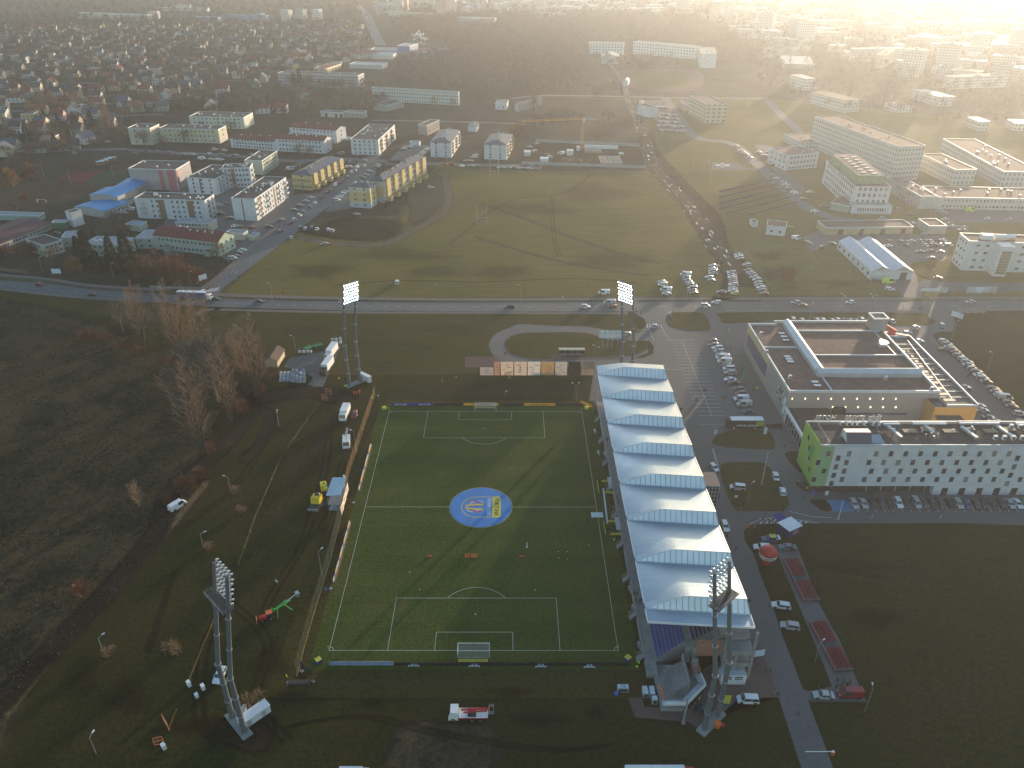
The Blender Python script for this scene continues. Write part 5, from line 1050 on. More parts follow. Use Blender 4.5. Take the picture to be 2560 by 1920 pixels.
bld('garage','low white garages with dark doors before the bare trees','garage',('F',560,1008),('F',760,1018),('A','F',555,965),7,wall((.48,.46,.44)),m_flat,stripe=[('f',.2,.3,m_dark,0,.7),('f',.62,.72,m_dark,0,.7),('f',.82,.95,m_dark,0,.7)])
bld('garage','low grey garage with a white awning right of the white garages','garage',('F',770,1015),('F',940,1022),('A','F',775,965),7,wall((.36,.34,.33)),m_flat,fl=1,wf=4)
bld('workshop','small brick workshop with flat roof beyond the street','workshop',('F',1405,1165),('F',1480,1172),('A','F',1400,1080),('b','F',1575,1120),wall((.34,.30,.25)),m_flat,fl=1,wsd=3)
bld('shed','small white-fronted shed with grey roof left of the right tall flats','shed',('F',1830,1138),('F',1905,1140),('A','F',1830,1095),16,wall(W_w),m_slate,'gabley',rise=1.2,fl=1)
bld('shed','low white shed with a flat roof at the tall flats car park','shed',('F',1330,1262),('F',1410,1265),('A','F',1325,1230),5,wall(W_w),m_flatl,fl=1)
bld('school_house','beige building with large orange hipped roof at the edge of the suburb','building',('F',800,492),('F',885,512),('B','F',885,468),('b','F',980,478),wall(W_c),m_tile2,'hip',rise=5,fl=2,wf=5,wsd=7,vents=3)
bld('apartment_block','small yellow flats with balconies beyond the grey college',AP,('F',222,610),('F',310,620),('A','F',218,560),14,wall(W_y),m_flat,fl=3,wf=4)
bld('apartment_block','yellow flats with lit red edge beside conifers beyond the grey college',AP,('F',500,630),('F',615,635),('A','F',490,590),('b','F',692,590),wall(W_y),m_tile2,fl=3,wf=5,wsd=4)
bld('warehouse','long low warehouse with a pale roof below the factory','warehouse',('F',810,590),('F',1090,600),('A','F',808,555),('B','F',1215,545),wall((.45,.47,.46)),m_flatl,fl=1)
bld('warehouse','white warehouse with yellow corner left of the factory','warehouse',('F',1005,510),('F',1185,512),('A','F',1005,478),('A','F',1020,450),wall((.6,.58,.5)),m_flatl,fl=1)
fb=mat('factory_blue',(.06,.12,.36),.6)
bld('factory_hall','dark blue factory hall beside the wood, by the steam plume','factory',('F',1225,465),('F',1330,470),('A','F',1225,395),30,fb,m_flatl,fl=1,vents=4)
bld('factory_hall','low factory hall with red roof below the steam plume','factory',('F',1400,470),('F',1550,475),('A','F',1400,440),25,wall(W_w),m_tile2,'gable',fl=1,vents=3)
bld('factory_hall','blue factory tank building at the right end of the works','factory',('F',1550,485),('F',1665,488),('A','F',1550,435),20,fb,m_flatl,fl=1,vents=3)
bld('warehouse','dark low warehouse left of the blue factory hall','warehouse',('F',985,455),('F',1220,460),('A','F',985,430),26,wall((.3,.3,.33)),m_slate,fl=1)
bld('factory_hall','grey arched hall at the near side of the works','factory',('F',1370,520),('F',1500,500),('A','F',1372,478),20,wall((.42,.44,.46)),m_flatl,'gable',rise=2,fl=1)
gG='pale green school buildings by the main road';grn=wall(W_g);grn2=wall((.44,.48,.40))
bld('pool_hall','blue roofed hall, lower front section at the far left of the estate','sports hall',('I',660,600),('I',905,642),('A','I',652,542),('b','I',1030,545),wall((.36,.37,.38)),m_bluer,'gabley',rise=1.3,fl=1,wsd=6,group='blue roofed halls')
bld('pool_hall','blue roofed hall, taller middle section with red edge','sports hall',('I',800,545),('I',1040,562),('B','I',1022,457),('b','I',1160,490),wall((.40,.38,.36)),m_bluer,'gabley',rise=1.3,fl=1,wsd=6,group='blue roofed halls')
bld('pool_hall','blue roofed hall, rear section in front of the grey sports hall','sports hall',('I',960,470),('I',1165,472),('B','I',1160,400),('b','I',1375,370),wall((.38,.37,.36)),m_bluer,'gabley',rise=1.5,fl=1,wsd=8,group='blue roofed halls')
t,L_,dp,h=bld('school_building','pale green school with dark red gabled roof beside the junction','school',('I',1350,905),('I',1905,972),('B','I',1895,850),('b','I',2005,890),wall((.42,.52,.42)),m_tile,'gable',fl=2,wf=14,wsd=3,rise=3.2,vents=7,group=gG)
for u in (.17,.80): b=MB();b.box(u*L_,-2.2,0,u*L_+3.2,0,3,grn,m_tile);b.build('porch',t)
bld('school_annex','pale green annex with whitish flat roof behind the spruces','school',('I',755,965),('I',1075,982),('B','I',1060,880),('b','I',1195,915),grn,m_flatl,fl=2,wf=6,wsd=2,vents=7,group=gG)
bld('school_annex','low white roofed link between the green annex and the red roofed school','school',('I',1190,905),('I',1350,905),('A','I',1180,818),('A','I',1190,745),grn,m_flatl,fl=2,wf=2,group=gG)
bld('school_annex','two storey pale building with white roof behind the red roofed school','school',('I',1528,748),('I',1830,760),('B','I',1812,692),('b','I',1900,718),grn2,m_flatl,fl=2,wf=9,vents=2,group=gG)
bld('garage','low garage with pale roof right of the red roofed school','garage',('I',1960,822),('I',2110,832),('B','I',2100,778),('b','I',2140,802),grn2,m_flatl,fl=1,group=gG)
bld('shed','small white-roofed shed by the side street fence','shed',('J',212,832),('J',258,838),('A','J',210,795),('b','J',298,805),grn2,m_flatl,fl=1)
bld('stair_tower','free standing white stair tower left of the blue roofs','tower',('I',648,718),('I',735,690),('A','I',612,597),5,wall(W_w),m_flat,fl=1)
bld('garage','low garage with open dark bays under bare trees','garage',('I',1095,745),('I',1215,757),('B','I',1197,707),('b','I',1263,722),grn2,m_flatl,fl=1)
bld('garage','low grey-roofed garage row left of the white annex','garage',('I',555,895),('I',690,885),('A','I',565,810),('A','I',620,755),grn,m_flatl,fl=1,wf=2)
bld('school_annex','pale house with brownish roof behind bare trees at the left','building',('I',255,925),('I',405,978),('B','I',400,880),('b','I',555,925),wall((.45,.46,.38)),m_brownr,fl=2,wf=2,wsd=4)
bld('depot','long depot with dark maroon roof at the left edge','depot',('I',-160,990),('I',465,728),('B','I',455,682),24,wall((.38,.40,.36)),mat('maroon_roof',(.10,.035,.04),.7,sc_=.3),'gable',rise=1.5,fl=1,wf=22)
bld('kiosk','dark green kiosk with pale roof beside the maroon roofed depot','kiosk',('I',465,738),('I',580,735),('A','I',460,680),4,mat('bottle_green',(.03,.16,.08),.6),m_flatl,fl=1)
bld('depot','pale green boundary sheds behind the maroon roofed depot','depot',('I',-60,655),('I',345,668),('A','I',-60,612),6,wall((.28,.40,.34)),m_flatl,fl=1)
# ---------------------------------------------------------------- hospital and east side
gH='hospital blocks';hw_=(.62,.62,.62)
bld('hospital_block','tallest hospital block, a long slab with blank cream end wall','hospital',('L',1240,385),('L',1432,372),('B','L',1480,127),('A','H',655,995),facade('facade_hosp',(.50,.48,.44),(.17,.17,.17),2.6,3.1),m_gravel,fl=9,vents=9,group=gH)
t,L_,dp,h=bld('hospital_block','white hospital block with green top storey and white end wing','hospital',('L',950,600),('L',1205,605),('B','L',1225,432),('A','L',700,240),wall(hw_),m_gravel,fl=4,wf=6,wsd=15,group=gH,wins=(1.6,2.2))
b=MB();b.box(2.5,7,h,L_-3,dp-3,h+5,wall((.20,.30,.18)),m_gravel);b.box(2.3,6.8,h+5,L_-2.8,dp-2.8,h+5.4,m_white,m_gravel);b.build('top_storey',t)
b=MB();b.box(-2,-6,0,L_+1,0,5.2,wall(hw_),m_flatl);b.build('porch',t)
for i in range(12): obj('window',winmesh(1.,2.2),t,(2+i*(L_-5)/11,-6,1.5))
vm=MB();vm.cbox(0,0,0,3.4,1.2,.7,m_white);me=vm.mesh('roof_vent')
for i in range(7): obj('roof_vent',me,t,(L_*.35,12+i*6.5,h+5.05),.2);obj('roof_vent',me,t,(L_*.62,10+i*6.5,h+5.05),.2)
bld('hospital_annex','low green box annex beside the white hospital block','hospital',('L',795,595),('L',930,620),('A','L',788,545),('A','L',702,463),wall((.24,.34,.24)),m_gravel,fl=1,group=gH)
bld('hospital_block','white hospital wing at the front left with small paired windows','hospital',('L',480,312),('L',700,288),('A','L',512,203),('A','L',430,145),wall(hw_),m_gravel,fl=3,wf=8,wsd=4,group=gH,vents=3)
bld('hospital_block','pale hospital wing behind the front left wing','hospital',('L',590,160),('L',860,150),('A','L',600,110),('A','L',450,45),facade('facade_hosp2',(.50,.49,.46),(.2,.2,.2),3,3.2),m_gravel,fl=3,group=gH,vents=12)
bld('hospital_block','long hospital block along the right picture edge','hospital',('L',2030,425),('L',2300,430),('A','L',2035,318),('A','L',1548,78),MT['facade_hosp2'],m_gravel,fl=4,group=gH,vents=14)
bld('hospital_block','hospital block between the tall slab and the right edge block','hospital',('L',1680,418),('L',1835,415),('A','L',1668,305),('A','L',1485,190),MT['facade_hosp2'],m_gravel,fl=3,group=gH,vents=4)
bld('hospital_block','low two storey hospital front facing the car park','hospital',('L',1560,588),('L',2330,605),('A','L',1580,505),('A','L',1505,425),wall((.52,.50,.46)),m_gravel,fl=2,wf=26,group=gH,vents=10)
bld('hospital_block','low hospital wing running back beside the white block','hospital',('L',1440,590),('L',1558,588),('A','L',1445,500),('A','L',1240,357),wall((.50,.48,.45)),m_gravel,fl=2,wsd=10,group=gH,vents=8)
bld('garage','long low yellow garage row with brown roof','garage',('L',760,777),('L',1395,770),('A','L',755,728),('A','L',698,677),wall((.46,.38,.22)),m_brownr,fl=1,stripe=[('f',.15,.21,m_brownr,0,.8),('f',.39,.44,m_brownr,0,.8),('f',.63,.68,m_brownr,0,.8),('f',.87,.92,m_brownr,0,.8)])
bld('service_building','low grey service building right of the yellow garages','building',('L',1505,772),('L',1635,772),('B','L',1643,715),('A','L',1448,662),wall((.42,.39,.36)),m_gravel,fl=1)
bld('service_building','small white building with brown flat roof on the lawn','building',('L',330,775),('L',470,790),('B','L',479,726),('A','L',262,662),wall(hw_),m_gravel,fl=1,wf=2)
bld('shed','tiny white shed beside the small white building','shed',('L',232,722),('L',272,722),('A','L',232,690),6,wall(hw_),m_gravel,fl=1)
A_,B_=Vector(g('L',1088,1103)),Vector(g('L',1392,1103));hh_=height(A_,'L',1102,1042);M_=(A_+B_)/2;m_tent=mat('tent_fabric',(.55,.56,.62),.55,sc_=.3)
t=thing('tent_hall','white twin gabled hall with a dark door beside the lime ambulance','hall',(A_.x,A_.y,0),math.atan2((B_-A_).y,(B_-A_).x));L_=(B_-A_).length;dp=(Vector(g('L',862,822,hh_))-A_).dot(Vector((-(B_-A_).y,(B_-A_).x)).normalized())
b=MB();b.box(0,0,0,L_,dp,hh_,wall(hw_))
for s in (0,1):
 for y_ in (0,dp): b.add([(s*L_/2,y_,hh_),(s*L_/2+L_/2,y_,hh_),(s*L_/2+L_/4,y_,hh_+2.6)],[(0,1,2),(2,1,0)],wall(hw_))
b.build('wall',t)
for s in (0,1):
 b=MB()
 for q in (0,1): x_=s*L_/2+q*L_/2;xm=s*L_/2+L_/4;v=[(x_,-.3,hh_),(xm,-.3,hh_+2.65),(xm,dp+.3,hh_+2.65),(x_,dp+.3,hh_)];b.add(v,[(0,1,2,3)] if q else [(3,2,1,0)],m_tent)
 b.build('roof',t)
b=MB();b.box(L_*.70,-.06,0,L_*.86,-.01,hh_*.85,m_dark);b.build('door',t)
for i in range(7): b=MB();b.box(-.06,dp*(i+.4)/7,1.2,-.01,dp*(i+.4)/7+1.6,3.,m_glass);b.build('window',t)
t,L_,dp,h=bld('office_building','white modern building with tall glazed bay at the right edge','office building',('L',1750,1034),('L',2420,1060),('A','L',1792,826),('A','L',1710,766),wall((.66,.66,.66)),m_gravel,fl=4,wf=9,wsd=3,wins=(1.9,1.4),skip=lambda r,i,f: r == 0 and i in (3,4))
b=MB();b.box(L_*.28,-6.5,0,L_*.42,0,h+.3,wall((.66,.66,.66)),m_rfl);b.build('bay',t);b=MB();b.box(L_*.305,-6.6,1.0,L_*.41,-6.45,h-2,mat('bronze_glass',(.20,.17,.10),.12,spec=.9));b.build('bay_glazing',t)
b=MB()
for i in range(9): b.box(L_*.305,-6.68,1+i*(h-3.2)/8,L_*.41,-6.6,1.12+i*(h-3.2)/8,m_frame)
b.build('mullion_grid',t)
b=MB();b.tube((L_*.3,4,h+1.2),(L_*.55,7,h+1.2),1.1,m_white,10);b.build('roof_duct',t);b=MB();b.cbox(L_*.22,5,h,5,3,2.4,m_white);b.build('roof_unit',t)
bld('clinic','school block with beige end wall and dark roof beside the car park','school',('G',1662,1065),('G',1835,1060),('A','G',1680,905),('A','G',1580,828),facade('facade_clinic',(.48,.42,.30),(.12,.12,.12),5,3.3),m_brownr,fl=4,vents=2)
bld('clinic','low dark wing left of the beige ended block','school',('G',1480,960),('G',1600,960),('A','G',1470,900),('A','G',1460,865),wall((.36,.33,.30)),m_brownr,fl=1)
gS='long white school at the edge of the wood'
fs=facade('facade_school',(.58,.60,.60),(.16,.18,.2),4.2,3.6)
bld('school_building','long white school with even windows at the edge of the wood','school',('G',1040,462),('G',1580,512),('B','G',1575,408),16,fs,m_slate,fl=4,group=gS)
bld('school_building','right wing of the long white school with blank end wall','school',('G',1620,588),('G',1755,592),('B','G',1758,470),('A','G',1592,408),wall(W_w),m_slate,fl=4,group=gS,vents=3)
bld('school_building','left wing of the white school behind its hall','school',('G',665,465),('G',962,472),('A','G',667,372),16,fs,m_slate,fl=4,group=gS)
bld('sports_hall','pale arched hall before the left school wing','sports hall',('G',770,552),('G',918,555),('A','G',768,490),30,wall((.46,.50,.46)),m_flatl,'gabley',rise=3,fl=1)
bld('shed','white shed with pale gabled roof beside the path','shed',('G',958,740),('G',1000,742),('A','G',955,700),14,wall(W_w),m_flatl,'gabley',rise=2,fl=1)
bld('shed','small flat white building in the far car park','building',('G',1188,1018),('G',1255,1010),('A','G',1165,935),20,wall(W_w),m_brownr,fl=1)
bld('stadium_shed','pale flat building at the wood edge left of the lone poplar','building',('F',2068,948),('F',2165,950),('A','F',2065,900),22,wall(W_w),m_slate,fl=1,wf=2)
bld('hall','grey hall with pale end right of the wood edge building','hall',('G',20,960),('G',55,965),('A','G',10,905),40,wall((.4,.4,.42)),m_slate,'gabley',rise=2,fl=1)
fx=[facade('facade_city_%d' % i,c,(.2,.2,.2),3.2,3.0) for i,c in enumerate([(.52,.50,.46),(.60,.58,.55),(.46,.44,.40),(.55,.50,.42),(.40,.38,.38)])]
city=[('H',650,975,780,965,665,870,440,790,'white haze dimmed block with light roof strips'),('H',300,782,400,778,305,682,150,645,'pale slab in the haze left of the white block'),('H',655,515,800,520,655,455,640,430,'long pale block in the haze with bright roof'),('H',650,365,820,372,655,322,650,300,'far white slab high in the haze'),
 ('H',130,590,400,600,130,548,150,480,'manor like block with dormers in the haze'),('H',1480,920,1600,915,1470,840,1340,770,'square pale block in the haze right of the slab'),('H',1100,975,1240,970,1095,915,1090,880,'faded block just behind the tall hospital slab'),('H',1800,1130,1900,1130,1790,1050,1770,1010,'pale block near the right edge in the haze'),
 ('H',2115,1130,2260,1135,2115,1065,2110,1030,'pale house block at the right picture edge in the haze'),('H',0,480,260,490,0,420,0,400,'long white building dimmed by haze, left of the manor'),('H',620,130,770,135,620,-40,610,-60,'first haze-veiled tower from the left'),('H',800,145,950,150,800,-30,790,-50,'second haze-veiled tower from the left'),('H',1000,150,1140,160,1000,20,990,0,'third haze-veiled tower from the left'),
 ('H',690,205,900,212,690,160,690,140,'long block before the veiled towers'),('H',580,300,700,305,580,230,575,210,'pale block under the veiled towers'),('G',2160,500,2212,505,2165,405,2150,390,'white block cut by trees at the lawn edge'),('G',190,165,440,178,190,105,190,85,'white twin block above the wood'),('G',770,50,900,55,770,20,770,10,'far pale block above the wood'),
 ('F',1145,135,1590,170,1145,90,1150,50,'long white flats with red roof beyond the wood'),('F',1750,240,2060,250,1750,150,1740,110,'white apartment complex left of the wood top'),('F',1200,90,1310,92,1200,-60,1190,-80,'red and white tower block, leftmost beyond the wood'),('F',1560,140,1640,145,1560,-40,1555,-60,'red and white striped tower block beyond the long flats'),('F',1900,70,1990,72,1905,-50,1900,-60,'pale tower block right of the striped one'),('F',1640,110,1720,112,1640,-30,1635,-50,'grey tower adjoining the striped tower block'),
 ('F',345,165,410,168,347,80,345,60,'narrow white block in the upper suburb'),('F',220,195,290,198,222,85,220,60,'narrow cream block with steep roof in the upper suburb'),('F',490,170,550,172,490,80,485,60,'narrow tan block in the upper suburb'),('F',0,190,45,192,0,115,0,95,'blue ended block in the upper suburb'),
 ('E',680,160,1280,180,680,110,680,85,'very long pale green slab beyond the suburb'),('E',1285,165,1370,165,1285,100,1285,85,'pink ended block closing the long slab'),('E',1920,190,2300,200,1920,125,1925,110,'long blue flats beyond the suburb'),('E',1680,185,1890,188,1680,145,1680,135,'low blue building left of the blue flats'),('E',1360,95,1790,100,1360,65,1365,55,'wide low depot at the top of the suburb'),('E',1520,80,1650,78,1520,40,1490,20,'bright walled hall at the top of the suburb')]
for i,(v,ax_,ay,bx,by,tx,ty,dx,dy,lab) in enumerate(city):
 blue_='blue' in lab;f_=facade('facade_blue',(.20,.32,.52)) if blue_ else facade('facade_tower',(.50,.30,.26)) if 'red and white' in lab and 'tower' in lab else fx[i % 5]
 bld('apartment_block' if 'hall' not in lab and 'depot' not in lab else 'hall',lab,AP if 'hall' not in lab and 'depot' not in lab else 'hall',(v,ax_,ay),(v,bx,by),('A',v,tx,ty),('A',v,dx,dy) if 'H' == v and dy > 300 else 14,f_,m_flatl if i % 3 else m_brownr,fl=1,group='distant blocks',par=False)
def gv(v,x,y,Yp):
 X_,Y_=px(v,x,y);d=Fv + Rv*((X_-1280)/FPX) - Uv*((Y_-960)/FPX);k=(Yp-CAM[1])/d.y;p=Vector(CAM)+d*k;return p.x,p.z
# ---------------------------------------------------------------- hotel
HX0,HX1,HY0,HY1,HH=97.8,184.,58.2,71.0,17.6
hot=thing('hotel','white and lime green hotel with a dark ground floor and cluttered flat roof','hotel',(HX0,HY0,0));HL=HX1-HX0;HD=HY1-HY0
m_hg=mat('lime_green_render',(.24,.42,.08),.85,sc_=.15,var=.08);m_hg2=mat('mint_green_render',(.26,.42,.20),.85,sc_=.15,var=.08);m_hb=mat('dark_brick',(.035,.028,.028),.85,sc_=1)
b=MB();b.box(0,0,3.3,4.4,HD,HH,m_hg);b.box(4.4,0,3.3,HL,HD,HH,wall(W_w),m_flat);b.build('wall',hot)
b=MB();b.box(.01,-.03,3.31,4.39,0,HH-.01,m_hg2);b.build('mint_corner_panel',hot)
b=MB();b.box(3.,1.6,0,37,HD,3.3,m_hb);b.box(37,.02,0,HL,HD,3.3,wall(W_w));b.build('ground_floor',hot)
b=MB();b.box(0,0,HH,HL,.35,HH+.5,m_rfl);b.box(0,HD-.35,HH,HL,HD,HH+.5,m_rfl);b.box(0,.35,HH,.35,HD-.35,HH+.5,m_hg);b.build('parapet',hot)
b=MB();b.box(.36,.36,HH,HL,HD-.36,HH+.06,m_flat);b.build('roof',hot)
hwin=MB();hwin.box(-.62,-.05,0,.62,.02,1.75,m_dark);hwin.box(-.54,-.07,.08,.54,-.05,1.67,m_glass);hwin.box(-.7,-.2,-.08,.7,0,0,m_rfl);hwm=hwin.mesh('window');hw3=[hwm,hwm,hwm]
for q in (3,4,5): k_=hwm.copy();k_.materials[1]=m_gls[q];hw3.append(k_)
rowsx={962: [955,1087]+[1262+95*i for i in range(10)],990: [1017,2170],1018: [887,1070]+[1215+94*i for i in range(10)],1046: [1002,2148],1073: [925,1055]+[1230+93.5*i for i in range(10)],1100: [988,2125],1127: [860,1041,1185]+[1280+93*i for i in range(8)]+[2018,2187],1153: [973,2103]}
for yy,xs in rowsx.items():
 for x_ in xs:
  X_,Z_=gv('M',x_,yy,HY0);obj('window',random.choice(hw3),hot,(X_-HX0,-.02,Z_-.9))
for (x_,z_) in [(170-i*0,0) for i in range(0)]: pass
for i in range(5):
 for zz in (5.5,8.4,11.3,14.2): obj('window',hwm,hot,(HL-22+i*4.4,-.02,zz)) if i > 0 else None
for k_,(yy,zz) in enumerate(((3.2,6.2),(5.,9.0),(6.5,11.6),(8.4,14.))): obj('window',hwm,hot,(0,yy,zz),-math.pi/2)
b=MB();b.box(-.06,3.2,11.4,0,5.4,15.2,m_green);b.build('wall_sign',hot)
for i in range(7): b=MB();b.box(39.5+i*5.2,-.08,.1,41.3+i*5.2,0.0,2.6,m_glass);b.box(39.3+i*5.2,-.05,2.6,41.5+i*5.2,.0,2.8,m_frame);b.build('glass_door',hot)
for i in range(5): b=MB();b.box(16+i*4.4,1.5,.2,19.2+i*4.4,1.58,2.9,m_glass);b.box(17.55+i*4.4,1.44,.2,17.7+i*4.4,1.5,2.9,m_frame);b.build('lobby_window',hot)
rd=random.Random(3)
hd_=MB();hd_.box(8.2,1.2,HH,15.5,5.2,HH+.1,m_slate)
hd_.add([(8.2,1.2,HH+.1),(15.5,1.2,HH+.1),(15.5,3.4,HH+2.6),(8.2,3.4,HH+2.6),(15.5,5.8,HH+2.3),(8.2,5.8,HH+2.3),(15.5,5.8,HH),(8.2,5.8,HH)],[(0,1,2,3),(3,2,4,5),(5,4,6,7)],m_slate);hd_.add([(8.2,1.2,HH),(8.2,3.4,HH+2.6),(8.2,5.8,HH+2.3),(8.2,5.8,HH)],[(0,1,2,3)],wall(W_w));hd_.add([(15.5,1.2,HH),(15.5,3.4,HH+2.6),(15.5,5.8,HH+2.3),(15.5,5.8,HH)],[(3,2,1,0)],m_slate);hd_.build('roof_hatch_house',hot)
b=MB();b.add([(15.5,1.2,HH+.15),(19.2,1.2,HH+.15),(18.2,3.6,HH+1.7),(15.5,3.6,HH+1.7)],[(0,1,2,3)],m_roof);b.build('sloped_skylight',hot)
ac=MB();ac.cbox(0,0,.3,1.,.8,1.3,m_white);ac.cbox(0,-.42,.5,.8,.04,.8,m_dark);acm=ac.mesh('air_conditioner')
for i,x_ in enumerate((10,12,13.6,15,17.2,19.6,21.5)): obj('air_conditioner',acm,hot,(x_,10.6,HH),.1*i)
for i in range(5): obj('air_conditioner',acm,hot,(52+i*2.6,3.2,HH),0)
for i in range(4): obj('air_conditioner',acm,hot,(60+i*2.6,9.2,HH),0)
for x0_,x1_,y_ in ((22,27,10),(31,41,10.2),(45,57,10.4),(62,72,9.6)):
 for q in (0,.9): b=MB();b.tube((x0_,y_+q,HH+1.1),(x1_,y_+q,HH+1.1),.32,m_rfl,8);b.build('roof_duct',hot)
for x_,y0_,y1_ in ((24,3.5,10.5),(46,3.2,9.5),(57,3,10),(35,6,10)): b=MB();b.obox((x_,(y0_+y1_)/2,HH+.7),(.25,-1,0),(y1_-y0_),.9,.6,m_rfl);b.build('roof_duct',hot)
for i in range(26): x_=rd.uniform(17,HL-4);y_=rd.uniform(3,10.5);b=MB();b.tube((x_,y_,HH),(x_,y_,HH+rd.uniform(.5,1.6)),rd.choice((.1,.18,.3)),m_steel,6);b.build('vent_pipe',hot)
b=MB()
for i in range(7): b.box(27+i*6,6.5+(i % 2),HH+.1,31+i*6,8.4+(i % 2),HH+.5,m_dark,mat('tan_panel',(.32,.24,.15),.7,sc_=1))
b.build('roof_unit',hot)
b=MB();rail(b,[(3,.8,HH),(3,11,HH),(HL,11.8,HH)],1.,2,m_steel,2.5);b.build('railing',hot)
m_let=mat('sign_letter',(.55,.50,.46),.5)
b=MB();b.box(2,HD-.2,HH+.1,24,HD-.1,HH+.3,m_steel);b.build('sign_frame',hot)
for s_,x_,sz in (('HOTEL',5.6,2.1),('STYLES',14.6,1.9),('ibis',20.6,3.1)): lettering(s_,sz,m_let,hot,(x_,HD+.05,HH+1.5),(math.pi/2,0,math.pi),'sign_letters',ex=.12)
# ---------------------------------------------------------------- shopping mall
MX,MY=102.8,99.2
mal=thing('shopping_mall','large low mall with brown gravel roof and pale L shaped skylight ridge','shopping mall',(MX,MY,0));mg=mat('mall_grey_panel',(.30,.285,.27),.75,sc_=.1,var=.08);m_mo=mat('mall_orange_panel',(.60,.33,.10),.7,sc_=.2);m_mb=mat('mall_blue_panel',(.075,.085,.17),.6)
def mb(name,*a):
 b=MB()
 for q in a: b.box(*q)
 return b.build(name,mal)
mb('wall',(0,0,0,51.1,52.3,11,mg,m_gravel),(11.3,52.3,0,48.7,55.9,10.6,mg,m_gravel),(51.1,-5.8,0,61.6,45,9.4,mg,m_dark))
pw=.5
mb('parapet',(0,0,11,51.1,pw,11.9,m_rfl),(0,pw,11,pw,52.3,11.9,m_rfl),(50.6,pw,11,51.1,45,11.9,m_rfl),(pw,51.9,11,11.3,52.3,11.8,m_rfl),(11.3,55.4,10.6,48.7,55.9,11.5,m_rfl),(61.2,-5.8,9.4,61.6,45,10.2,m_rfl),(51.1,44.6,9.4,61.2,45,10.2,m_rfl),(51.1,-5.8,9.4,61.2,-5.4,10.,m_rfl))
mb('roof_kerb',(14.6,pw,11.02,15,12,11.6,m_rfl),(.5,32.4,11.02,14,32.9,11.6,m_rfl),(14.5,26.5,11.02,50.6,27,11.5,m_rfl),(14,46.5,11.02,50,47,11.6,m_rfl),(47.5,27,11.02,47.9,51,11.5,m_rfl))
b=MB();m_sk=mat('pale_skylight_sheet',(.52,.56,.58),.35,.3,sc_=.2)
def ridge(b,x0_,y0_,x1_,y1_,hw2,z0_,z1_):
 a=Vector((x0_,y0_,0));c=Vector((x1_,y1_,0));d=(c-a).normalized();q=Vector((-d.y,d.x,0))*hw2;P=[a+q,a-q,c-q,c+q];lo=[(p.x,p.y,11.02) for p in P];md=[(p.x,p.y,z0_) for p in P];r1,r2=(a.x,a.y,z1_),(c.x,c.y,z1_)
 b.add(lo+md+[r1,r2],[(0,1,5,4),(1,2,6,5),(2,3,7,6),(3,0,4,7),(5,6,9,8),(7,4,8,9),(4,5,8),(6,7,9)],m_sk)
ridge(b,15.2,52.6,14.9,13.2,1.7,12.6,13.8);ridge(b,13.4,12.6,49.8,12.6,2.0,12.6,13.6);b.build('skylight_ridge',mal)
mb('lift_tower',(47.0,47.3,11,52.6,52.4,16,mg,m_dark));mb('tower_rim',(46.8,47.1,16,52.8,47.5,16.5,m_white),(46.8,52.2,16,52.8,52.6,16.5,m_white),(46.8,47.5,16,47.2,52.2,16.5,m_white),(52.4,47.5,16,52.8,52.2,16.5,m_white))
b=MB();gc=Vector((MX+46.1,MY+34.9,13.));nh=(sd+(Vector(CAM)-gc).normalized()).normalized();e1=nh.orthogonal().normalized();e2=nh.cross(e1);RC=26.  # mirror cap shaped and tilted between sun and camera to throw a glint
gv_=[Vector((46.1,34.9,13.))+nh*(RC*math.cos(.016*j)-RC)+(e1*math.cos(a*.5236)+e2*math.sin(a*.5236))*RC*math.sin(.016*j) for j in range(6) for a in range(12)]
b.add(gv_,[(j*12+a,j*12+(a+1) % 12,(j+1)*12+(a+1) % 12,(j+1)*12+a) for j in range(1,5) for a in range(12)]+[tuple(12+a for a in range(12))],mat('sun_glint_cap',(.95,.9,.8),.13,1.));b.cbox(46.1,34.9,11,2.6,2.6,1.,m_rfl);o=b.build('sun_glint_cap',mal)
for p in o.data.polygons: p.use_smooth=p.material_index == 0
b=MB();b.obox((54.5,49.8,11.5),(1,-.35,-.5),7,.8,1.3,m_red);b.obox((57,46.5,9.8),(1,-.4,0),9,1.2,1.,m_red);b.build('red_slide',mal)
for i in range(13):
 b=MB();b.box(51.3,-4.5+i*3.9,9.6,61.1,-4.3+i*3.9,9.8,m_steel if i % 3 else m_slate);b.build('roof_beam',mal)
b=MB();b.obox((56.8,20,9.95),(.1,1,0),44,.3,.12,m_rfl);b.build('roof_beam',mal)
mb('orange_corner_wall',(47.3,-5.86,0,61.66,-5.8,9.0,m_mo),(47.24,-5.8,0,47.3,0,9.0,m_mo));mb('entrance_canopy',(48,-9.2,5.5,56.5,-5.9,5.9,m_slate));mb('corner_block',(47.3,-5.8,0,51.1,0,8.9,m_mo,m_dark))
mb('blue_wall_panel',(-.06,24,3.2,0,50,8.6,m_mb));mb('yellow_wall_panel',(-.05,22,8.65,0,51.5,11.2,mat('mall_sand_panel',(.55,.42,.22),.7)),(-.05,22,2.8,0,51.5,3.15,MT['mall_sand_panel']))
rd=random.Random(5);b=MB()
for i in range(16):
 y_=rd.uniform(2.6,10);z_=rd.uniform(2,9);b.box(-.05-.002*i,y_,z_,0,y_+rd.uniform(.6,1.8),z_+rd.uniform(.5,1.4),rd.choice((m_dark,m_frame,m_brownr,m_slate)))
b.build('mural',mal);b=MB();b.box(-.1,.6,2,-.06,2.6,8,m_bw);b.build('wall_poster',mal)
wl_=mat('lit_wall_lamp',(1,.82,.55),.5,emit=.45);wl_.cycles.emission_sampling='NONE'
for i in range(9): b=MB();b.cbox(0,-.15,0,.36,.3,.6,wl_);b.build('wall_lamp',mal,(1.5+i*4.4,0,8.5))
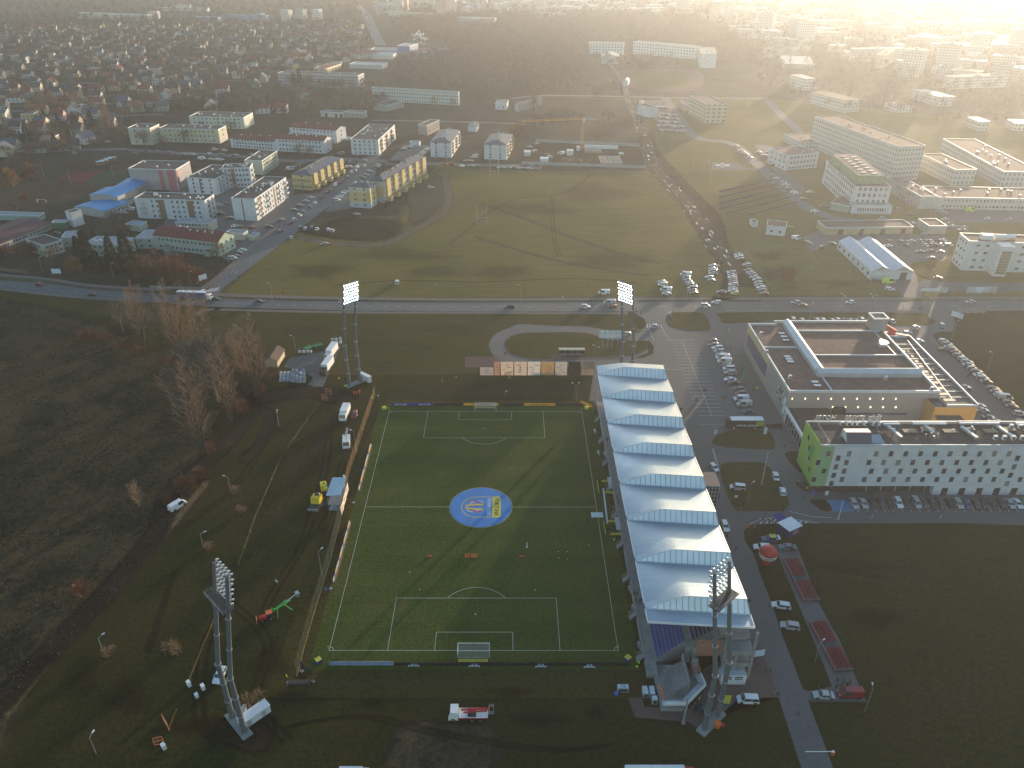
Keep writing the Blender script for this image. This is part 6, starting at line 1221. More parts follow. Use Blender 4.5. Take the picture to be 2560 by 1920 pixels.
for i in range(6): b=MB();b.cbox(0,-.15,0,.5,.3,.5,wl_);b.build('wall_lamp',mal,(16+i*4.3,0,5.2))
mb('wall_band',(20,-.5,2.6,42,0,3.1,m_mb),(16,-1.6,3.4,20,0,5.6,m_dark))
mb('low_annex_wall',(0,-18.5,0,14.5,0,5,wall(W_w),m_brownr),(-.3,-18.6,4.7,.3,0,5.6,m_white))
for i in range(7): mb('shop_window',(-.1,-17.5+i*2.3,.3,-.05,-15.7+i*2.3,4,m_glass))
sk=MB();sk.cbox(0,0,0,2.4,1.3,.5,m_dark);sk.cbox(0,0,.5,2.3,1.2,.15,m_white);skm=sk.mesh('skylight')
for v_,x_,y_ in (('M',652,192),('M',668,214),('M',680,236),('M',688,342),('M',700,358),('M',710,375),('M',866,505),('M',882,528)): q=g(v_,x_,y_,11.2);obj('skylight',skm,mal,(q[0]-MX,q[1]-MY,11.02))
for v_,x_,y_ in (('M',975,447),('M',998,447),('M',1022,447),('M',1320,487),('M',1615,555),('M',1420,450),('M',915,450),('M',555,318),('M',705,480),('M',520,200)): q=g(v_,x_,y_,11.2);obj('roof_vent',acm,mal,(q[0]-MX,q[1]-MY,11.02))
# ---------------------------------------------------------------- coaches,lorries and special vehicles
def lorry(loc,rz,label,Lb,hb,body,cab,group=None,logo=None,name='lorry',wd=2.5):
 t=thing(name,label,'lorry',loc,rz,group);b=MB();b.cbox(-Lb/2,0,1.1,Lb,wd,hb-1.1,body,m_white if body is not m_white else body);b.build('box_body',t);b=MB()
 b.box(.15,-wd/2+.05,.5,2.2,wd/2-.05,1.5,cab);b.add([(.15,-wd/2+.05,1.5),(2.2,-wd/2+.05,1.5),(2.2,wd/2-.05,1.5),(.15,wd/2-.05,1.5),(.15,-wd/2+.1,2.9),(1.75,-wd/2+.15,2.9),(1.75,wd/2-.15,2.9),(.15,wd/2-.1,2.9)],[(0,1,5,4),(1,2,6,5),(2,3,7,6),(3,0,4,7),(4,5,6,7)],cab);b.build('cab',t)
 b=MB();b.add([(2.22,-wd/2+.2,1.6),(2.22,wd/2-.2,1.6),(1.84,wd/2-.3,2.7),(1.84,-wd/2+.3,2.7)],[(0,1,2,3)],m_glass);b.build('windscreen',t);w_=MB();w_.tube((0,-.2,0),(0,.2,0),.5,m_tyre,12);w_.tube((0,-.21,0),(0,.21,0),.25,m_rim,8);me=w_.mesh('wheel')
 for x_ in [1.2,-Lb+1.6,-Lb*.45]+([-Lb+2.9] if Lb > 8 else []):
  for q in (-1,1): obj('wheel',me,t,(x_,q*(wd/2-.2),.5))
 return t
lorry(g('I',1790,1330,1),R(-4),'long white roofed articulated lorry on the main road behind the bare trees',13.5,4.,mat('lorry_blue_side',(.10,.11,.22),.6),m_white)
lorry(g('Y',1555,1010,1),R(-98),'nearer white box lorry with dark cab parked on the gravel yard',7.5,3.9,m_white,m_black,'white lorries on the gravel yard');lorry(g('Y',1605,850,1),R(-98),'farther white box lorry without visible cab on the gravel yard',7.5,3.9,m_white,m_white,'white lorries on the gravel yard')
lorry(g('A',760,290,.5),R(-92),'small white box lorry beside the red car left of the pitch fence',5.5,3.2,m_white,m_white)
t=lorry(g('A',782,525,.5),R(-80),'white cab crane lorry with folded boom left of the pitch fence',5,1.3,m_dark,m_white);b=MB();b.tube((0,0,2),(-5.5,.4,3.2),.2,m_steel,6);b.tube((-5,.2,2.8),(-1.5,-.4,3.2),.16,m_mb,6);b.cbox(-6,.3,2.2,1,1.2,1,m_dark);b.build('boom',t)
t=lorry(g('C',1755,1350,.3),math.pi,'white cab with red aerial work platform behind the near goal',6.2,1.4,m_red,m_white);b=MB();b.tube((-.5,.4,3.0),(-6.6,-.6,2.0),.24,m_red,6);b.tube((-1,.6,2.4),(-6.,-.2,1.8),.2,m_red,6);b.cbox(-2.8,.2,1.4,1.8,1.6,.8,m_dark);b.build('boom',t);b=MB();rail(b,[(-7.4,-1.,1.8),(-6.4,-1.,1.8),(-6.4,.8,1.8),(-7.4,.8,1.8),(-7.4,-1.,1.8)],1.1,3,m_rfl);b.build('basket',t)
lettering('',.1,m_white,None,(0,0,0)) if False else None
t=lorry((58.5,-31.5),0,'white box lorry with red cab cut off by the bottom picture edge',9.3,3.2,m_white,m_red,wd=5.) if False else None
p0=g('V',1350,1655,3.2);p1=g('V',1478,1653,3.2);t=lorry((p1[0],p1[1]-1.2),0,'white box lorry with red cab cut off by the bottom picture edge',p1[0]-p0[0],3.3,m_white,m_red)
t=thing('white_box_trailer','white box trailer cut off by the bottom edge at the left','trailer',(*g('V',758,1656,2.4),));b=MB();b.cbox(0,-1,.4,4.6,2.2,2.,m_white);b.cbox(3,-1,.6,1.2,1.8,1.7,wall(W_w));b.build('body',t)
bx0=g('M',300,808);bx1=g('M',533,808);t=thing('coach','black team coach with white roof and GORNIK LECZNA lettering','coach',((bx0[0]+bx1[0])/2,bx0[1]+1.4,0),math.pi);CL=bx1[0]-bx0[0]
b=MB();b.box(-CL/2,-1.27,.35,CL/2,1.27,3.5,m_black);b.build('body',t);b=MB();b.box(-CL/2+.1,-1.22,3.5,CL/2-1.2,1.22,3.72,m_white);b.build('roof',t)
b=MB();b.box(-CL/2+.6,1.27,2.1,CL/2-.8,1.30,3.2,m_glass);b.box(-CL/2+.6,-1.30,2.1,CL/2-.8,-1.27,3.2,m_glass);b.box(CL/2,-1.1,1.2,CL/2+.03,1.1,3.3,m_glass);b.build('windows',t)
b=MB();b.box(-CL/2+.05,1.30,1.3,-CL/2+2.6,1.33,3.3,mat('coach_green',(.25,.34,.04),.5));b.build('green_panel',t);lettering('GÓRNIK ŁĘCZNA',.95,m_white,t,(-.6,1.34,1.55),(math.pi/2,0,math.pi),sx=.95,ex=.01)
w_=MB();w_.tube((0,-.15,0),(0,.15,0),.5,m_tyre,12);w_.tube((0,-.16,0),(0,.17,0),.28,m_white,10);me=w_.mesh('wheel')
for x_ in (-CL*.27,CL*.30):
 for q in (-1,1): obj('wheel',me,t,(x_,q*1.2,.5))
for i,(v,x_,y_,r_,L_,lab) in enumerate([('E',748,868,25,11,'white coach parked aslant among the suburb houses'),('E',840,900,5,9,'dark blue coach with white roof strips in the suburb yard'),('E',695,930,70,6,'leftmost of three white minibuses in the suburb yard'),('E',728,930,70,6,'middle of three white minibuses in the suburb yard'),('E',765,930,70,6,'rightmost of three white minibuses in the suburb yard')]):
 t=thing('coach',lab,'bus',g(v,x_,y_),R(r_),'buses in the suburb yard');b=MB();b.cbox(0,0,.5,L_,2.6,2.7,m_white if i != 1 else m_led,m_white);b.build('body',t);b=MB();b.cbox(0,0,1.7,L_*.94,2.66,.9,m_glass);b.build('windows',t)
# ---------------------------------------------------------------- parked and moving cars
row('M','in the row between the car park and the mall',[(215,237),(213,262),(240,284),(250,303),(262,323),(273,345),(285,370),(292,395),(313,416),(322,441),(322,486),(345,507),(375,548),(388,573),(393,612),(412,647),(440,693)],math.pi,'sk eg uw hs sg vw vw ed mw es sw sk ed hr vw vs sk','far end')
row('M','of the cars facing the hotel front',[(1118,1285),(1180,1283),(1245,1285),(1297,1284),(1350,1284),(1402,1280),(1458,1285),(1518,1280),(1570,1284),(1625,1284),(1680,1284),(1738,1285),(1790,1284),(1845,1286),(1903,1286),(1952,1284),(2012,1285),(2072,1285),(2122,1285),(2170,1283),(2212,1285),(2262,1285)],[hd('M',1100,1250,1140,1325)]*22,'es ss sk sd sk uw hk ms hd sd ed sk es hb ed ed sk hd ss sw hG hk','left')
row('M','in the row along the lawn right of the mall',[(1695,238),(1718,258),(1735,277),(1752,293),(1772,310),(1792,332),(1820,353),(1845,372),(1855,392),(1878,414),(1905,434),(1925,457),(1945,476),(1968,498)],R(-8),'hw eg ss ed sd eg hw es ss hs ed sw es sg','far end')
row('M','in the near row along the lawn right of the mall',[(2012,543),(2030,562),(2060,587),(2088,604),(2112,634),(2132,658),(2182,706)],R(-8),'ed sg uw vs hn sd us','far end')
row('M','beside the mall right wall',[(1690,296),(1945,683),(1925,655),(1985,730),(2022,752),(1535,238),(1830,535),(2192,760)],R(-5),'hd ss ss sd sg sw ss ek','list start')
row('M','in the row behind the mall',[(725,101),(783,103),(880,102),(918,102),(978,106),(1013,101),(1052,104),(1095,106),(1130,106),(1165,101),(1205,110),(1362,110)],R(88),'ms hs es hw ed hs sd ss hd us hd ss','left')
row('M','driving behind the mall towards the main road',[(1515,150)],[R(20)],'hw');row('M','driving in from the side road right of the mall lawn',[(1682,136)],[R(70)],'us');row('M','by the red slide behind the mall',[(1462,185)],R(5),'hw')
row('M','parked at the forecourt bay before the dirt island',[(615,1107),(660,1205)],hd('M',640,1240,600,1080),'sw hw','far end');row('M','with red tail lights at the corner of the lime green wall',[(790,1168)],[hd('M',830,1200,745,1125)],'uk')
row('M','standing under the glass stair tower edge of the grandstand',[(218,1052)],[hd('M',200,1040,235,1080)],'hw');row('B','with roof lights on the stand road beside the sawtooth roof',[(2117,1228)],[hd('B',2095,1170,2140,1290)],'ew')
for (v,x_,y_,h_,lab) in (('M',370,1180,R(170),'white and navy police people carrier on the grass by the flagpole'),):
 t=car(g(v,x_,y_,.5),h_,'minivan','white',lab);b=MB();b.box(-2.2,-.96,.62,1.9,-.93,.85,m_mb);b.box(-2.2,.93,.62,1.9,.96,.85,m_mb);b.build('livery_stripe',t)
row('N','parked on the lawn beside the stand road',[(666,1086),(742,1264)],[R(168),R(168)],'ew us','far end')
row('N','behind the inflatable, partly hidden',[(500,585)],[R(172)],'uw');t=car(g('N',570,512,.5),math.pi,'suv','blue','blue pickup with yellow roof panel and white bed cover beside the sales trailer');b=MB();b.cbox(-.6,0,1.72,1.6,1.4,.05,m_by);b.cbox(-2.,0,1.05,1.2,1.7,.3,m_white);b.build('roof_panel',t)
row('N','parked before the red bleachers at the inflatable',[(720,580)],[R(178)],'sg');row('X','on brick paving left of the stand road bend',[(845,552)],[R(176)],'mw');row('X','parked before the dark red van on the paved strip',[(1545,510)],[R(178)],'ss')
row('X','parked at the near end of the bleacher strip',[(1790,498)],[R(180)],'vr');row('X','half hidden behind the near right mast feet',[(430,640)],[R(150)],'hd')
row('O','red beside the small white box lorry',[(1900,985)],[hd('O',1910,955,1890,1010)],'hr');row('O','on the dirt road among the meadows at the left',[(675,1618)],[hd('O',625,1650,730,1585)],'vw')
row('P','partly hidden behind the near left mast',[(1600,1130)],[hd('P',1630,1070,1570,1190)],'ew');row('J','standing alone in the big meadow with a long shadow',[(1495,1195)],[hd('J',1490,1215,1500,1165)],'uw')
row('M','in the lit forecourt just above the side road',[(560,-300)],0,'hw') if False else None
RD=[('J',305,1360,0,'sk'),('K',325,1547,180,'uk'),('K',980,1545,0,'uw'),('K',1190,1512,180,'vs'),('K',1213,1543,180,'hr'),('K',2015,1537,0,'mw'),('K',2112,1507,180,'ew'),('L',550,1270,180,'es'),('L',602,1288,0,'sn'),('L',947,1268,180,'hw'),('L',1822,1266,180,'ss'),('I',348,1215,-8,'hr'),('I',800,1299,-5,'sk'),('I',1600,1388,-3,'sg'),('I',1868,1340,0,'hk'),('I',1760,1283,60,'mw')]
RW=['just right of the long lorry and junction','right of centre between the two lit masts','between the centre and the right lit mast','behind the right lit mast, on the far lane','behind the right lit mast, on the near lane','by the stadium turning, near lane','by the stadium turning, far lane','above the mall roof, far lane','glinting above the mall roof, near lane','below the white tent hall','before the white building at the right','leftmost near the picture edge','left of the bare trees','screened by bare trees below the lorry','directly ahead of the lorry cab','turning out of the side street']
for (v,x_,y_,h_,s),wh_ in zip(RD,RW): later(g(v,x_,y_,.5),R(h_),KSH[s[0]],CSH[s[1]],f"{CAD.get(CSH[s[1]], CSH[s[1]])} {KINDW[KSH[s[0]]]} on the main road, {wh_}",'cars on the main road')
row('Q','stopped at the zebra crossing of the stadium turning',[(1853,120)],[R(75)],'ss');row('Q','on the loop road behind the flag poles',[(1605,190)],[R(170)],'es');row('K','white minibus parked on the meadow edge by the right mast',[(1140,1425)],[R(180)],'vw')
gm='on the meadow car park'
row('K','of the leftmost pair of pairs '+gm,[(1645,1330),(1648,1355),(1675,1402),(1683,1430)],R(175),'ss mw vw sw','far end')
row('K','of the second column '+gm,[(1845,1270),(1855,1293),(1865,1315),(1882,1335),(1890,1354),(1903,1386),(1914,1404),(1922,1426)],R(172),'vw hs sd ss sd ms sd sn','far end')
row('K','of the third column '+gm,[(2085,1190),(2078,1217),(2081,1241),(2083,1257),(2048,1290),(2070,1318),(2155,1417)],R(172),'ss sg ms ss hw sd sg','far end')
row('L','of the fourth column '+gm,[(83,1055),(88,1071),(90,1088),(94,1105),(97,1121),(98,1138),(97,1152),(94,1168),(95,1184),(110,1205),(15,1193)],R(175),'us ss sw sd sr ew sd ss sw hy sg','far end')
row('L','of the fifth column '+gm,[(135,922),(140,938),(152,957),(196,998),(205,1036),(224,1053),(240,1068),(250,1086),(270,1107),(280,1128),(287,1146),(300,1163),(308,1182),(322,1205)],R(172),'ss ew hd us hd ss sg ss us hs sg ew sd sn','far end')
row('J','in the line of cars along the side street',[(487,750),(572,684),(610,650),(655,616),(693,583),(753,541),(788,510),(843,462),(892,421),(930,398),(967,355),(1010,335),(1030,315),(1073,286),(1107,247),(1135,230),(1160,205),(1217,190)],hd('J',487,750,1073,286),'hr sr ew us ed ed hw sd hr ed vw er hr eg uw hr vw ew','near end')
row('J','driving up the kerb side of the lower side street',[(585,810)],[hd('J',300,1010,600,780)],'hs');row('J','on the dirt beside the dark thicket',[(660,720),(705,730),(762,722),(803,734),(902,740),(938,750)],[hd('J',790,750,815,710)]*6,'ed hw ud sw hw us','left')
row('J','with a long shadow on the meadow edge track',[(870,862)],R(30),'se');row('J','on worn grass below the yellow wing',[(1147,606)],R(-5),'ss');row('J','alone on the muddy ground right of the yellow flats',[(1785,378)],R(10),'us')
row('J','in the yard row left of the side street',[(493,656),(605,570),(658,533),(710,493),(755,462)],R(8),'sd ek ed ss sw','near end');row('J','beside the yellow banded wing',[(975,485),(990,463),(1008,450),(1035,430),(1047,414)],R(5),'mw es ss hw ss','near end')
row('J','between the side street and the long yellow flats',[(1200,289),(1230,269),(1260,236),(1335,183),(1320,200)],R(-10),'ed eg es hw sd','near end');row('J','in the row before the red hedges by the roundabout yard',[(1005,156),(1030,156),(1060,196),(1095,196),(1090,156),(1120,157),(1215,140)],R(85),'sk hw sw es ed sd es','left')
row('J','in the outer row of the paved lot by the white brown flats',line((1655,128),(1765,38),10),R(5),rr(10,3,.3),'near end');row('J','in the inner row of the paved lot by the white brown flats',line((1545,50),(1660,15),6),R(5),rr(6,4,.4),'near end')
row('J','in the yard behind the yellow olive flats',[(570,217),(603,200),(640,190),(660,172),(690,165)],R(10),'vw ss hd ed sd','left');row('J','in the yard between the white blocks',[(95,710),(165,713),(240,722),(385,716),(20,515),(-40,530),(50,640)],R(20),'sw sk ed uk sd es sk','left')
row('J','in the row by the fence at the lower side street',[(160,917),(130,942),(100,965),(75,988)],R(10),'sw ed sk mw','far end')
row('J','along the street before the tall white flats',[(1868,184),(1900,182),(1970,182),(2055,190),(2133,191),(2165,191),(2195,192)],R(2),'hg vr vr sw sk ss sd','left');row('J','in the small lot between the tall white flats',[(2095,148),(2110,150),(2133,150),(2150,117),(2168,112),(2175,95)],R(5),'sn sd hr ss sw ss','left')
row('K','along the street below the right tall flats',[(200,340),(240,341),(267,341),(317,343),(408,348),(443,348),(497,350),(513,320)],R(2),'ek sw sw sg ss sk hs es','left');row('K','white van inside the building site',[(772,220)],[R(175)],'vw')
row('I','in the small yard of the blue roofed hall',[(1130,552),(1125,568),(1060,585),(1075,597)],R(5),'sw ss hw sg','far end');row('I','in the lower left yard',[(135,938),(490,770),(1325,915),(1325,955),(1910,600)],R(-5),'sw sd sr sk sn','left');row('I','between the white estate blocks',[(1915,537),(1958,517),(1990,640)],R(20),'ss sg ek','left')
row('E','along the street before the cream school',[(650,1325),(930,1225),(1045,1297),(1095,1300),(1175,1327),(1270,1305),(1370,1310),(1460,1315),(1580,1335),(1660,1335),(1745,1335),(1810,1328),(1855,1290)],R(3),'es ss sk er ed sk ed sr sn ss sd hw ew','left')
row('E','in the yard behind the grey sports hall',[(1745,1372),(1820,1376),(1880,1378),(1910,1380),(1915,1335),(2010,1345),(2040,1340),(1940,1300),(2180,1335)],R(10),'vw ss hw sw ed sd sw es ss','left')
row('F','in the yard between the red roofed rows and the white brown flats',[(770,1210),(790,1200),(810,1190),(720,1330),(740,1318),(935,1388)],R(8),'ss sw ss ed ek ss','left')
row('L','of the sparse front rows in the big lot beside the twin hall',[(1228,825),(1315,825),(1388,824),(1222,857),(1358,852),(1455,900),(1527,895),(1600,900),(1533,948)],[R(100),R(100),R(170),R(170),R(110),R(170),R(170),R(175),R(170)],'sd hd ss sw hd sd ek sd ek','left')
row('L','of the back row in the big lot',[(1455,822),(1490,822),(1525,822),(1590,822),(1620,817)],R(110),'ss hd sw hr sw','left');row('L','of the double row in the big lot',[(1490,850),(1530,848),(1565,848),(1600,848),(1638,848),(1665,848)],R(110),'sw hd sd sw hd ss','left')
row('L','by the service building',[(1665,698),(1693,714),(1640,665),(1780,724),(1745,748),(1782,745),(1350,690),(1375,700),(1405,695),(1490,772)],R(10),'sd sw ss ss ed ss sw sd sw ss','left')
row('L','before the hospital front',[(1600,600),(1618,610),(1640,620),(1300,590),(1370,630),(1950,660),(2105,662),(1185,660)],R(15),'ss sw es hd sd sw ss ew','left')
row('L','along the hospital drive',[(655,468),(605,518),(755,571),(690,606),(500,438),(482,412),(462,396),(415,366),(382,344),(540,468),(560,479)],R(-5),'ss ed sd sw sn sw ss sw ss sw ss','list start')
row('L','by the upper hospital drive',[(385,271),(375,241),(285,176),(318,202),(340,202),(360,174),(120,131),(160,164),(178,184),(196,193),(222,213)],R(-8),'sn sn sw sd ss sw ss ss ew hs ew','list start')
row('L','around the fenced yard left of the twin hall',[(508,726),(555,803),(640,835),(735,868),(820,840),(1235,1173),(1125,1110),(1585,1090)],[R(5),R(2),R(-40),R(80),R(-30),R(-20),R(10),R(5)],'sd vw ed uk sd ew sd sd','left')
for (v,x_,y_,h_,lab) in (('L',1225,1118,5,'lime yellow ambulance parked before the twin gabled hall'),('L',1825,598,3,'yellow ambulance at the low hospital front')):
 t=car(g(v,x_,y_,.8),R(h_),'van','lime',lab);t.scale=(1.15,1.1,1.2)
r_=random.Random(11)
for i,(a,c,n) in enumerate((((1110,870),(1150,935),7),((1240,925),(1345,935),8),((1300,985),(1420,1000),5),((1290,1020),(1440,1030),6),((1280,1055),(1450,1060),6),((1270,1090),(1480,1095),7),((1290,1130),(1500,1138),7))):
 row('G',f'of the {ORD[i]} row of the grey car park',[(x_+r_.uniform(-4,4),y_+r_.uniform(-3,3)) for x_,y_ in line(a,c,n)],R(170 if i < 2 else 5),rr(n,i+20,.3),'left')
r_=random.Random(12);n=26
for i,(x_,y_) in enumerate([(880+i*5.6+r_.uniform(-5,5),45+i*i*.42+i*2) for i in range(n)]): c=r_.choice(['white','silver','dark','red','white']);later(g('F',x_,y_),R(100),r_.choice(['saloon','suv','van']),c,f"tiny {CAD.get(c, c)} car in far traffic, {ORD[i]} from the top of the avenue",'cars in traffic on the far avenue')
CARQ.sort(key=lambda a: (Vector((*a[0],0))-Vector(CAM)).length)
for a in CARQ[:285]: car(*a)
fm=MB()
for a in CARQ[285:]:
 pr=car_proto(a[2],a[3],False);c,s=math.cos(a[1]),math.sin(a[1]);o_=len(fm.v);fm.v += [(a[0][0]+v.co.x*c-v.co.y*s,a[0][1]+v.co.x*s+v.co.y*c,v.co.z+.02) for v in pr.vertices]
 for p in pr.polygons: fm.f.append([o_+i for i in p.vertices]);fm.m.append(fm.mi(pr.materials[p.material_index]))
if fm.v: o=fm.build('distant_cars');o['kind']='stuff';o['label']='far parked cars and traffic';o['category']='cars'
# ---------------------------------------------------------------- people
PPL=[('A',1103,303,'black','stand','leftmost dark figure outside the touchline near the far left flag'),('A',1167,322,'black','walk','dark figure on the touchline near the far left corner'),('A',1186,380,'black','walk','dark figure just inside the pitch near the far left corner'),
 ('A',848,92,'orange','stand','person in orange, left of three by the far left mast'),('A',872,92,'orange','walk','person in orange, middle of three by the far left mast'),('A',897,80,'orange','stand','person in orange, right of three by the far left mast'),('A',768,40,'lime','stand','person in lime vest, left of two at the far left mast foot'),('A',782,38,'lime','stand','person in lime vest, right of two at the far left mast foot'),
 ('Y',1716,1115,'lime','stand','lone person in lime vest beside the white container near the lorries'),('A',1008,140,'lime','stand','person in lime vest at the corner fence by the camera buggy'),('A',1698,155,'brown','stand','person standing behind the black board near the far goal'),
 ('C',603,282,'blue','stand','person in a blue jacket beside the camera tripod at the lower left fence'),('C',834,850,'navy','walk','person in navy walking behind the near left corner boards'),('C',270,1030,'lime','stand','person in lime vest at the near left fence corner'),('B',930,1200,'black','stand','dark figure on the pitch by the halfway line'),('B',985,810,'black','stand','dark figure by the touchline at the far dugout'),
 ('B',1157,1370,'lime','stand','person in lime vest at the near dugout steps'),('B',1033,225,'orange','stand','person in orange on the far stand walkway',2.),('B',1100,500,'black','stand','dark figure halfway along the stand walkway',2.),('B',1185,1005,'red','stand','person in red at the stand front rail',2.),('B',1195,1040,'black','stand','dark figure on the walkway beside the person in red',2.),('B',1140,990,'black','stand','dark figure behind the benches'),('B',1150,1090,'grey','stand','grey figure behind the benches'),
 ('D',1335,175,'black','stand','dark figure at the left of the near walkway crowd',2.),('D',1360,165,'grey','stand','grey figure at the top of the near walkway crowd',2.),('D',1345,230,'black','walk','dark figure at the rail of the near walkway crowd',2.),('D',1372,240,'brown','stand','brown figure at the centre of the near walkway crowd',2.),('D',1390,235,'black','stand','dark figure at the right of the near walkway crowd',2.),
 ('D',1372,775,'lime','arms','person in lime vest by the stand steps, right of the pair'),('D',1352,812,'lime','stand','person in lime vest by the stand steps, left of the pair'),('D',1890,1085,'lime','stand','person in lime vest under the corner stair'),('S',1868,1080,'orange','arms','person in orange at the rear corner of the stand'),
 ('X',1010,305,'black','walk','dark figure, left of the pair on brick paving'),('X',1050,308,'black','walk','dark figure, right of the pair on brick paving'),('X',1085,515,'grey','walk','figure left of the pair at the stand road edge'),('X',1118,525,'black','walk','figure right of the pair at the stand road edge'),('X',1305,700,'brown','walk','lone brown coated walker on the stand road near the barrier'),
 ('X',1665,395,'black','stand','dark figure at the left rear of the bleacher end group'),('X',1720,410,'black','stand','dark figure at the middle of the bleacher end group'),('X',1780,415,'brown','walk','brown figure at the right of the bleacher end group'),('X',1662,450,'black','walk','dark figure nearest the silver car'),('X',1700,450,'black','stand','dark figure behind the dark red van'),('X',1750,440,'black','stand','dark figure by the dark red van windscreen'),('X',1492,465,'brown','stand','person behind the silver car'),
 ('N',390,1070,'black','walk','dark figure on the stand road beside the white estate car'),('N',272,615,'black','walk','dark walker on the stand road left of the inflatable'),('N',127,160,'black','walk','dark walker near the police people carrier'),('N',65,165,'black','stand','dark figure beside the sawtooth roof edge'),('N',195,510,'black','stand','dark figure under the roof edge beside a yellow board'),('N',340,225,'black','stand','dark figure at the left of the group below the lawn'),('N',295,270,'black','stand','dark crouched figure on the lawn edge'),('N',315,268,'grey','stand','grey figure on the lawn edge'),('N',682,270,'black','stand','dark figure at the right lawn tip'),('N',852,185,'black','walk','dark walker on the drive by the hotel corner'),
 ('N',433,430,'white','stand','person in white beside the orange cone on the dark lawn'),('N',750,625,'black','stand','dark figure beside the grey saloon near the bleachers'),('M',143,562,'black','walk','left walker of the three on the empty car park'),('M',155,565,'black','walk','middle walker of the three on the empty car park'),('M',167,563,'brown','walk','right walker of the three on the empty car park'),
 ('M',98,632,'black','walk','left one of the couple at the car park lines'),('M',107,628,'black','walk','right one of the couple at the car park lines'),('M',278,615,'black','walk','left one of the couple by the dark parked saloon'),('M',295,613,'black','walk','right one of the couple by the dark parked saloon'),('M',5,690,'black','stand','left figure beside the roof edge at the car park'),('B',1740,232,'black','stand','right figure beside the roof edge at the car park'),
 ('M',670,930,'black','walk','dark walker before the low mall windows'),('M',880,1195,'red','stand','person at the hotel corner entrance'),('M',1258,1237,'brown','stand','person standing before the hotel ground floor'),('M',1845,478,'brown','walk','walker between parked cars right of the mall, left'),('M',1857,472,'black','walk','walker between parked cars right of the mall, right'),('M',327,285,'grey','stand','person beside the mall west path'),('M',470,565,'brown','stand','person near the mall mural'),
 ('Q',557,378,'black','walk','left one of the couple on the loop road'),('Q',582,365,'black','walk','right one of the couple on the loop road'),('Q',577,550,'orange','stand','left orange vest of the group at the hoardings'),('Q',596,548,'orange','stand','right orange vest of the group at the hoardings'),('Q',563,560,'red','stand','person in red at the hoardings group'),('Q',614,550,'lime','stand','lime vest right of the orange vests at the hoardings'),('Q',599,590,'lime','stand','lime vest nearest the pitch at the hoardings'),
 ('Q',20,615,'orange','walk','lone orange vest in the grass far left behind the goal'),('Q',140,588,'lime','stand','lone lime vest in the grass behind the goal'),('Q',1790,482,'lime','stand','lime vest behind the far roof corner'),('Q',1890,125,'orange','stand','orange vest at the zebra crossing car'),('Q',1037,370,'black','stand','person at the left of the bus shelter'),('Q',1104,385,'black','stand','left passenger at the bus shelter'),('Q',1120,375,'black','stand','second passenger at the bus shelter'),('Q',1173,383,'black','stand','third passenger at the bus shelter'),('Q',1208,380,'black','stand','rightmost passenger at the bus shelter'),
 ('J',453,1305,'orange','walk','person in bright clothes on the path left of the meadow lamp'),('J',512,1303,'black','walk','dark walker on the path right of the meadow lamp'),('K',1130,1585,'black','walk','left walker on the roadside path by the right mast'),('K',1415,1585,'black','walk','middle walker on the roadside path by the right mast'),('K',1458,1622,'black','walk','right walker on the roadside path by the right mast'),('M',1537,42,'black','walk','left walker at the road crossing above the mall'),('M',1548,38,'brown','walk','right walker at the road crossing above the mall')]
r_=random.Random(4)
for q in PPL:
 z_=q[6] if len(q) > 6 else .03;person((*g(q[0],q[1],q[2],z_),z_),r_.uniform(0,6.28),q[3],q[5],q[4],None)
for i in range(7): person(g('N',515+i*42+r_.uniform(-8,8),375+r_.uniform(-12,14)),r_.uniform(0,6.28),r_.choice(['black','brown','navy']),f'queueing dark figure at the striped road marking, {ORD[i]} from the left',r_.choice(['stand','walk']),'people queueing at the sales trailer')
for i in range(6): person(g('N',590+i*13,425+r_.uniform(-18,20)),r_.uniform(0,6.28),'brown' if i % 2 else 'black',f'dim figure in the crowd left of the sales trailer, {ORD[i]} from the left','stand','people crowding at the sales trailer')
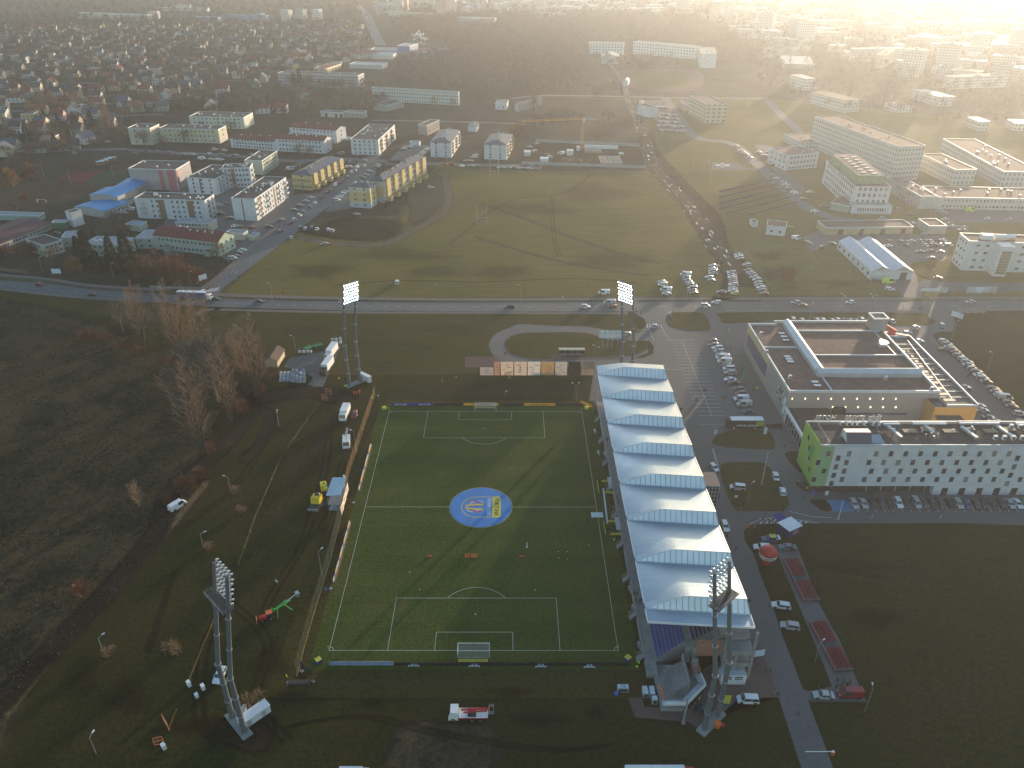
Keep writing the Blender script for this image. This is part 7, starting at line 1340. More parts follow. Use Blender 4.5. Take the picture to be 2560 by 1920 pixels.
# ---------------------------------------------------------------- poles,lamps,fences,signs
def lamp(v,x_,y_,H,label,arms=1,col=m_steel,z=0,head=.7,az=0.,group='street lamps'):
 t=thing('street_lamp',label,'street lamp',g(v,x_,y_,z),az,group);b=MB();b.tube((0,0,0),(0,0,H),.10,col,6,.06);b.build('pole',t);b=MB();hb=MB()
 for k in range(arms): s=1 if k == 0 else -1;b.tube((0,0,H),(s*1.1,0,H+.35),.05,col,5);hb.cbox(s*1.3,0,H+.28,head,.3,.14,m_bw)
 b.build('arm',t);hb.build('lamp_head',t);return t
LM=[('J',420,1352,8,'tall road lamp left of the lit far left mast'),('J',1848,1370,8,'road lamp at the meadow middle'),('K',420,1505,8,'road lamp with small head right of the black SUV'),('K',793,1615,8,'road lamp without glow near the centre verge'),('I',1650,1225,7,'lamp at the side street junction'),('I',985,1160,7,'lamp at the dark spruces by the road'),('I',370,1100,7,'lamp at the left approach road'),
 ('O',1490,540,6,'thin pole left of the gravel yard'),('O',1375,1060,5,'blue headed lamp on the trodden meadow'),('O',1042,1512,5,'blue headed lamp among grass mounds'),('P',1483,205,5,'lamp beside the small round grass mound'),('P',755,970,5,'lamp in the wasteland lower left'),('P',700,1700,5,'lamp at the bottom left corner'),('A',868,590,8,'lamp on the left pitch fence, upper'),('C',570,130,8,'lamp on the left pitch fence, lower'),('X',1925,655,7,'grey lamp leaning in the lower right grass'),('N',960,1565,6,'blue headed lamp beside the lower bleacher'),
 ('Q',1340,440,7,'twin headed lamp at the bus shelter'),('Q',1162,755,6,'lamp post behind the far goal line, left of two'),('Q',1180,755,6,'lamp post behind the far goal line, right of two'),('M',830,110,8,'white headed lamp above the mall roof'),('M',1215,75,8,'lamp above the mall tower'),('M',1410,120,8,'lamp at the grass tongue right of the tower'),('M',1745,230,8,'lamp beside the far end of the lawn cars'),('M',1970,440,8,'lamp behind the lawn cars'),('M',430,1280,7,'lamp on the dark forecourt island'),('M',295,290,8,'lamp at the mall west path'),('L',870,1340,8,'road lamp below the twin hall'),('L',1090,1340,8,'second road lamp below the twin hall'),('K',1850,1500,8,'road lamp by the meadow car park'),('E',245,1230,8,'lamp pole in the left suburb yard'),('I',385,290,8,'floodlight pole at the schoolyard left'),('I',615,345,8,'court lamp at the red court'),('I',985,300,8,'court lamp at the green court')]
for q in LM: lamp(*q,arms=2 if 'twin' in q[4] else 1,az=r_.uniform(0,3))
def pole(v,x_,y_,H,label,nm='flagpole',m=m_white,r=.12):
 t=thing(nm,label,'flagpole',g(v,x_,y_),0,'bare poles');b=MB();b.tube((0,0,0),(0,0,H),r,m,8,r*.5);b.build('pole',t);b=MB();b.cbox(0,0,0,.8,.8,.12,m_conc);b.build('foot',t)
pole('M',524,1162,12,'tall white flagpole on the dark forecourt island');pole('M',1017,1385,7,'white flagpole beside the blue disabled bays');pole('D',1757,1270,9,'leaning grey pole before the corner stair',m=m_conc,r=.28)
for i in range(5):
 t=thing('flag_banner',f'white vertical flag on a thin pole before the loop road, {ORD[i]} from the left','flag',g('Q',1403+i*42.5,318),R(10),'white flags by the loop road');b=MB();b.tube((0,0,0),(0,0,8.6),.05,m_white,6);b.build('pole',t);b=MB();n=8
 v_=[(-.1-1.7*j/n,.12*math.sin(j*1.3+i),zz) for j in range(n+1) for zz in (8.4,4.9)];b.add(v_,[(2*j,2*j+1,2*j+3,2*j+2) for j in range(n)],m_bw)
 v2=[(x_,y_+.02,z_) for x_,y_,z_ in v_];b.add(v2,[(2*j+2,2*j+3,2*j+1,2*j) for j in range(n)],m_bw);b.build('flag',t)
 b=MB();b.box(-1.2,-.2,6.8,-.7,-.16,7.4,m_pk);b.build('flag_emblem',t)
def vinyl(m,c):
 t=m.node_tree;ts=_n(t,'ShaderNodeBsdfTranslucent');ts.inputs[0].default_value=(c[0],c[1]*.9,c[2]*.8,1);mx=_n(t,'ShaderNodeMixShader');mx.inputs[0].default_value=.22;o_=t.nodes['Material Output']
 t.links.new(t.nodes['Principled BSDF'].outputs[0],mx.inputs[1]);t.links.new(ts.outputs[0],mx.inputs[2]);t.links.new(mx.outputs[0],o_.inputs['Surface'])
hc=[((345,405),(465,548),.62,'pale',(.40,.36,.36)),((468,520),(520,548),1,'salmon',(.45,.24,.18)),((524,635),(635,548),1,'cream',(.58,.48,.38)),((640,752),(752,548),1,'cream',(.58,.47,.38)),((756,868),(868,548),1,'white',(.60,.55,.54)),((872,986),(986,548),1,'tan',(.40,.26,.12)),((992,1098),(1098,548),1,'grey-white',(.46,.42,.40)),((1106,1210),(1210,548),1,'black',(.02,.015,.015)),((1218,1330),(1330,548),1,'brownish',(.24,.20,.16))]
for i,(xx,_,hf,cn,c) in enumerate(hc):
 a,c_=g('Q',xx[0],550),g('Q',xx[1] if i else 465,550);t=thing('hoarding',f'tall {cn} advertising hoarding behind the far goal, {ORD[i]} from the left','hoarding',((a[0]+c_[0])/2,a[1],0),0,'row of tall hoardings on the north fence');L_=c_[0]-a[0];hh=6.0*hf if hf == 1 else 3.6;mm=mat('hoarding_%d' % i,c,.75,var=.05);vinyl(mm,c)
 b=MB();b.quad((-L_/2+.05,0,.15),(L_/2-.05,0,.15),(L_/2-.05,0,hh),(-L_/2+.05,0,hh),mm);b.build('panel',t);b=MB()
 for x_ in (-L_/2+.1,0,L_/2-.1): b.cbox(x_,.08,0,.08,.08,hh,m_steel)
 b.tube((-L_/2,.1,.8),(-L_/2,1.8,0),.04,m_steel,4);b.build('frame',t)
 if cn not in ('black',):
  b=MB();q_=random.Random(i);ink=mat('hoarding_ink',(.25,.20,.22),.8)
  for k in range(4): x0_=q_.uniform(-L_*.38,L_*.1);b.box(x0_,-.07,hh*(.25+.16*k),x0_+q_.uniform(.8,L_*.35),-.05,hh*(.25+.16*k)+.28,ink)
  b.build('print',t)
def fence(pts,H,label,m=m_crail,step=2.5,wires=5,group='fences',panel=None,nm='fence',r=.03):
 P=[Vector((*p,0)) for p in pts];o=P[0];t=thing(nm,label,'fence',o,0,group);b=MB();w2=MB()
 for a,c in zip(P,P[1:]):
  L_=(c-a).length;n=max(1,int(L_/step))
  for i in range(n+1): p=a.lerp(c,i/n)-o;b.tube(p,p+Vector((0,0,H)),r*1.5,m,4)
  for j in range(wires): z_=H*(j+1)/wires;w2.tube(a-o+Vector((0,0,z_)),c-o+Vector((0,0,z_)),r*.55,m,3,cap=False)
  if panel: w2.obox((a+c)/2-o+Vector((0,0,H*.5)),c-a,L_,.05,H*.92,panel)
 b.build('post',t) if False else b.build('post_row',t);w2.build('wire_mesh' if not panel else 'panel',t);return t
m_rust=mat('rusty_mesh',(.30,.17,.07),.8,.2);
fence(gp(('A',1030,100),('A',905,480),('A',800,800),('A',735,1140)),4.0,'tall rust coloured mesh fence left of the pitch, upper stretch',m_rust,2.6,7,r=.04)
fence(gp(('A',735,1140),('C',640,0),('C',470,560),('C',350,1010)),4.0,'tall dark mesh fence left of the pitch, lower stretch with an amber foot rail',mat('green_mesh',(.05,.06,.04),.8),2.6,6,r=.04)
b=ribbon('foot_rail',gp(('A',735,1150),('C',640,5),('C',470,565),('C',350,1012)),.22,.06,mat('amber_rail',(.34,.20,.05),.8),2);b['label']='amber foot rail along the lower left pitch fence';b['category']='rail';del b['kind']
fence(gp(('C',345,1105),('C',2212,1103),('D',1330,965)),2.2,'thin dark mesh fence behind the near goal',m_dark,6,4);fence(gp(('Q',0,730),('Q',560,732),('Q',1335,735)),2.4,'thin dark mesh fence behind the far goal',m_dark,4,4);fence(gp(('Q',0,558),('Q',345,556)),2.2,'low dark fence left of the hoardings',m_dark,4,4)
yr=mat('yellow_rope',(.26,.18,.08),.8)
fence(gp(('A',595,120),('A',450,310),('A',220,640),('A',0,1150),('P',1740,330)),.9,'low yellow rope fence running down the trodden field',yr,5,2,r=.03);fence(gp(('P',1600,640),('P',1480,930),('P',1380,1180)),.9,'lower stretch of the yellow rope fence by the near left mast',yr,5,2,r=.03);fence(gp(('P',1290,1390),('P',1235,1530)),.9,'last short stretch of the rope fence at the orange gate',m_rust,4,2)
fence(gp(('I',1300,1250),('I',1740,1265)),1.6,'pale panel fence below the russet trees at the junction',m_conc,3,2,panel=mat('fence_panel_grey',(.28,.26,.24),.9));fence(gp(('J',120,1010),('J',262,880)),1.8,'grey mesh fence beside the lower side street',m_crail,3,5);fence(gp(('J',290,850),('J',460,740)),1.8,'pale panel fence beside the shed and side street',m_conc,3,2,panel=MT['fence_panel_grey']);fence(gp(('I',0,1095),('I',255,1125)),1.6,'brick boundary wall at the left road edge',m_rust,4,2,panel=mat('fence_brick',(.16,.11,.09),.9))
fence(gp(('L',165,885),('L',610,875),('L',715,1000),('L',380,1195),('L',165,885)),2.2,'green mesh fence round the empty plot left of the twin hall',m_green,5,4);fence(gp(('L',690,918),('L',920,922)),2,'dark fence before the twin hall back',m_dark,3,4);fence(gp(('L',270,1213),('L',1340,1213)),1.8,'brown mesh fence along the cycle path below the twin hall',m_rust,4,4);fence(gp(('L',1480,1212),('L',2500,1212)),1.8,'brown mesh fence along the cycle path below the white building',m_rust,4,4)
sf=mat('site_fence',(.32,.34,.34),.7);fence(gp(('K',555,120),('K',1450,160)),2.2,'grey hoarding fence behind the building site',sf,4,2,panel=sf);fence(gp(('K',430,315),('K',1500,350)),2.2,'grey hoarding fence before the building site',sf,4,2,panel=sf);fence(gp(('L',-80,250),('L',-60,420)),1.5,'low fence at the helipad side',m_rust,4,2)
fence(gp(('G',1575,1360),('G',1565,1465),('G',2080,1505),('G',2050,1390)),1.6,'low rusty fence round the helipad',m_rust,5,3)
for (v,x0_,x1_,y_,w) in (('K',42,128,826,'nearer white rugby posts on the meadow'),('K',156,228,417,'farther white rugby posts near the meadow street')):
 a,c_=g(v,x0_,y_),g(v,x1_,y_);t=thing('rugby_posts',w,'rugby posts',((a[0]+c_[0])/2,a[1],0),0,'rugby posts');b=MB();k=(c_[0]-a[0])/2
 for q in (-1,1): b.tube((q*k,0,0),(q*k,0,11.5),.09,m_white,6)
 b.build('upright',t);b=MB();b.tube((-k,0,3.4),(k,0,3.4),.08,m_white,6);b.build('crossbar',t)
for i,(a,c_) in enumerate((((0,478),(385,392)),((0,520),(420,420)),((0,562),(470,450)),((0,604),(500,480)),((48,638),(520,515)),((215,648),(565,552)))):
 P0,P1=Vector(g('L',*a)),Vector(g('L',*c_));d=P1-P0;t=thing('solar_rack',f'long low metal rack on the hospital lawn, {ORD[i]} from the far end','rack',P0,math.atan2(d.y,d.x),'metal racks on the hospital lawn');b=MB();L_=d.length
 b.add([(0,0,.6),(L_,0,.6),(L_,1.6,1.5),(0,1.6,1.5)],[(0,1,2,3),(3,2,1,0)],m_brownr);b.build('panel',t);b=MB();rail(b,[(0,0,0),(L_,0,0)],.6,1,m_steel,2.2);rail(b,[(0,1.6,0),(L_,1.6,0)],1.5,1,m_steel,2.2);b.build('frame',t)
t=thing('bus_shelter','pale roofed bus shelter on the loop road island','bus shelter',g('Q',1137,376));b=MB();b.box(-5.2,-.2,2.5,5.2,1.7,2.65,mat('shelter_roof',(.50,.47,.33),.6));b.build('roof',t);b=MB();b.box(-5,1.55,.2,5,1.6,2.4,m_glass);b.build('glass_wall',t);b=MB();b.cbox(0,.2,.42,8.5,.4,.08,m_white);b.build('bench',t);b=MB()
for x_ in (-5,-2.5,0,2.5,5): b.cbox(x_,1.5,0,.1,.1,2.5,m_steel)
b.build('post',t)
P0,P1=g('N',722,520),g('N',832,468);an=hd('N',722,520,832,468);t=thing('sales_trailer','dark blue sales trailer with white roof and raised blue flap','trailer',P0,an);b=MB();L_=(Vector(P1)-Vector(P0)).length;b.box(0,0,.4,L_,4.2,3.1,mat('navy_side',(.03,.035,.13),.5));b.build('body',t);b=MB();b.box(-.1,-.1,3.1,L_+.1,4.3,3.25,m_white);b.build('roof',t);b=MB();b.add([(.2,4.35,3.2),(3.4,4.35,3.2),(3.4,6.6,3.9),(.2,6.6,3.9)],[(0,1,2,3),(3,2,1,0)],m_led);b.build('flap',t);b=MB();b.box(1.6,-.03,1.2,3.6,0,2.4,mat('trailer_print',(.35,.25,.12),.7));b.build('print',t)
bags=MB();bags.ball((0,0,.55),.62,.6,.58,mat('white_bulk_bag',(.46,.50,.55),.8,sc_=2,var=.3),8,5);bags.cbox(0,0,0,1.,1.,.75,MT['white_bulk_bag']);bgm=bags.mesh('bulk_bag');r_=random.Random(9)
k=0
for (v,x0_,y0_,x1_,y1_,nx,ny,lv,w) in (('Y',1070,1120,1190,1040,4,5,1,'loose heap'),('Y',1215,1130,1330,1040,4,5,2,'stacked block'),('Y',1640,690,1730,700,3,2,2,'pile at the rear lorry')):
 for i in range(nx):
  for j in range(ny):
   for l in range(lv if (i+j) % 3 else 1): k += 1;o=obj('bulk_bag',bgm,None,(*g(v,x0_+(x1_-x0_)*i/(nx-1)+r_.uniform(-4,4),y0_+(y1_-y0_)*j/max(1,ny-1)+r_.uniform(-4,4)),l*1.1),r_.uniform(0,.6));tag(o,f'white bulk bag in the {w} on the gravel yard, {ORD[i]} column {ORD[j]} row{" upper" if l else ""}','bulk bag','white bulk bags on the gravel yard')
t,*_=bld('hut','small cream hut with brown gabled roof beside the gravel yard','hut',('Y',905,965),('Y',1040,968),2.9,('B','Y',1135,770),wall((.5,.42,.3)),m_brownr,'gabley',rise=1.6,fl=1)
gn=mat('green_sheet',(.05,.20,.09),.6)
for i,(x0_,y0_,x1_,y1_) in enumerate(((1370,785,1440,745),(1450,755,1540,730))): a,c_=Vector(g('Y',x0_,y0_)),Vector(g('Y',x1_,y1_));d=c_-a;b=MB();b.box(0,0,0,d.length,2.6,.5,gn);b.box(0,0,.5,d.length,.2,.7,gn);b.box(0,2.4,.5,d.length,2.6,.7,gn);tag(b.build('sheet_stack',None,(a.x,a.y,0),math.atan2(d.y,d.x)),f'dark green sheet stack behind the gravel yard, {"left" if i == 0 else "right"} one','stack','green sheet stacks')
for i,(v,x_,y_) in enumerate((('Y',1275,805),('Y',1320,805),('Y',1365,805),('Y',1400,803))): tag(obj('bulk_bag',bgm,None,(*g(v,x_,y_),0)),f'bag beside the green stacks behind the yard, {ORD[i]} from the left','bulk bag','bags beside the green stacks')
og=mat('orange_gate_mesh',(.60,.22,.13),.7)
for i,(v,x0_,y0_,x1_,y1_,w) in enumerate((('Y',1570,1255,1632,1262,'upper one left of the far left mast'),('Y',1528,1325,1588,1332,'lower one left of the far left mast'),('P',1125,1640,1192,1625,'at the bottom left beside the white block'),('P',1190,1460,1235,1535,'standing open at the bottom left'))):
 a,c_=Vector(g(v,x0_,y0_)),Vector(g(v,x1_,y1_));d=c_-a;t=thing('gate_panel',f'salmon orange gate panel, {w}','gate',a,math.atan2(d.y,d.x),'orange gate panels');b=MB();L_=d.length;H_=2.2
 for q in ((0,0,0,0,0,H_),(L_,0,0,L_,0,H_),(0,0,0,L_,0,0),(0,0,H_,L_,0,H_),(0,0,H_*.5,L_,0,H_*.5)): b.tube(q[:3],q[3:],.06,og,5)
 b.build('frame',t);b=MB()
 for j in range(int(L_/.3)): b.tube((j*.3,0,0),(j*.3,0,H_),.012,m_rust,3,cap=False)
 b.build('bars',t)
for i,(v,x_,y_) in enumerate((('P',1378,1205),('P',1480,1230),('P',1432,1285),('P',1195,1662),('P',1780,1385))): t=thing('white_block',['white block at the end of the rope fence','taller white block right of the rope fence end','pair of small white blocks under the rope fence end','white block at the bottom left orange gate','pale block beside the near left mast container'][i],'block',g(v,x_,y_),r_.uniform(0,1),'white blocks');b=MB();b.cbox(0,0,0,.7,1.,1.3 if i != 2 else .8,m_wwall);b.build('body',t);b=MB();b.cbox(0,0,1.3 if i != 2 else .8,.75,1.05,.06,m_white);b.build('lid',t)
cab_=MB();cab_.cbox(0,0,0,1.1,1.1,1.5,m_rfl,m_bw);cab_.cbox(0,-.57,.2,.8,.04,1.,m_dark);cbm=cab_.mesh('flight_case')
for i,(x_,y_) in enumerate(((1420,1005),(1428,1035),(1480,1005),(1485,1040),(1505,1090),(1700,1135),(1765,1135))): tag(obj('flight_case',cbm,None,(*g('D',x_,y_),0)),f'grey and white equipment case by the corner stair, {ORD[i]} from the left','equipment case','equipment cases by the corner stair')
for i,x_ in enumerate((1207,1235,1258)): tag(obj('crate',cbm,None,(*g('D',x_,990),0)),f'dark open crate beside the blue bag near the corner, {ORD[i]} from the left','crate','crates at the pitch corner')
b=MB();b.ball((0,0,.3),.5,.6,.35,mat('blue_bag',(.03,.15,.55),.6),10,6);b.cbox(0,0,.5,.3,.1,.2,m_blue);tag(b.build('bag',None,(*g('D',1178,1022),0)),'blue bag lying in the grass near the crates','bag')
bm_=MB();bm_.cbox(0,0,.42,2.6,.35,.06,m_rfl);bm_.cbox(-.35,.3,.2,.5,.45,.5,m_steel);bm_.cbox(.45,.3,.2,.5,.45,.5,m_steel)
for x_ in (-1.2,1.2): bm_.cbox(x_,0,0,.06,.3,.42,m_steel)
bmm=bm_.mesh('bench')
for i,(v,x_,y_,a) in enumerate((('C',1365,925,0),('C',1885,928,0),('D',525,793,0),('D',945,797,0),('B',995,415,90),('B',1080,610,90),('D',1297,120,90),('D',1325,290,90),('D',1378,610,90),('B',1025,600,90))): tag(obj('bench',bmm,None,(*g(v,x_,y_),.01),R(a)),f"{'bench behind the near goal line' if a == 0 else 'bench in the dark strip below the stand'}, {ORD[i if a == 0 else i-4]} from the {'left' if a == 0 else 'far end, roughly'}",'bench','benches round the pitch')
tri=MB();tri.tube((0,0,1.5),(.5,.3,0),.03,m_dark,4);tri.tube((0,0,1.5),(-.5,.3,0),.03,m_dark,4);tri.tube((0,0,1.5),(0,-.5,0),.03,m_dark,4);tri.cbox(0,0,1.5,.9,.35,.4,m_rfl);tri.cbox(.5,0,1.3,.5,.6,.7,m_dark);trm=tri.mesh('tv_camera')
for i,(v,x_,y_,w) in enumerate((('A',845,1065,'beside the camera platform'),('C',650,290,'at the lower left fence by the blue jacket'),('A',1055,140,'at the far left corner fence'),('C',185,225,'dark one in the grass near the green trailer lift'),('Q',575,720,'behind the far goal'))): tag(obj('tv_camera',trm,None,(*g(v,x_,y_),.02),r_.uniform(0,6)),'television camera on a tripod '+w,'television camera','television cameras')
t=thing('folding_screen','dark leaning screen on two poles at the near left corner of the fence','screen',g('C',395,960),hd('C',395,960,495,1050));b=MB();L_=(Vector(g('C',495,1050))-Vector(g('C',395,960))).length;b.box(0,-.05,1.7,L_,.05,3.6,m_dark);b.build('panel',t);b=MB();b.tube((0,0,0),(0,0,3.6),.08,m_dark,5);b.tube((L_,0,0),(L_,0,3.6),.08,m_dark,5);b.cbox(0,0,0,.9,.6,.2,m_conc);b.cbox(L_,0,0,.9,.6,.2,m_conc);b.build('post',t)
t=thing('roller_bench','dark long bench lying at the near left fence corner','bench',g('C',375,1080));b=MB();b.cbox(0,0,.2,4.6,1.,.9,m_dark);b.cbox(-2.5,0,.1,.5,.5,.9,m_conc);b.build('body',t);b=MB();b.cbox(0,0,1.1,4.7,1.1,.06,m_brownr);b.build('top',t)
t=thing('barrier','white barrier arm with red housing across the stand road at the bottom','barrier',g('X',1625,1058));b=MB();b.cbox(0,0,0,.5,.5,1.1,m_orange,m_white);b.build('housing',t);b=MB();L_=g('X',1625,1020,1)[0]-g('X',1365,1020,1)[0];b.box(-L_,-.06,1.,0,.06,1.14,m_white);b.build('arm',t)
man=MB();man.cbox(0,0,0,.5,.1,.9,m_orange);man.ball((0,0,1.05),.13,.1,.16,m_orange,6,4);man.cbox(0,0,0,.6,.3,.06,m_orange);mnm=man.mesh('training_mannequin')
for i,x_ in enumerate((1813,1838,1867,1888,1905)): tag(obj('training_mannequin',mnm,None,(*g('A',x_,1495),.02),r_.uniform(0,1)),f'orange training mannequin on the pitch, {ORD[i]} from the left','training mannequin','orange mannequins in the pitch')
for i,(v,x_) in enumerate((('A',1497),('B',363))): b=MB();b.cbox(0,0,0,1.3,.3,.3,m_orange);b.cbox(0,0,.3,1.2,.1,.1,m_red);tag(b.build('training_hurdle',None,(*g(v,x_,1490),.02)),f'orange training hurdle, {"left" if i == 0 else "right"} one, in line with the mannequins','training hurdle','orange hurdles')
b=MB();b.tube((0,0,.1),(0,0,1.7),.12,m_white,8);b.cbox(0,0,0,.5,.5,.1,m_white);tag(b.build('marker_post',None,(*g('B',405,1410),.02)),'short white post standing in the pitch right of the mannequins','post')
bl_=MB();bl_.ball((0,0,.12),.12,.12,.12,m_white,10,6);blm=bl_.mesh('football')
for i,(v,x_,y_) in enumerate((('C',1415,257),('C',1893,468),('C',1328,108),('D',478,124),('B',678,1450),('B',755,1450),('B',680,1508),('B',757,1513),('B',940,1395),('A',1973,389))): tag(obj('football',blm,None,(*g(v,x_,y_),.02)),['football left of the near arc','football near the near penalty spot','football high left of the near arc','football right of the near arc','marker ball, upper left of four on the right half','marker ball, upper right of four','marker ball, lower left of four','marker ball, lower right of four','football near the right touchline','football at the far penalty spot'][i],'football','footballs on the pitch')
t=thing('trestle_table','pale trestle table straddling the right touchline near halfway','table',g('B',1010,1150));b=MB();b.cbox(0,0,.8,3.4,2.2,.08,m_bw);b.build('tabletop',t)
for q in ((-1.4,-.9),(1.4,-.9),(1.4,.9),(-1.4,.9)): b=MB();b.cbox(0,0,0,.08,.08,.8,m_steel);b.build('leg',t,(*q,0))
def sign(v,x_,y_,w_,h_,z_,m,label,rz=0,legs=2):
 t=thing('sign',label,'sign',g(v,x_,y_),rz,'signs');b=MB();b.box(-w_/2,-.04,z_,w_/2,.04,z_+h_,m);b.build('panel',t);b=MB()
 for q in ((-w_/3,w_/3) if legs == 2 else (0,)): b.cbox(q,.06,0,.08,.08,z_+h_*.5,m_steel)
 b.build('post',t)
sign('I',1765,1215,4,2.6,2.5,m_white,'white billboard at the side street junction',R(50));sign('I',495,1135,4.5,2.4,1,m_bw,'pale billboard by the left approach road');sign('J',510,1320,.1,.1,.1,m_white,'') if False else None
sign('M',225,845,1,1.6,.6,m_bw,'small white sign at the tip of the bus lawn');sign('M',852,1235,.9,1.3,.4,m_blue,'blue sign at the hotel corner');sign('M',940,1235,.9,1.5,.4,m_bw,'white and blue sign before the disabled bays');sign('M',360,1250,1.,.9,.3,m_bw,'white sign lying on the forecourt island');sign('Q',1982,90,.8,.8,1.8,m_blue,'blue round sign at the grass island of the turning',legs=1);sign('Q',1978,35,1.6,1.4,1,m_bw,'white box sign at the stadium turning')
sign('X',945,160,2.6,2.,.4,m_bw,'white board leaning on brick paving behind the stand',R(10));sign('X',632,590,2.2,2.6,.2,m_by,'yellow panel with two dark openings at the near right mast');sign('M',545,840,1.1,2.6,.2,m_bw,'oval white totem at the coach lawn');sign('M',432,1440,.9,1.4,0,m_orange,'orange sandwich sign on the dark lawn');sign('M',410,485,1.2,3.2,.2,m_green,'green totem on the mall west path');sign('M',495,545,1.1,1.1,0,mat('yellow_bin',(.7,.6,.03),.6),'yellow bin beside the mall west wall')
for i in range(4): sign('U',1465+i*88+(0,10,15,30)[i],1080,4.2,3,.6,(m_rfl,m_bw,m_rfl,mat('pinkish_board',(.42,.36,.36),.7))[i],f'pale billboard on the fence below the white building, {ORD[i]} from the left')
sign('U',888,1068,8,1.4,1,m_bw,'long white banner at the hospital gate');sign('U',1085,1082,3.8,2.6,.8,m_rfl,'pale billboard with a dark mark near the hospital gate');sign('U',1275,1415,5,2.4,.5,m_bw,'white banner on the corner of the lawn across the road',R(-50))
for i in range(4): sign('U',1280+i*108,1355,4,2.4,.6,m_conc,f'weathered billboard across the road, {ORD[i]} from the left')
t=thing('ticket_kiosk','white kiosk with two dark price boards under the rear of the stand','kiosk',(58.2,-9.3,0));b=MB();b.cbox(0,1.,0,5.6,2.4,2.9,m_white,m_rfl);b.build('body',t)
for x_ in (-1.4,1.1): b=MB();b.box(x_-.9,-.25,2.1,x_+.9,-.21,2.5,m_black);[b.box(x_-.8+k*.62,-.25,1.5,x_-.35+k*.62,-.21,1.85,m_black) for k in range(3)];b.build('price_board',t)
t=thing('road_cone_bin','orange drum and red bag at the near right mast foot','drum',g('X',560,795));b=MB();b.tube((0,0,0),(0,0,1.2),.7,m_orange,12,.8);b.build('drum',t);b=MB();b.cbox(1.1,.1,0,1.,.6,.5,m_red);b.build('bag',t)
cp=Vector(g('G',600,1300));t=thing('tower_crane','yellow tower crane with long jib over the building site','crane',(cp.x,cp.y,0));CH=height(cp,'G',605,1030);m_cr=mat('crane_yellow',(.55,.28,.04),.6)
b=MB();s_=.8
for q in ((-s_,-s_),(s_,-s_),(s_,s_),(-s_,s_)): b.tube((*q,0),(*q,CH),.16,m_cr,4)
nz=int(CH/1.8)
for i in range(nz):
 z0_,z1_=CH*i/nz,CH*(i+1)/nz
 for a,c_ in (((-s_,-s_),(s_,-s_)),((s_,-s_),(s_,s_)),((s_,s_),(-s_,s_)),((-s_,s_),(-s_,-s_))): b.tube((*(a if i % 2 else c_),z0_),(*(c_ if i % 2 else a),z1_),.08,m_cr,3)
b.build('tower',t);je=g('G',85,1052,CH);ke=g('G',735,1038,CH)
def jib(e,nm,m):
 b=MB();e=Vector((e[0]-cp.x,e[1]-cp.y,CH));o_=Vector((0,0,CH));n=max(3,int((e-o_).length/2));q=(e-o_).normalized();sd_=Vector((-q.y,q.x,0))*.6
 for k in (sd_,-sd_,Vector((0,0,1.3))): b.tube(o_+k,e+k*.8,.12,m,4)
 for i in range(n): a,c_=o_.lerp(e,i/n),o_.lerp(e,(i+1)/n);b.tube(a+sd_,c_+Vector((0,0,1.2)),.07,m,3);b.tube(a+Vector((0,0,1.2)),c_-sd_,.07,m,3)
 b.build(nm,t)
jib(je,'jib',m_cr);jib(ke,'counter_jib',m_steel);b=MB();b.cbox(.8,-.8,CH-1.5,1.3,1.3,2,m_white);b.build('cab',t)
b=MB();kk=Vector((ke[0]-cp.x,ke[1]-cp.y,CH));b.cbox(kk.x,kk.y,CH-1.6,2.6,1.6,1.8,m_conc);b.build('counterweight',t)
sheet('building_site_ground',gp(('K',480,170),('K',560,130),('K',1450,165),('K',1500,345),('K',430,310)),.012,G_dirt)
for i,(v,x0_,y0_,x1_,y1_,h_,c,w) in enumerate((('G',630,1320,780,1325,1.2,(.30,.25,.20),'low concrete slab with formwork at the left of the site'),('G',770,1422,960,1430,1.0,(.34,.28,.22),'large concrete slab with column stubs'),('G',245,1400,315,1402,2.4,(.60,.60,.60),'white cabin roof at the front of the site'),('G',475,1345,528,1348,3.5,(.62,.62,.62),'white two storey site cabin'),('G',105,1350,160,1352,3,(.55,.55,.52),'white shed at the left end of the site'),('G',558,1305,585,1306,3,(.6,.6,.6),'small white cabin at the crane foot'),('G',925,1345,965,1347,1.5,(.45,.33,.08),'yellow formwork stack on the slab'))):
 a,c_=Vector(g(v,x0_,y0_)),Vector(g(v,x1_,y1_));L_=(c_-a).length;t=thing('site_cabin' if 'cabin' in w or 'shed' in w else 'concrete_slab',w,'cabin' if 'cabin' in w or 'shed' in w else 'slab',a,0,'things on the building site');b=MB();b.box(0,0,0,L_,(8,22,5,5,6,3,3)[i],h_,mat('site_%d' % i,c,.85));b.build('body',t);b=MB()
 if i == 1:
  for p in range(12): b.cbox(2+(p % 4)*L_/4.5,3+(p//4)*7,h_,.5,.5,1.4,m_conc)
 elif i == 0:
  for p in range(7): b.cbox(1.5+p*L_/7.5,.5,h_,.3,.3,1.6,m_rust)
 else: b.box(-.1,-.1,h_,L_+.1,(8,22,5,5,6,3,3)[i]+.1,h_+.15,m_white)
 b.build('column_stub' if i < 2 else 'roof',t)
tk=MB();tk.tube((0,0,0),(0,0,2.2),1.0,m_white,10);tk.ball((0,0,2.2),1.,1.,.4,m_white,10,4,0,.5);tkm=tk.mesh('white_sack')
for i in range(15): tag(obj('white_sack',tkm,None,(*g('G',632+i*19.5,1280+i*.6),0)),f'white round container in the line behind the crane, {ORD[i]} from the left','container','white containers behind the crane')
r_=random.Random(31)
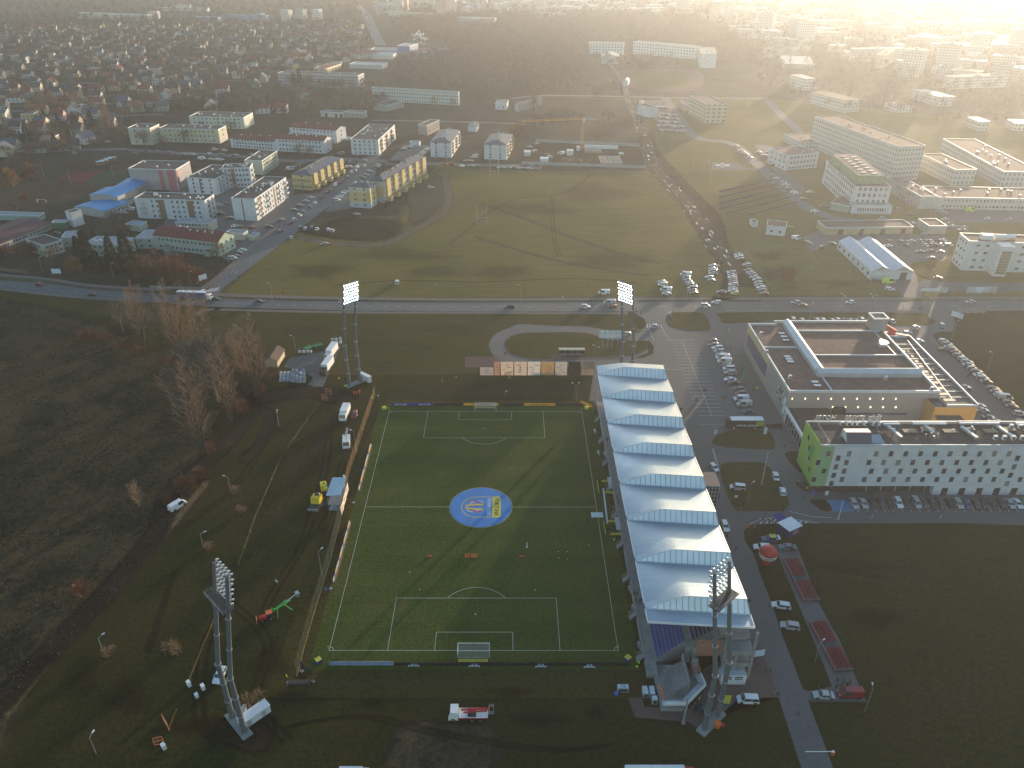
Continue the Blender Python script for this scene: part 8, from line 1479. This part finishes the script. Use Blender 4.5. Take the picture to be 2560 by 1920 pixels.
for i in range(14): b_=MB();L_=r_.uniform(2,5);b_.cbox(0,0,0,L_,r_.uniform(.8,1.6),r_.uniform(.4,1.4),(m_rust,m_conc,m_cream,m_steel)[i % 4]);b_.cbox(.3,.2,0,L_*.5,1.8,.3,m_conc);tag(b_.build('material_pile',None,(*g('G',r_.uniform(120,215) if i < 8 else r_.uniform(260,600),r_.uniform(1235,1330) if i < 8 else r_.uniform(1330,1400)),0),r_.uniform(0,3)),f'building material pile on the left half of the site, {ORD[i]}','material pile','piles of building material')
st_m=mat('steam_white',(.85,.85,.85),1.);pts_=[(1375,385,4,12),(1395,360,6,18),(1420,365,7,17),(1450,375,5,14),(1475,382,4,12),(1360,365,4,10),(1405,345,5,22),(1440,358,5,20),(1462,412,3,6),(1425,405,4,8)]
q0=g('F',1420,410);b=MB();rp=random.Random(2)
for x_,y_,r0,z_ in pts_:
 q=Vector(g('F',x_,410))-Vector(q0)
 for k in range(9): b.ball((q.x+rp.uniform(-3,3),q.y+rp.uniform(-3,3),4+(412-y_)*.25+rp.uniform(-2,2)),r0*rp.uniform(.12,.2),r0*rp.uniform(.12,.2),r0*rp.uniform(.1,.18),st_m,8,6)
o=b.build('steam',None,(*q0,0));o['kind']='stuff';o['label']='white steam plume rising over the factory halls';o['category']='steam'
t=thing('football_goal','small white goal on the rough school meadow at the left','goal',g('I',360,508),0,'school goals');b=MB()
for q in (-1,1): b.tube((q*2.6,0,0),(q*2.6,0,2.2),.08,m_white,5);b.tube((q*2.6,0,2.2),(q*2.6,1.5,0),.06,m_white,5)
b.tube((-2.6,0,2.2),(2.6,0,2.2),.08,m_white,5);b.build('frame',t)
for i,(x_,y_) in enumerate(((870,180),(905,170),(940,155),(975,145))): t=thing('container',f'brown site container with pale roof by the red court, {ORD[i]} from the left','container',g('I',x_,y_),R(20),'containers by the school courts');b=MB();b.cbox(0,0,0,5.5,2.4,2.5,mat('rust_brown',(.28,.16,.09),.8));b.build('body',t);b=MB();b.cbox(0,0,2.5,5.7,2.6,.15,m_bw);b.build('roof',t)
# ---------------------------------------------------------------- the suburb of detached houses
HM={}
HW_=[('white',(.60,.60,.58)),('cream',(.56,.50,.36)),('grey',(.34,.33,.32)),('pale yellow',(.60,.50,.26)),('beige',(.44,.38,.30)),('pinkish',(.48,.34,.30)),('brick',(.28,.13,.08))]
HR_=[('dark',m_flat),('slate',m_slate),('red',m_tile),('orange',m_tile2),('brown',m_brownr)]
def house_parts(wi,ri,sh):
 k=(wi,ri,sh)
 if k in HM: return HM[k]
 L_,D_,h,r_=[(11,9,5.6,3.6),(13,8.5,5.2,3.0),(9,9,6.0,3.4),(14,10,3.6,4.0),(11,10,6.4,.0)][sh];W_=mat('house_wall_'+str(wi),HW_[wi][1],.88,sc_=.2);Rf=HR_[ri][1]
 w_=MB();w_.box(-L_/2,-D_/2,-.1,L_/2,D_/2,h,W_);
 if r_:
  for q in (-1,1): w_.add([(q*L_/2,-D_/2,h),(q*L_/2,D_/2,h),(q*L_/2,0,h+r_)],[(0,1,2) if q > 0 else (2,1,0)],W_)
 rf=MB();o=.5;kk=r_/(D_/2)*o
 if r_:
  for s in (-1,1):
   v=[(-L_/2-o,s*(D_/2+o),h-kk+.02),(L_/2+o,s*(D_/2+o),h-kk+.02),(L_/2+o,0,h+r_+.02),(-L_/2-o,0,h+r_+.02)];rf.add(v+[(x,y,z+.18) for x,y,z in v],[(0,3,2,1),(4,5,6,7),(0,1,5,4),(1,2,6,5),(3,0,4,7)] if s < 0 else [(0,1,2,3),(7,6,5,4),(4,5,1,0),(5,6,2,1),(7,4,0,3)],Rf)
 else: rf.box(-L_/2-.2,-D_/2-.2,h,L_/2+.2,D_/2+.2,h+.4,m_rfl,Rf)
 c=MB();c.cbox(0,0,0,.8,.6,1.7,mat('chimney_brick',(.30,.20,.15),.9),m_dark)
 HM[k]=(w_.mesh('wall'),rf.mesh('roof'),c.mesh('chimney'),L_,D_,h,r_);return HM[k]
hwn=MB();hwn.box(-.6,-.05,0,.6,.02,1.3,m_frame);hwn.box(-.5,-.07,.1,.5,-.05,1.2,m_glass);hwnm=hwn.mesh('window')
def house(loc,rz,wi,ri,sh,label,windows=True,group='houses of the suburb'):
 w_,rf,c,L_,D_,h,r_=house_parts(wi,ri,sh);t=thing('house',label,'house',loc,rz,group);obj('wall',w_,t);ro=obj('roof',rf,t);obj('chimney',c,ro,(L_*.2,D_*.12,h+r_-.9 if r_ else h))
 if windows:
  for x_ in (-L_*.3,0,L_*.3):
   for z_ in ((1.,3.6) if h > 5 else (1.,)): obj('window',hwnm,t,(x_,-D_/2,z_))
  for y_ in (-D_*.22,D_*.22): obj('window',hwnm,t,(L_/2,y_,3.4 if h > 5 else 1.),math.pi/2)
 return t
NH=[('E',165,1145,0,0,0,2,'white house with dark roof, left of the pinkish one at the lower left suburb'),('E',365,1145,0,5,2,2,'pinkish house with red roof right of the white one at the lower left suburb'),('E',750,1235,60,0,1,0,'pale gabled house with slate roof among trees above the schoolyard'),('E',1185,960,40,1,3,0,'cream house with steep bright orange roof above the cream school'),('E',800,1020,10,0,1,1,'low white house with slate roof left of the orange roofed one'),('E',1250,635,0,0,0,2,'small white house sunlit at its right end, centre of the suburb'),('E',1350,640,0,0,0,4,'white flat roofed villa in the middle of the suburb'),
 ('E',1715,765,-5,0,1,2,'tall white house with slate roof in the right half of the suburb'),('E',1260,805,0,0,2,1,'white house with dark red roof before the blue-grey shed'),('E',1690,870,40,0,0,0,'white gable house pointing to the street, right half of the suburb'),('E',1930,770,15,0,2,1,'wide white house with red side roof at the right of the suburb'),('E',845,800,0,5,2,1,'pinkish house with red roof near the coaches'),('E',640,790,0,1,0,1,'cream house with dark roof left of the coaches'),('E',300,735,0,0,1,1,'white house with slate roof and lit gable in the left suburb'),('E',660,880,-20,3,3,0,'house with orange gable roof just left of the coaches'),('E',60,860,5,1,0,1,'long cream house with dark roof at the left edge'),('E',240,670,0,0,0,1,'long white house with dark roof above the slate roofed one'),('E',460,650,0,0,0,0,'white house with dark roof beside the long white one'),
 ('E',1400,955,10,2,1,1,'grey shed like house before the long hedge row'),('E',610,1290,25,2,4,3,'low brownish house with rusty roof above the schoolyard left'),('E',330,1310,8,2,4,3,'low long house with rusty roof at the lower left suburb'),('E',90,1280,0,1,1,3,'low cream house with grey roof at the left edge above the orange trees'),('F',60,975,10,0,2,1,'white house with red roof at the upper left of the red flats'),('F',215,970,0,0,2,1,'white gabled house with wide red roof beside conifers'),('F',410,850,30,0,2,2,'small white house with red roof among bare trees'),('F',200,440,0,0,2,2,'white house with red dormers in the middle distance'),('F',620,490,0,0,3,1,'cream villa with orange roof by tall conifers'),('F',540,300,30,0,1,0,'white gabled house with slate roof near the avenue'),('F',900,250,0,0,1,4,'flat white house near the avenue')]
for (v,x_,y_,a,wi,ri,sh,lab) in NH: house(g(v,x_,y_),R(a),wi,ri,sh,lab)
FP=[]
for o in list(COL.objects):
 if o.parent is None and 'dim' in o.keys(): a=o.rotation_euler.z;FP.append((o.location.x,o.location.y,math.cos(a),math.sin(a),*o['dim'][:2]))
for q in NH: p=g(q[0],q[1],q[2]);FP.append((p[0]-7,p[1]-6,1,0,14,12))
def free(x,y,m):
 for (ox,oy,c,s,L_,D_) in FP:
  dx,dy=x-ox,y-oy;u=dx*c+dy*s;v_=-dx*s+dy*c
  if -m < u < L_+m and -m < v_ < D_+m: return False
 return True
def inpoly(x,y,P):
 k=False;n=len(P)
 for i in range(n):
  x1,y1=P[i];x2,y2=P[(i+1) % n]
  if (y1 > y) != (y2 > y) and x < (x2-x1)*(y-y1)/(y2-y1)+x1: k=not k
 return k
sub=[tuple(v/1 for v in p) for p in [(-60,70),(200,55),(640,62),(905,60),(925,130),(912,150),(880,160),(850,172),(800,205),(700,190),(660,215),(640,250),(560,280),(470,275),(420,285),(330,300),(270,330),(240,365),(0,395),(-60,395)]]
subw=[g('n',x,y) for x,y in sub]
X0,X1=min(p[0] for p in subw),max(p[0] for p in subw);Y0,Y1=min(p[1] for p in subw),max(p[1] for p in subw)
r_=random.Random(21);plots=[];ca,sa=math.cos(R(8)),math.sin(R(8))
for k in range(0,int((Y1-Y0)/31)+1,2):
 run=[]
 for i in range(0,int((X1-X0+400)/12)):
  x,y=X0-200+i*12,Y0+31*k+15.5+2.5*math.sin(i*.05+k);p=(x*ca-(y-Y0)*sa,(y-Y0)*ca+x*sa+Y0)
  if inpoly(*p,subw) and free(*p,4): run.append(p);continue
  if len(run) > 4: ribbon('suburb_street',run,5.5,.014,A_road,0)
  run=[]
 if len(run) > 4: ribbon('suburb_street',run,5.5,.014,A_road,0)
y=Y0
while y < Y1:
 x=X0-200
 while x < X1+200:
  px_,py_=x+r_.uniform(-4,4),y+r_.uniform(-3,3);wx,wy=px_*ca-(py_-Y0)*sa,(py_-Y0)*ca+px_*sa+Y0
  if inpoly(wx,wy,subw):
   P=pj((wx,wy,0))
   if -20 < P[0] < 2600 and free(wx,wy,7) and r_.random() < .70: plots.append((wx,wy,P))
  x += 24 if int((y-Y0)/31) % 4 else 27
 y += 31
plots.sort(key=lambda q: -q[2][1])
def word_rows(items,n=14):
 out=[]
 for k in range(0,len(items),n):
  for j,it in enumerate(sorted(items[k:k+n],key=lambda q: q[2][0])): out.append((it,k//n,j))
 return out
NHW=262
for (wx,wy,P),rw,cl_ in word_rows(plots[:NHW]):
 wi=r_.choices(range(7),(30,20,18,7,12,5,6))[0];ri=r_.choices(range(5),(34,30,15,7,14))[0];sh=r_.choices(range(5),(30,26,20,10,14))[0]
 nm=f"{HW_[wi][0]} {'flat roofed ' if sh == 4 else ''}house{'' if sh == 4 else ' with '+HR_[ri][0]+' roof'}, {ORD[cl_]} from the left in the {ORD[rw]} suburb row"
 house((wx,wy),R(8)+R(r_.choice([0,0,0,90,3,-5])+r_.uniform(-6,6)),wi,ri,sh,nm,windows=P[1] > 190)
far_b=MB()
for (wx,wy,P) in plots[NHW:]:
 wi=r_.randrange(5);ri=r_.randrange(5);a=R(8)+r_.uniform(-.2,.2);c,s=math.cos(a),math.sin(a);W_=mat('house_wall_'+str(wi),HW_[wi][1],.88)
 def Tt(x,y,z): return (wx+x*c-y*s,wy+x*s+y*c,z)
 v=[Tt(q,p_,z_) for z_ in (0,5.5) for q,p_ in ((-6,-4.5),(6,-4.5),(6,4.5),(-6,4.5))]+[Tt(-6,0,9),Tt(6,0,9)]
 far_b.add(v,[(0,1,5,4),(1,2,6,5),(2,3,7,6),(3,0,4,7),(5,6,9),(7,4,8)],W_);far_b.add(v,[(4,5,9,8),(6,7,8,9)],HR_[ri][1])
print('houses',len(plots))
if far_b.v: o=far_b.build('far_houses');o['kind']='stuff';o['label']='tiny houses at the far edge of the suburb';o['category']='houses'
# ---------------------------------------------------------------- trees
def at(v,x,y): return g(v,x,y)
BIG=[(('O',440,490),19,1,'large bare tree at the upper left of the wasteland group'),(('O',690,600),23,2,'tallest bare tree crossing the main road in the wasteland group'),(('O',860,620),21,3,'bare tree in the middle of the wasteland group'),(('O',1240,830),22,4,'bare tree nearest the cream hut'),(('O',1050,1040),23,5,'bare tree leaning over the dirt road bend'),(('O',850,1260),25,6,'nearest large bare tree of the wasteland group beside the dirt road'),(('O',700,560),17,7,'slender bare tree behind the wasteland group'),(('O',1130,760),15,8,'small bare tree behind the dirt road bend')]
for (p,H,sd_,lab) in BIG:
 tr,cr=vase(sd_,H*1.4,H*.42);t=thing('bare_tree',lab,'tree',g(*p),sd_*1.3,'large bare trees of the wasteland');obj('trunk',tr,t);obj('crown',cr,t);print('tree',len(cr.polygons))
tr,cr=vase(31,10,2.5,4,16,10);t=thing('bare_tree','small pale bare tree left of the white van in the wasteland','tree',g('O',415,1625),0,'trees');obj('trunk',tr,t);obj('crown',cr,t)
TL=[('bare_b','O',300,420,1.2,'bare tree at the left end of the wasteland group'),('bare_b','O',560,520,1.4,'bare tree left of the tallest bare tree'),('bare_b','O',960,700,1.5,'bare tree right of the middle wasteland tree'),('bare_b','O',780,760,1.4,'bare tree in front of the tallest bare tree'),('bare_b','O',950,900,1.5,'bare tree left of the dirt road bend'),('bare_b','O',700,900,1.2,'bare tree left of the nearest large group'),('bare_b','O',1180,620,1.2,'bare tree behind the cream hut'),('bare_b','O',780,1050,1.2,'bare tree just behind the nearest large tree'),('bush','O',60,470,1.6,'wide russet thicket at the left below the road'),('bush','O',190,480,1.3,'russet thicket right of the leftmost one'),('bush','O',330,520,1.3,'russet bush at the foot of the upper left bare tree'),('bush','O',420,560,1.0,'dark russet bush before the upper left bare tree'),('bush','O',760,1500,1.5,'large russet bush at the dirt road below the big trees'),('bush','O',830,1420,1.2,'russet bush beside the dirt road, behind the large one'),('bush','O',600,1590,1.,'russet bush left of the white van'),('bush','P',590,530,1.1,'round russet bush alone by the lower dirt road'),('shrub','O',1060,1530,1.0,'dry mound shrub at the blue headed lamp'),('shrub','O',1115,1650,.9,'dry mound shrub below the blue headed lamp'),('shrub','P',1510,215,.9,'round dry shrub beside the lower lamp'),('shrub','P',1280,940,1.3,'wide dry mound in the trodden meadow'),('shrub','P',785,970,1.0,'dry shrub at the lower left lamp'),('shrub','P',1830,1330,1.5,'dry mound behind the near left container'),('bush','O',1000,640,1.1,'russet undergrowth between the large bare trees'),('bush','O',640,640,1.3,'russet undergrowth below the tallest bare tree'),('bush','O',1120,960,1.3,'russet undergrowth at the dirt road bend'),('bush','O',1240,850,1.2,'russet undergrowth at the foot of the tree by the hut'),('bush','O',900,1240,1.1,'russet undergrowth at the foot of the nearest big tree'),('bush','Y',960,1060,1.0,'dark thicket left of the bulk bags'),
 ('conifer','I',780,1060,1.6,'broad dark spruce left of the white annex roof'),('conifer','I',985,1060,1.4,'middle dark spruce before the green annex'),('conifer','I',1125,1080,1.7,'tallest dark spruce before the green annex'),('conifer','I',700,1010,1.1,'dark spruce at the left of the spruce row'),('conifer','I',860,1110,1.0,'low dark spruce in front of the spruce row'),('conifer_b','I',1050,1110,1.2,'small spruce under the tallest one'),('orange','I',650,1110,1.0,'orange brown tree left of the spruces by the road'),('conifer_b','I',750,850,.9,'small dark conifer between the pale annexes'),('conifer_b','I',820,830,.7,'smallest conifer between the pale annexes'),('bare_c','I',470,1060,1.2,'bare tree at the drive left of the orange one'),('bare_b','I',990,740,.9,'bare tree before the low garages'),('russet','I',1080,780,.9,'round russet tree at the open garages'),
 ('russet','I',1280,1170,1.5,'russet tree right of the spruces, leftmost of the thicket'),('russet','I',1400,1190,1.5,'russet tree second in the thicket by the junction'),('russet','I',1500,1190,1.5,'russet tree third in the thicket by the junction'),('russet','I',1600,1200,1.5,'russet tree fourth in the thicket by the junction'),('russet','I',1690,1200,1.3,'russet tree rightmost in the thicket by the junction'),('russet','I',1350,1090,1.3,'russet tree at the back left of the thicket'),('russet','I',1550,1100,1.3,'russet tree at the back right of the thicket'),('russet','I',1200,1130,1.2,'russet tree just right of the tallest spruce'),('bare_c','I',1880,1000,1.0,'tan bare tree at the red roofed school corner'),('orange','I',110,370,1.4,'large orange tree at the left picture edge'),('orange','I',-10,390,1.2,'orange tree cut by the left picture edge'),('russet','I',290,300,1.4,'russet tree right of the large orange tree'),('russet','I',230,320,1.0,'low russet tree between the orange trees'),('russet','I',30,980,1.1,'russet tree by the maroon roofed depot'),('russet','I',150,1000,1.1,'russet tree before the depot, second'),('russet','I',260,960,1.1,'russet tree before the pale brown roofed building'),('russet','I',1700,330,.8,'small russet tree beside the pink striped hall'),
 ('bare_c','J',735,130,1.1,'reddish bare tree behind the yellow olive flats'),('bare_c','J',655,130,1.2,'bare tree before the red roofed rows'),('bare_b','F',1030,1330,.9,'bare tree at the white brown flats corner'),('bare_c','F',860,1320,.9,'slim bare tree at the left of the white brown flats'),('bare_c','F',1600,1350,.9,'bare tree before the left tall flats'),('bare_b','E',1250,1270,1.1,'bare tree before the cream school end block'),('bare_b','E',560,1370,1.2,'spreading bare tree above the schoolyard'),('bare_c','E',1420,1270,1.0,'bare tree in front of the long cream school'),('poplar','E',270,1000,.6,'slim pale tree left in the suburb'),('poplar','E',390,950,.75,'broad tan poplar, left of the suburb clump'),('poplar','E',470,955,.75,'broad tan poplar, right of the suburb clump'),('poplar','E',930,1120,.9,'tall tan poplar in front of the suburb'),('orange','E',550,960,.9,'orange tree beside the tan poplars'),('conifer','E',660,1130,1.3,'dark conifer left of the tall poplar'),('conifer','E',800,1110,1.2,'dark conifer beside the gabled house'),('poplar','G',185,960,.9,'lone tan poplar at the wood edge'),('russet','G',60,1240,2.0,'large russet tree left of the building site'),('bare_b','G',830,1080,1.0,'dark bare tree right of the crane'),('orange','J',1020,250,.5,'small bare orange bush by the parked cars'),('conifer_b','J',1405,545,.5,'small conifer at the end of the yellow wing path'),
 ('conifer','F',385,760,1.5,'dark conifer before the grey college, left'),('conifer','F',265,720,1.1,'dark conifer at the grey college left end'),('conifer','F',330,750,1.2,'dark conifer second before the grey college'),('conifer','F',510,500,1.5,'tall dark conifer by the cream villa'),('conifer','F',120,960,1.2,'dark conifer beside the wide red roof'),('bare_b','F',750,800,1.2,'dark bare tree before the grey college right end'),('bare_b','F',680,800,1.1,'bare tree before the grey college, right of centre'),('bare_b','F',860,850,1.1,'bare tree between both colleges'),('russet','L',450,1150,1.5,'faint brown tree in the fenced lawn'),('orange','L',1530,1040,.6,'small pale bush on the hospital roundabout')]
for q in TL: tree(q[0],g(q[1],q[2],q[3]),q[5],q[4],'trees' if q[0] not in ('bush','shrub') else 'bushes')
def scatter(poly,step,prob,kinds,seed,m=3):
 pw=[g('n',x,y) for x,y in poly];r=random.Random(seed);o=[];x0_,x1_=min(p[0] for p in pw),max(p[0] for p in pw);y0_,y1_=min(p[1] for p in pw),max(p[1] for p in pw);yy=y0_
 while yy < y1_:
  xx=x0_
  while xx < x1_:
   a,b_=xx+r.uniform(-.45,.45)*step,yy+r.uniform(-.45,.45)*step
   if r.random() < prob and inpoly(a,b_,pw) and free(a,b_,m):
    P=pj((a,b_,0))
    if -40 < P[0] < 2620 and P[1] > -60: o.append((a,b_,P,r.choice(kinds),r.uniform(.65,1.15)))
   xx += step
  yy += step
 return o
K1=['bare_a','bare_b','bare_c','bare_a','bare_b','bare_c','conifer','russet','conifer_b','bare_c']
hp_=[(p[0],p[1]) for p in plots]
cells={}
for p in hp_: cells.setdefault((int(p[0]//20),int(p[1]//20)),[]).append(p)
def clear_house(x,y):
 for i in (-1,0,1):
  for j in (-1,0,1):
   for p in cells.get((int(x//20)+i,int(y//20)+j),()):
    if abs(p[0]-x) < 8.5 and abs(p[1]-y) < 7.5: return False
 return True
S1=[q for q in scatter(sub,14,.85,K1,5) if clear_house(q[0],q[1])]
mids=scatter([(600,260),(700,230),(800,215),(930,230),(985,250),(930,290),(780,290),(650,290),(600,300)],11,.8,['bare_b','bare_a','bare_c','russet'],6)+scatter([(300,355),(560,365),(600,300),(520,280),(430,290),(330,330)],16,.5,['bare_a','bare_c','russet'],8)+scatter([(450,230),(640,250),(640,270),(600,285),(430,285)],11,.8,['bare_b','bare_a','russet'],9)
mids += scatter([(0,300),(130,345),(230,330),(330,290),(320,360),(240,385),(130,420),(0,470)],12,.5,['bare_a','bare_c','russet','bare_b'],51)+scatter([(0,520),(180,420),(330,385),(320,400),(230,450),(60,540)],15,.35,['bare_c','russet'],52)
strip_=scatter([(1340,300),(1450,290),(1455,312),(1335,322)],7,.95,['poplar'],10,0)
alls=sorted(S1+mids,key=lambda q: -q[2][1]);print('trees',len(alls))
for (q,rw,cl_) in word_rows([(a,b_,P,k,s) for a,b_,P,k,s in alls[:250]],16): tree(q[3],(q[0],q[1]),f"{TW[q[3]]}, {ORD[cl_]} from the left in the {ORD[rw]} row of garden trees",q[4],'garden trees between the houses')
for i,q in enumerate(sorted(strip_,key=lambda q: q[2][0])[:26]): tree('bare_a',(q[0],q[1]),f"slim brown tree in the plantation behind the building site, {ORD[i]} from the left",.75,'plantation trees behind the building site')
def wood(name,label,items,seed):
 """many leafless crowns as one mesh: trunk, a few limbs and twig flakes each"""
 r=random.Random(seed);vs=[];fs=[];ms=[];mm=[mt_br,mt_gr,m_bark,mt_cf]
 for (x,y,P,k,s) in items:
  H=(15 if k.startswith('bare') else 11)*s;Rr=5.2*s;n=105 if P[1] > 120 else 60;c=3 if k.startswith('conif') else r.choice((0,1));o=len(vs)
  vs += [(x-.14,y,0),(x+.14,y,0),(x,y+.14,0),(x,y,H*.6)];fs += [(o,o+1,o+3),(o+1,o+2,o+3),(o+2,o,o+3)];ms += [2]*3
  for _ in range(n):
   a=r.uniform(0,6.283);t=r.random()**.6;ph=r.uniform(-.5,1.5);ph=min(1.5,ph);cx,cy,cz=x+Rr*t*math.cos(a)*math.cos(ph),y+Rr*t*math.sin(a)*math.cos(ph),H*.58+H*.40*t*math.sin(ph)
   dx,dy,dz=r.uniform(-1,1),r.uniform(-1,1),r.uniform(-.2,1.2);L_=r.uniform(1.,2.4)*(1 if P[1] > 120 else 1.4);wd=.17*L_;o=len(vs)
   vs += [(cx-wd,cy-wd*.5,cz),(cx+wd,cy+wd*.5,cz),(cx+dx*L_,cy+dy*L_,cz+dz*L_)];fs.append((o,o+1,o+2));ms.append(c)
 me=bpy.data.meshes.new(name);me.from_pydata(vs,[],fs)
 for m_ in mm: me.materials.append(m_)
 me.polygons.foreach_set('material_index',ms);me.update();o=bpy.data.objects.new(name,me);COL.objects.link(o);o['kind']='stuff';o['label']=label;o['category']='wood';return o
wd=scatter([(975,60),(1100,48),(1250,42),(1480,42),(1700,38),(1780,70),(1850,120),(1850,165),(1750,170),(1740,112),(1470,100),(1465,165),(1440,228),(1290,235),(1140,222),(1000,212),(985,180),(1010,155),(1120,140),(1120,100),(1000,90)],8.6,.95,['bare_b','bare_a'],7,1)
wood('wood','leafless brown wood between the suburb and the white school',wd,1);print('wood',len(wd))
rest=alls[250:]+scatter([(905,-40),(2600,-40),(2600,330),(2150,300),(1900,230),(1850,130),(1780,60),(1250,30),(960,40)],15,.7,['bare_b','bare_a'],13)+scatter([(-40,-40),(900,-40),(900,60),(-40,70)],18,.5,['bare_b','bare_a','conifer'],14)
wood('distant_trees','scattered distant trees fading into the haze',rest,2);print('rest',len(rest))
edge=scatter([(1480,160),(1680,160),(1700,182),(1480,165)],9,.8,['conifer','bare_a'],15)+scatter([(1100,225),(1290,238),(1560,238),(1560,250),(1100,245)],12,.5,['bare_a'],16)+scatter([(1000,262),(1200,285),(1100,300),(985,285)],16,.25,['bare_a'],17)
wood('edge_trees','loose rows of trees round the school and its running track',edge,3)
cityp=[q for q in scatter([(905,-55),(2600,-60),(2600,240),(2500,260),(2300,200),(1950,130),(1800,55),(1250,36),(960,36)],44,.72,['x'],23,18) if free(q[0],q[1],16)]
cityp.sort(key=lambda q: -q[2][1]);print('city',len(cityp));r_=random.Random(8)
for (q,rw,cl_) in word_rows([(a,b_,P,k,s) for a,b_,P,k,s in cityp[:290]],20):
 t_=r_.random();L_,D_,h=(r_.uniform(35,75),12,r_.choice((12,15,15,18))) if t_ < .45 else (r_.uniform(16,26),r_.uniform(12,18),r_.choice((8,11,14))) if t_ < .85 else (22,20,r_.uniform(28,36));a=R(r_.choice((8,8,-35,55,-40))+r_.uniform(-5,5));f_=r_.choice(fx)
 t=thing('apartment_block',f"haze faded {'long block' if t_ < .45 else 'low block' if t_ < .85 else 'tower block'}, {ORD[cl_]} from the left in the {ORD[rw]} city row",AP,(q[0],q[1],0),a,'blocks of the far city');b=MB();b.box(-L_/2,-D_/2,0,L_/2,D_/2,h,f_);b.build('wall',t)
 b=MB();b.box(-L_/2-.2,-D_/2-.2,h,L_/2+.2,D_/2+.2,h+.5,m_rfl,(m_flatl,m_brownr,m_white)[cl_ % 3]);b.cbox(0,0,h+.5,4,3,2,m_wwall);b.build('roof',t)
tf=[];fs=[];ms=[];r_=random.Random(77);wp=gp(('V',-150,1659),('P',250,1180),('P',1330,0),('O',1000,1020),('O',1000,760),('O',700,640),('O',250,400),('I',-200,1330));x0_,x1_=-190,-45;k=0
while k < 26000:
 x_,y_=r_.uniform(-240,-50),r_.uniform(-40,200)
 if not inpoly(x_,y_,wp): k += 1;continue
 k += 1;H=r_.uniform(.15,.5);n_=math.sin(x_*.11+2*math.sin(y_*.07))*math.sin(y_*.13+x_*.05)
 if n_ < -.25: H *= .4
 for _ in range(3):
  a=r_.uniform(0,6.28);w_=r_.uniform(.1,.28);o=len(tf);tf += [(x_-w_*math.cos(a),y_-w_*math.sin(a),0),(x_+w_*math.cos(a),y_+w_*math.sin(a),0),(x_+r_.uniform(-.3,.3),y_+r_.uniform(-.3,.3),H)];fs.append((o,o+1,o+2));ms.append(r_.choice((0,0,1)))
me=bpy.data.meshes.new('rough_grass');me.from_pydata(tf,[],fs);me.materials.append(mat('dry_blades',(.11,.085,.048),.95,sc_=.2,col2=(.05,.045,.026)));me.materials.append(mat('green_blades',(.05,.052,.026),.95,sc_=.2));me.polygons.foreach_set('material_index',ms);me.update()
o=bpy.data.objects.new('rough_grass',me);COL.objects.link(o);o['kind']='stuff';o['label']='rough dry grass tussocks over the left wasteland';o['category']='grass'
# ---------------------------------------------------------------- haze
hz=MB();hz.box(-3200,-400,-1.2,3200,5200,170,m_white);o=hz.build('haze');o.data.materials.clear();hm=bpy.data.materials.new('haze');hm.use_nodes=True;t=hm.node_tree;t.nodes.clear();ou=t.nodes.new('ShaderNodeOutputMaterial');pv=t.nodes.new('ShaderNodeVolumePrincipled')
pv.inputs['Color'].default_value=(.90,.94,1.,1);pv.inputs['Density'].default_value=HAZE=.000142;pv.inputs['Anisotropy'].default_value=.57;t.links.new(pv.outputs[0],ou.inputs['Volume']);o.data.materials.append(hm);o['kind']='stuff';o['label']='golden evening haze over the town';o['category']='haze'
for o in COL.objects:
 if 'dim' in o.keys(): del o['dim']
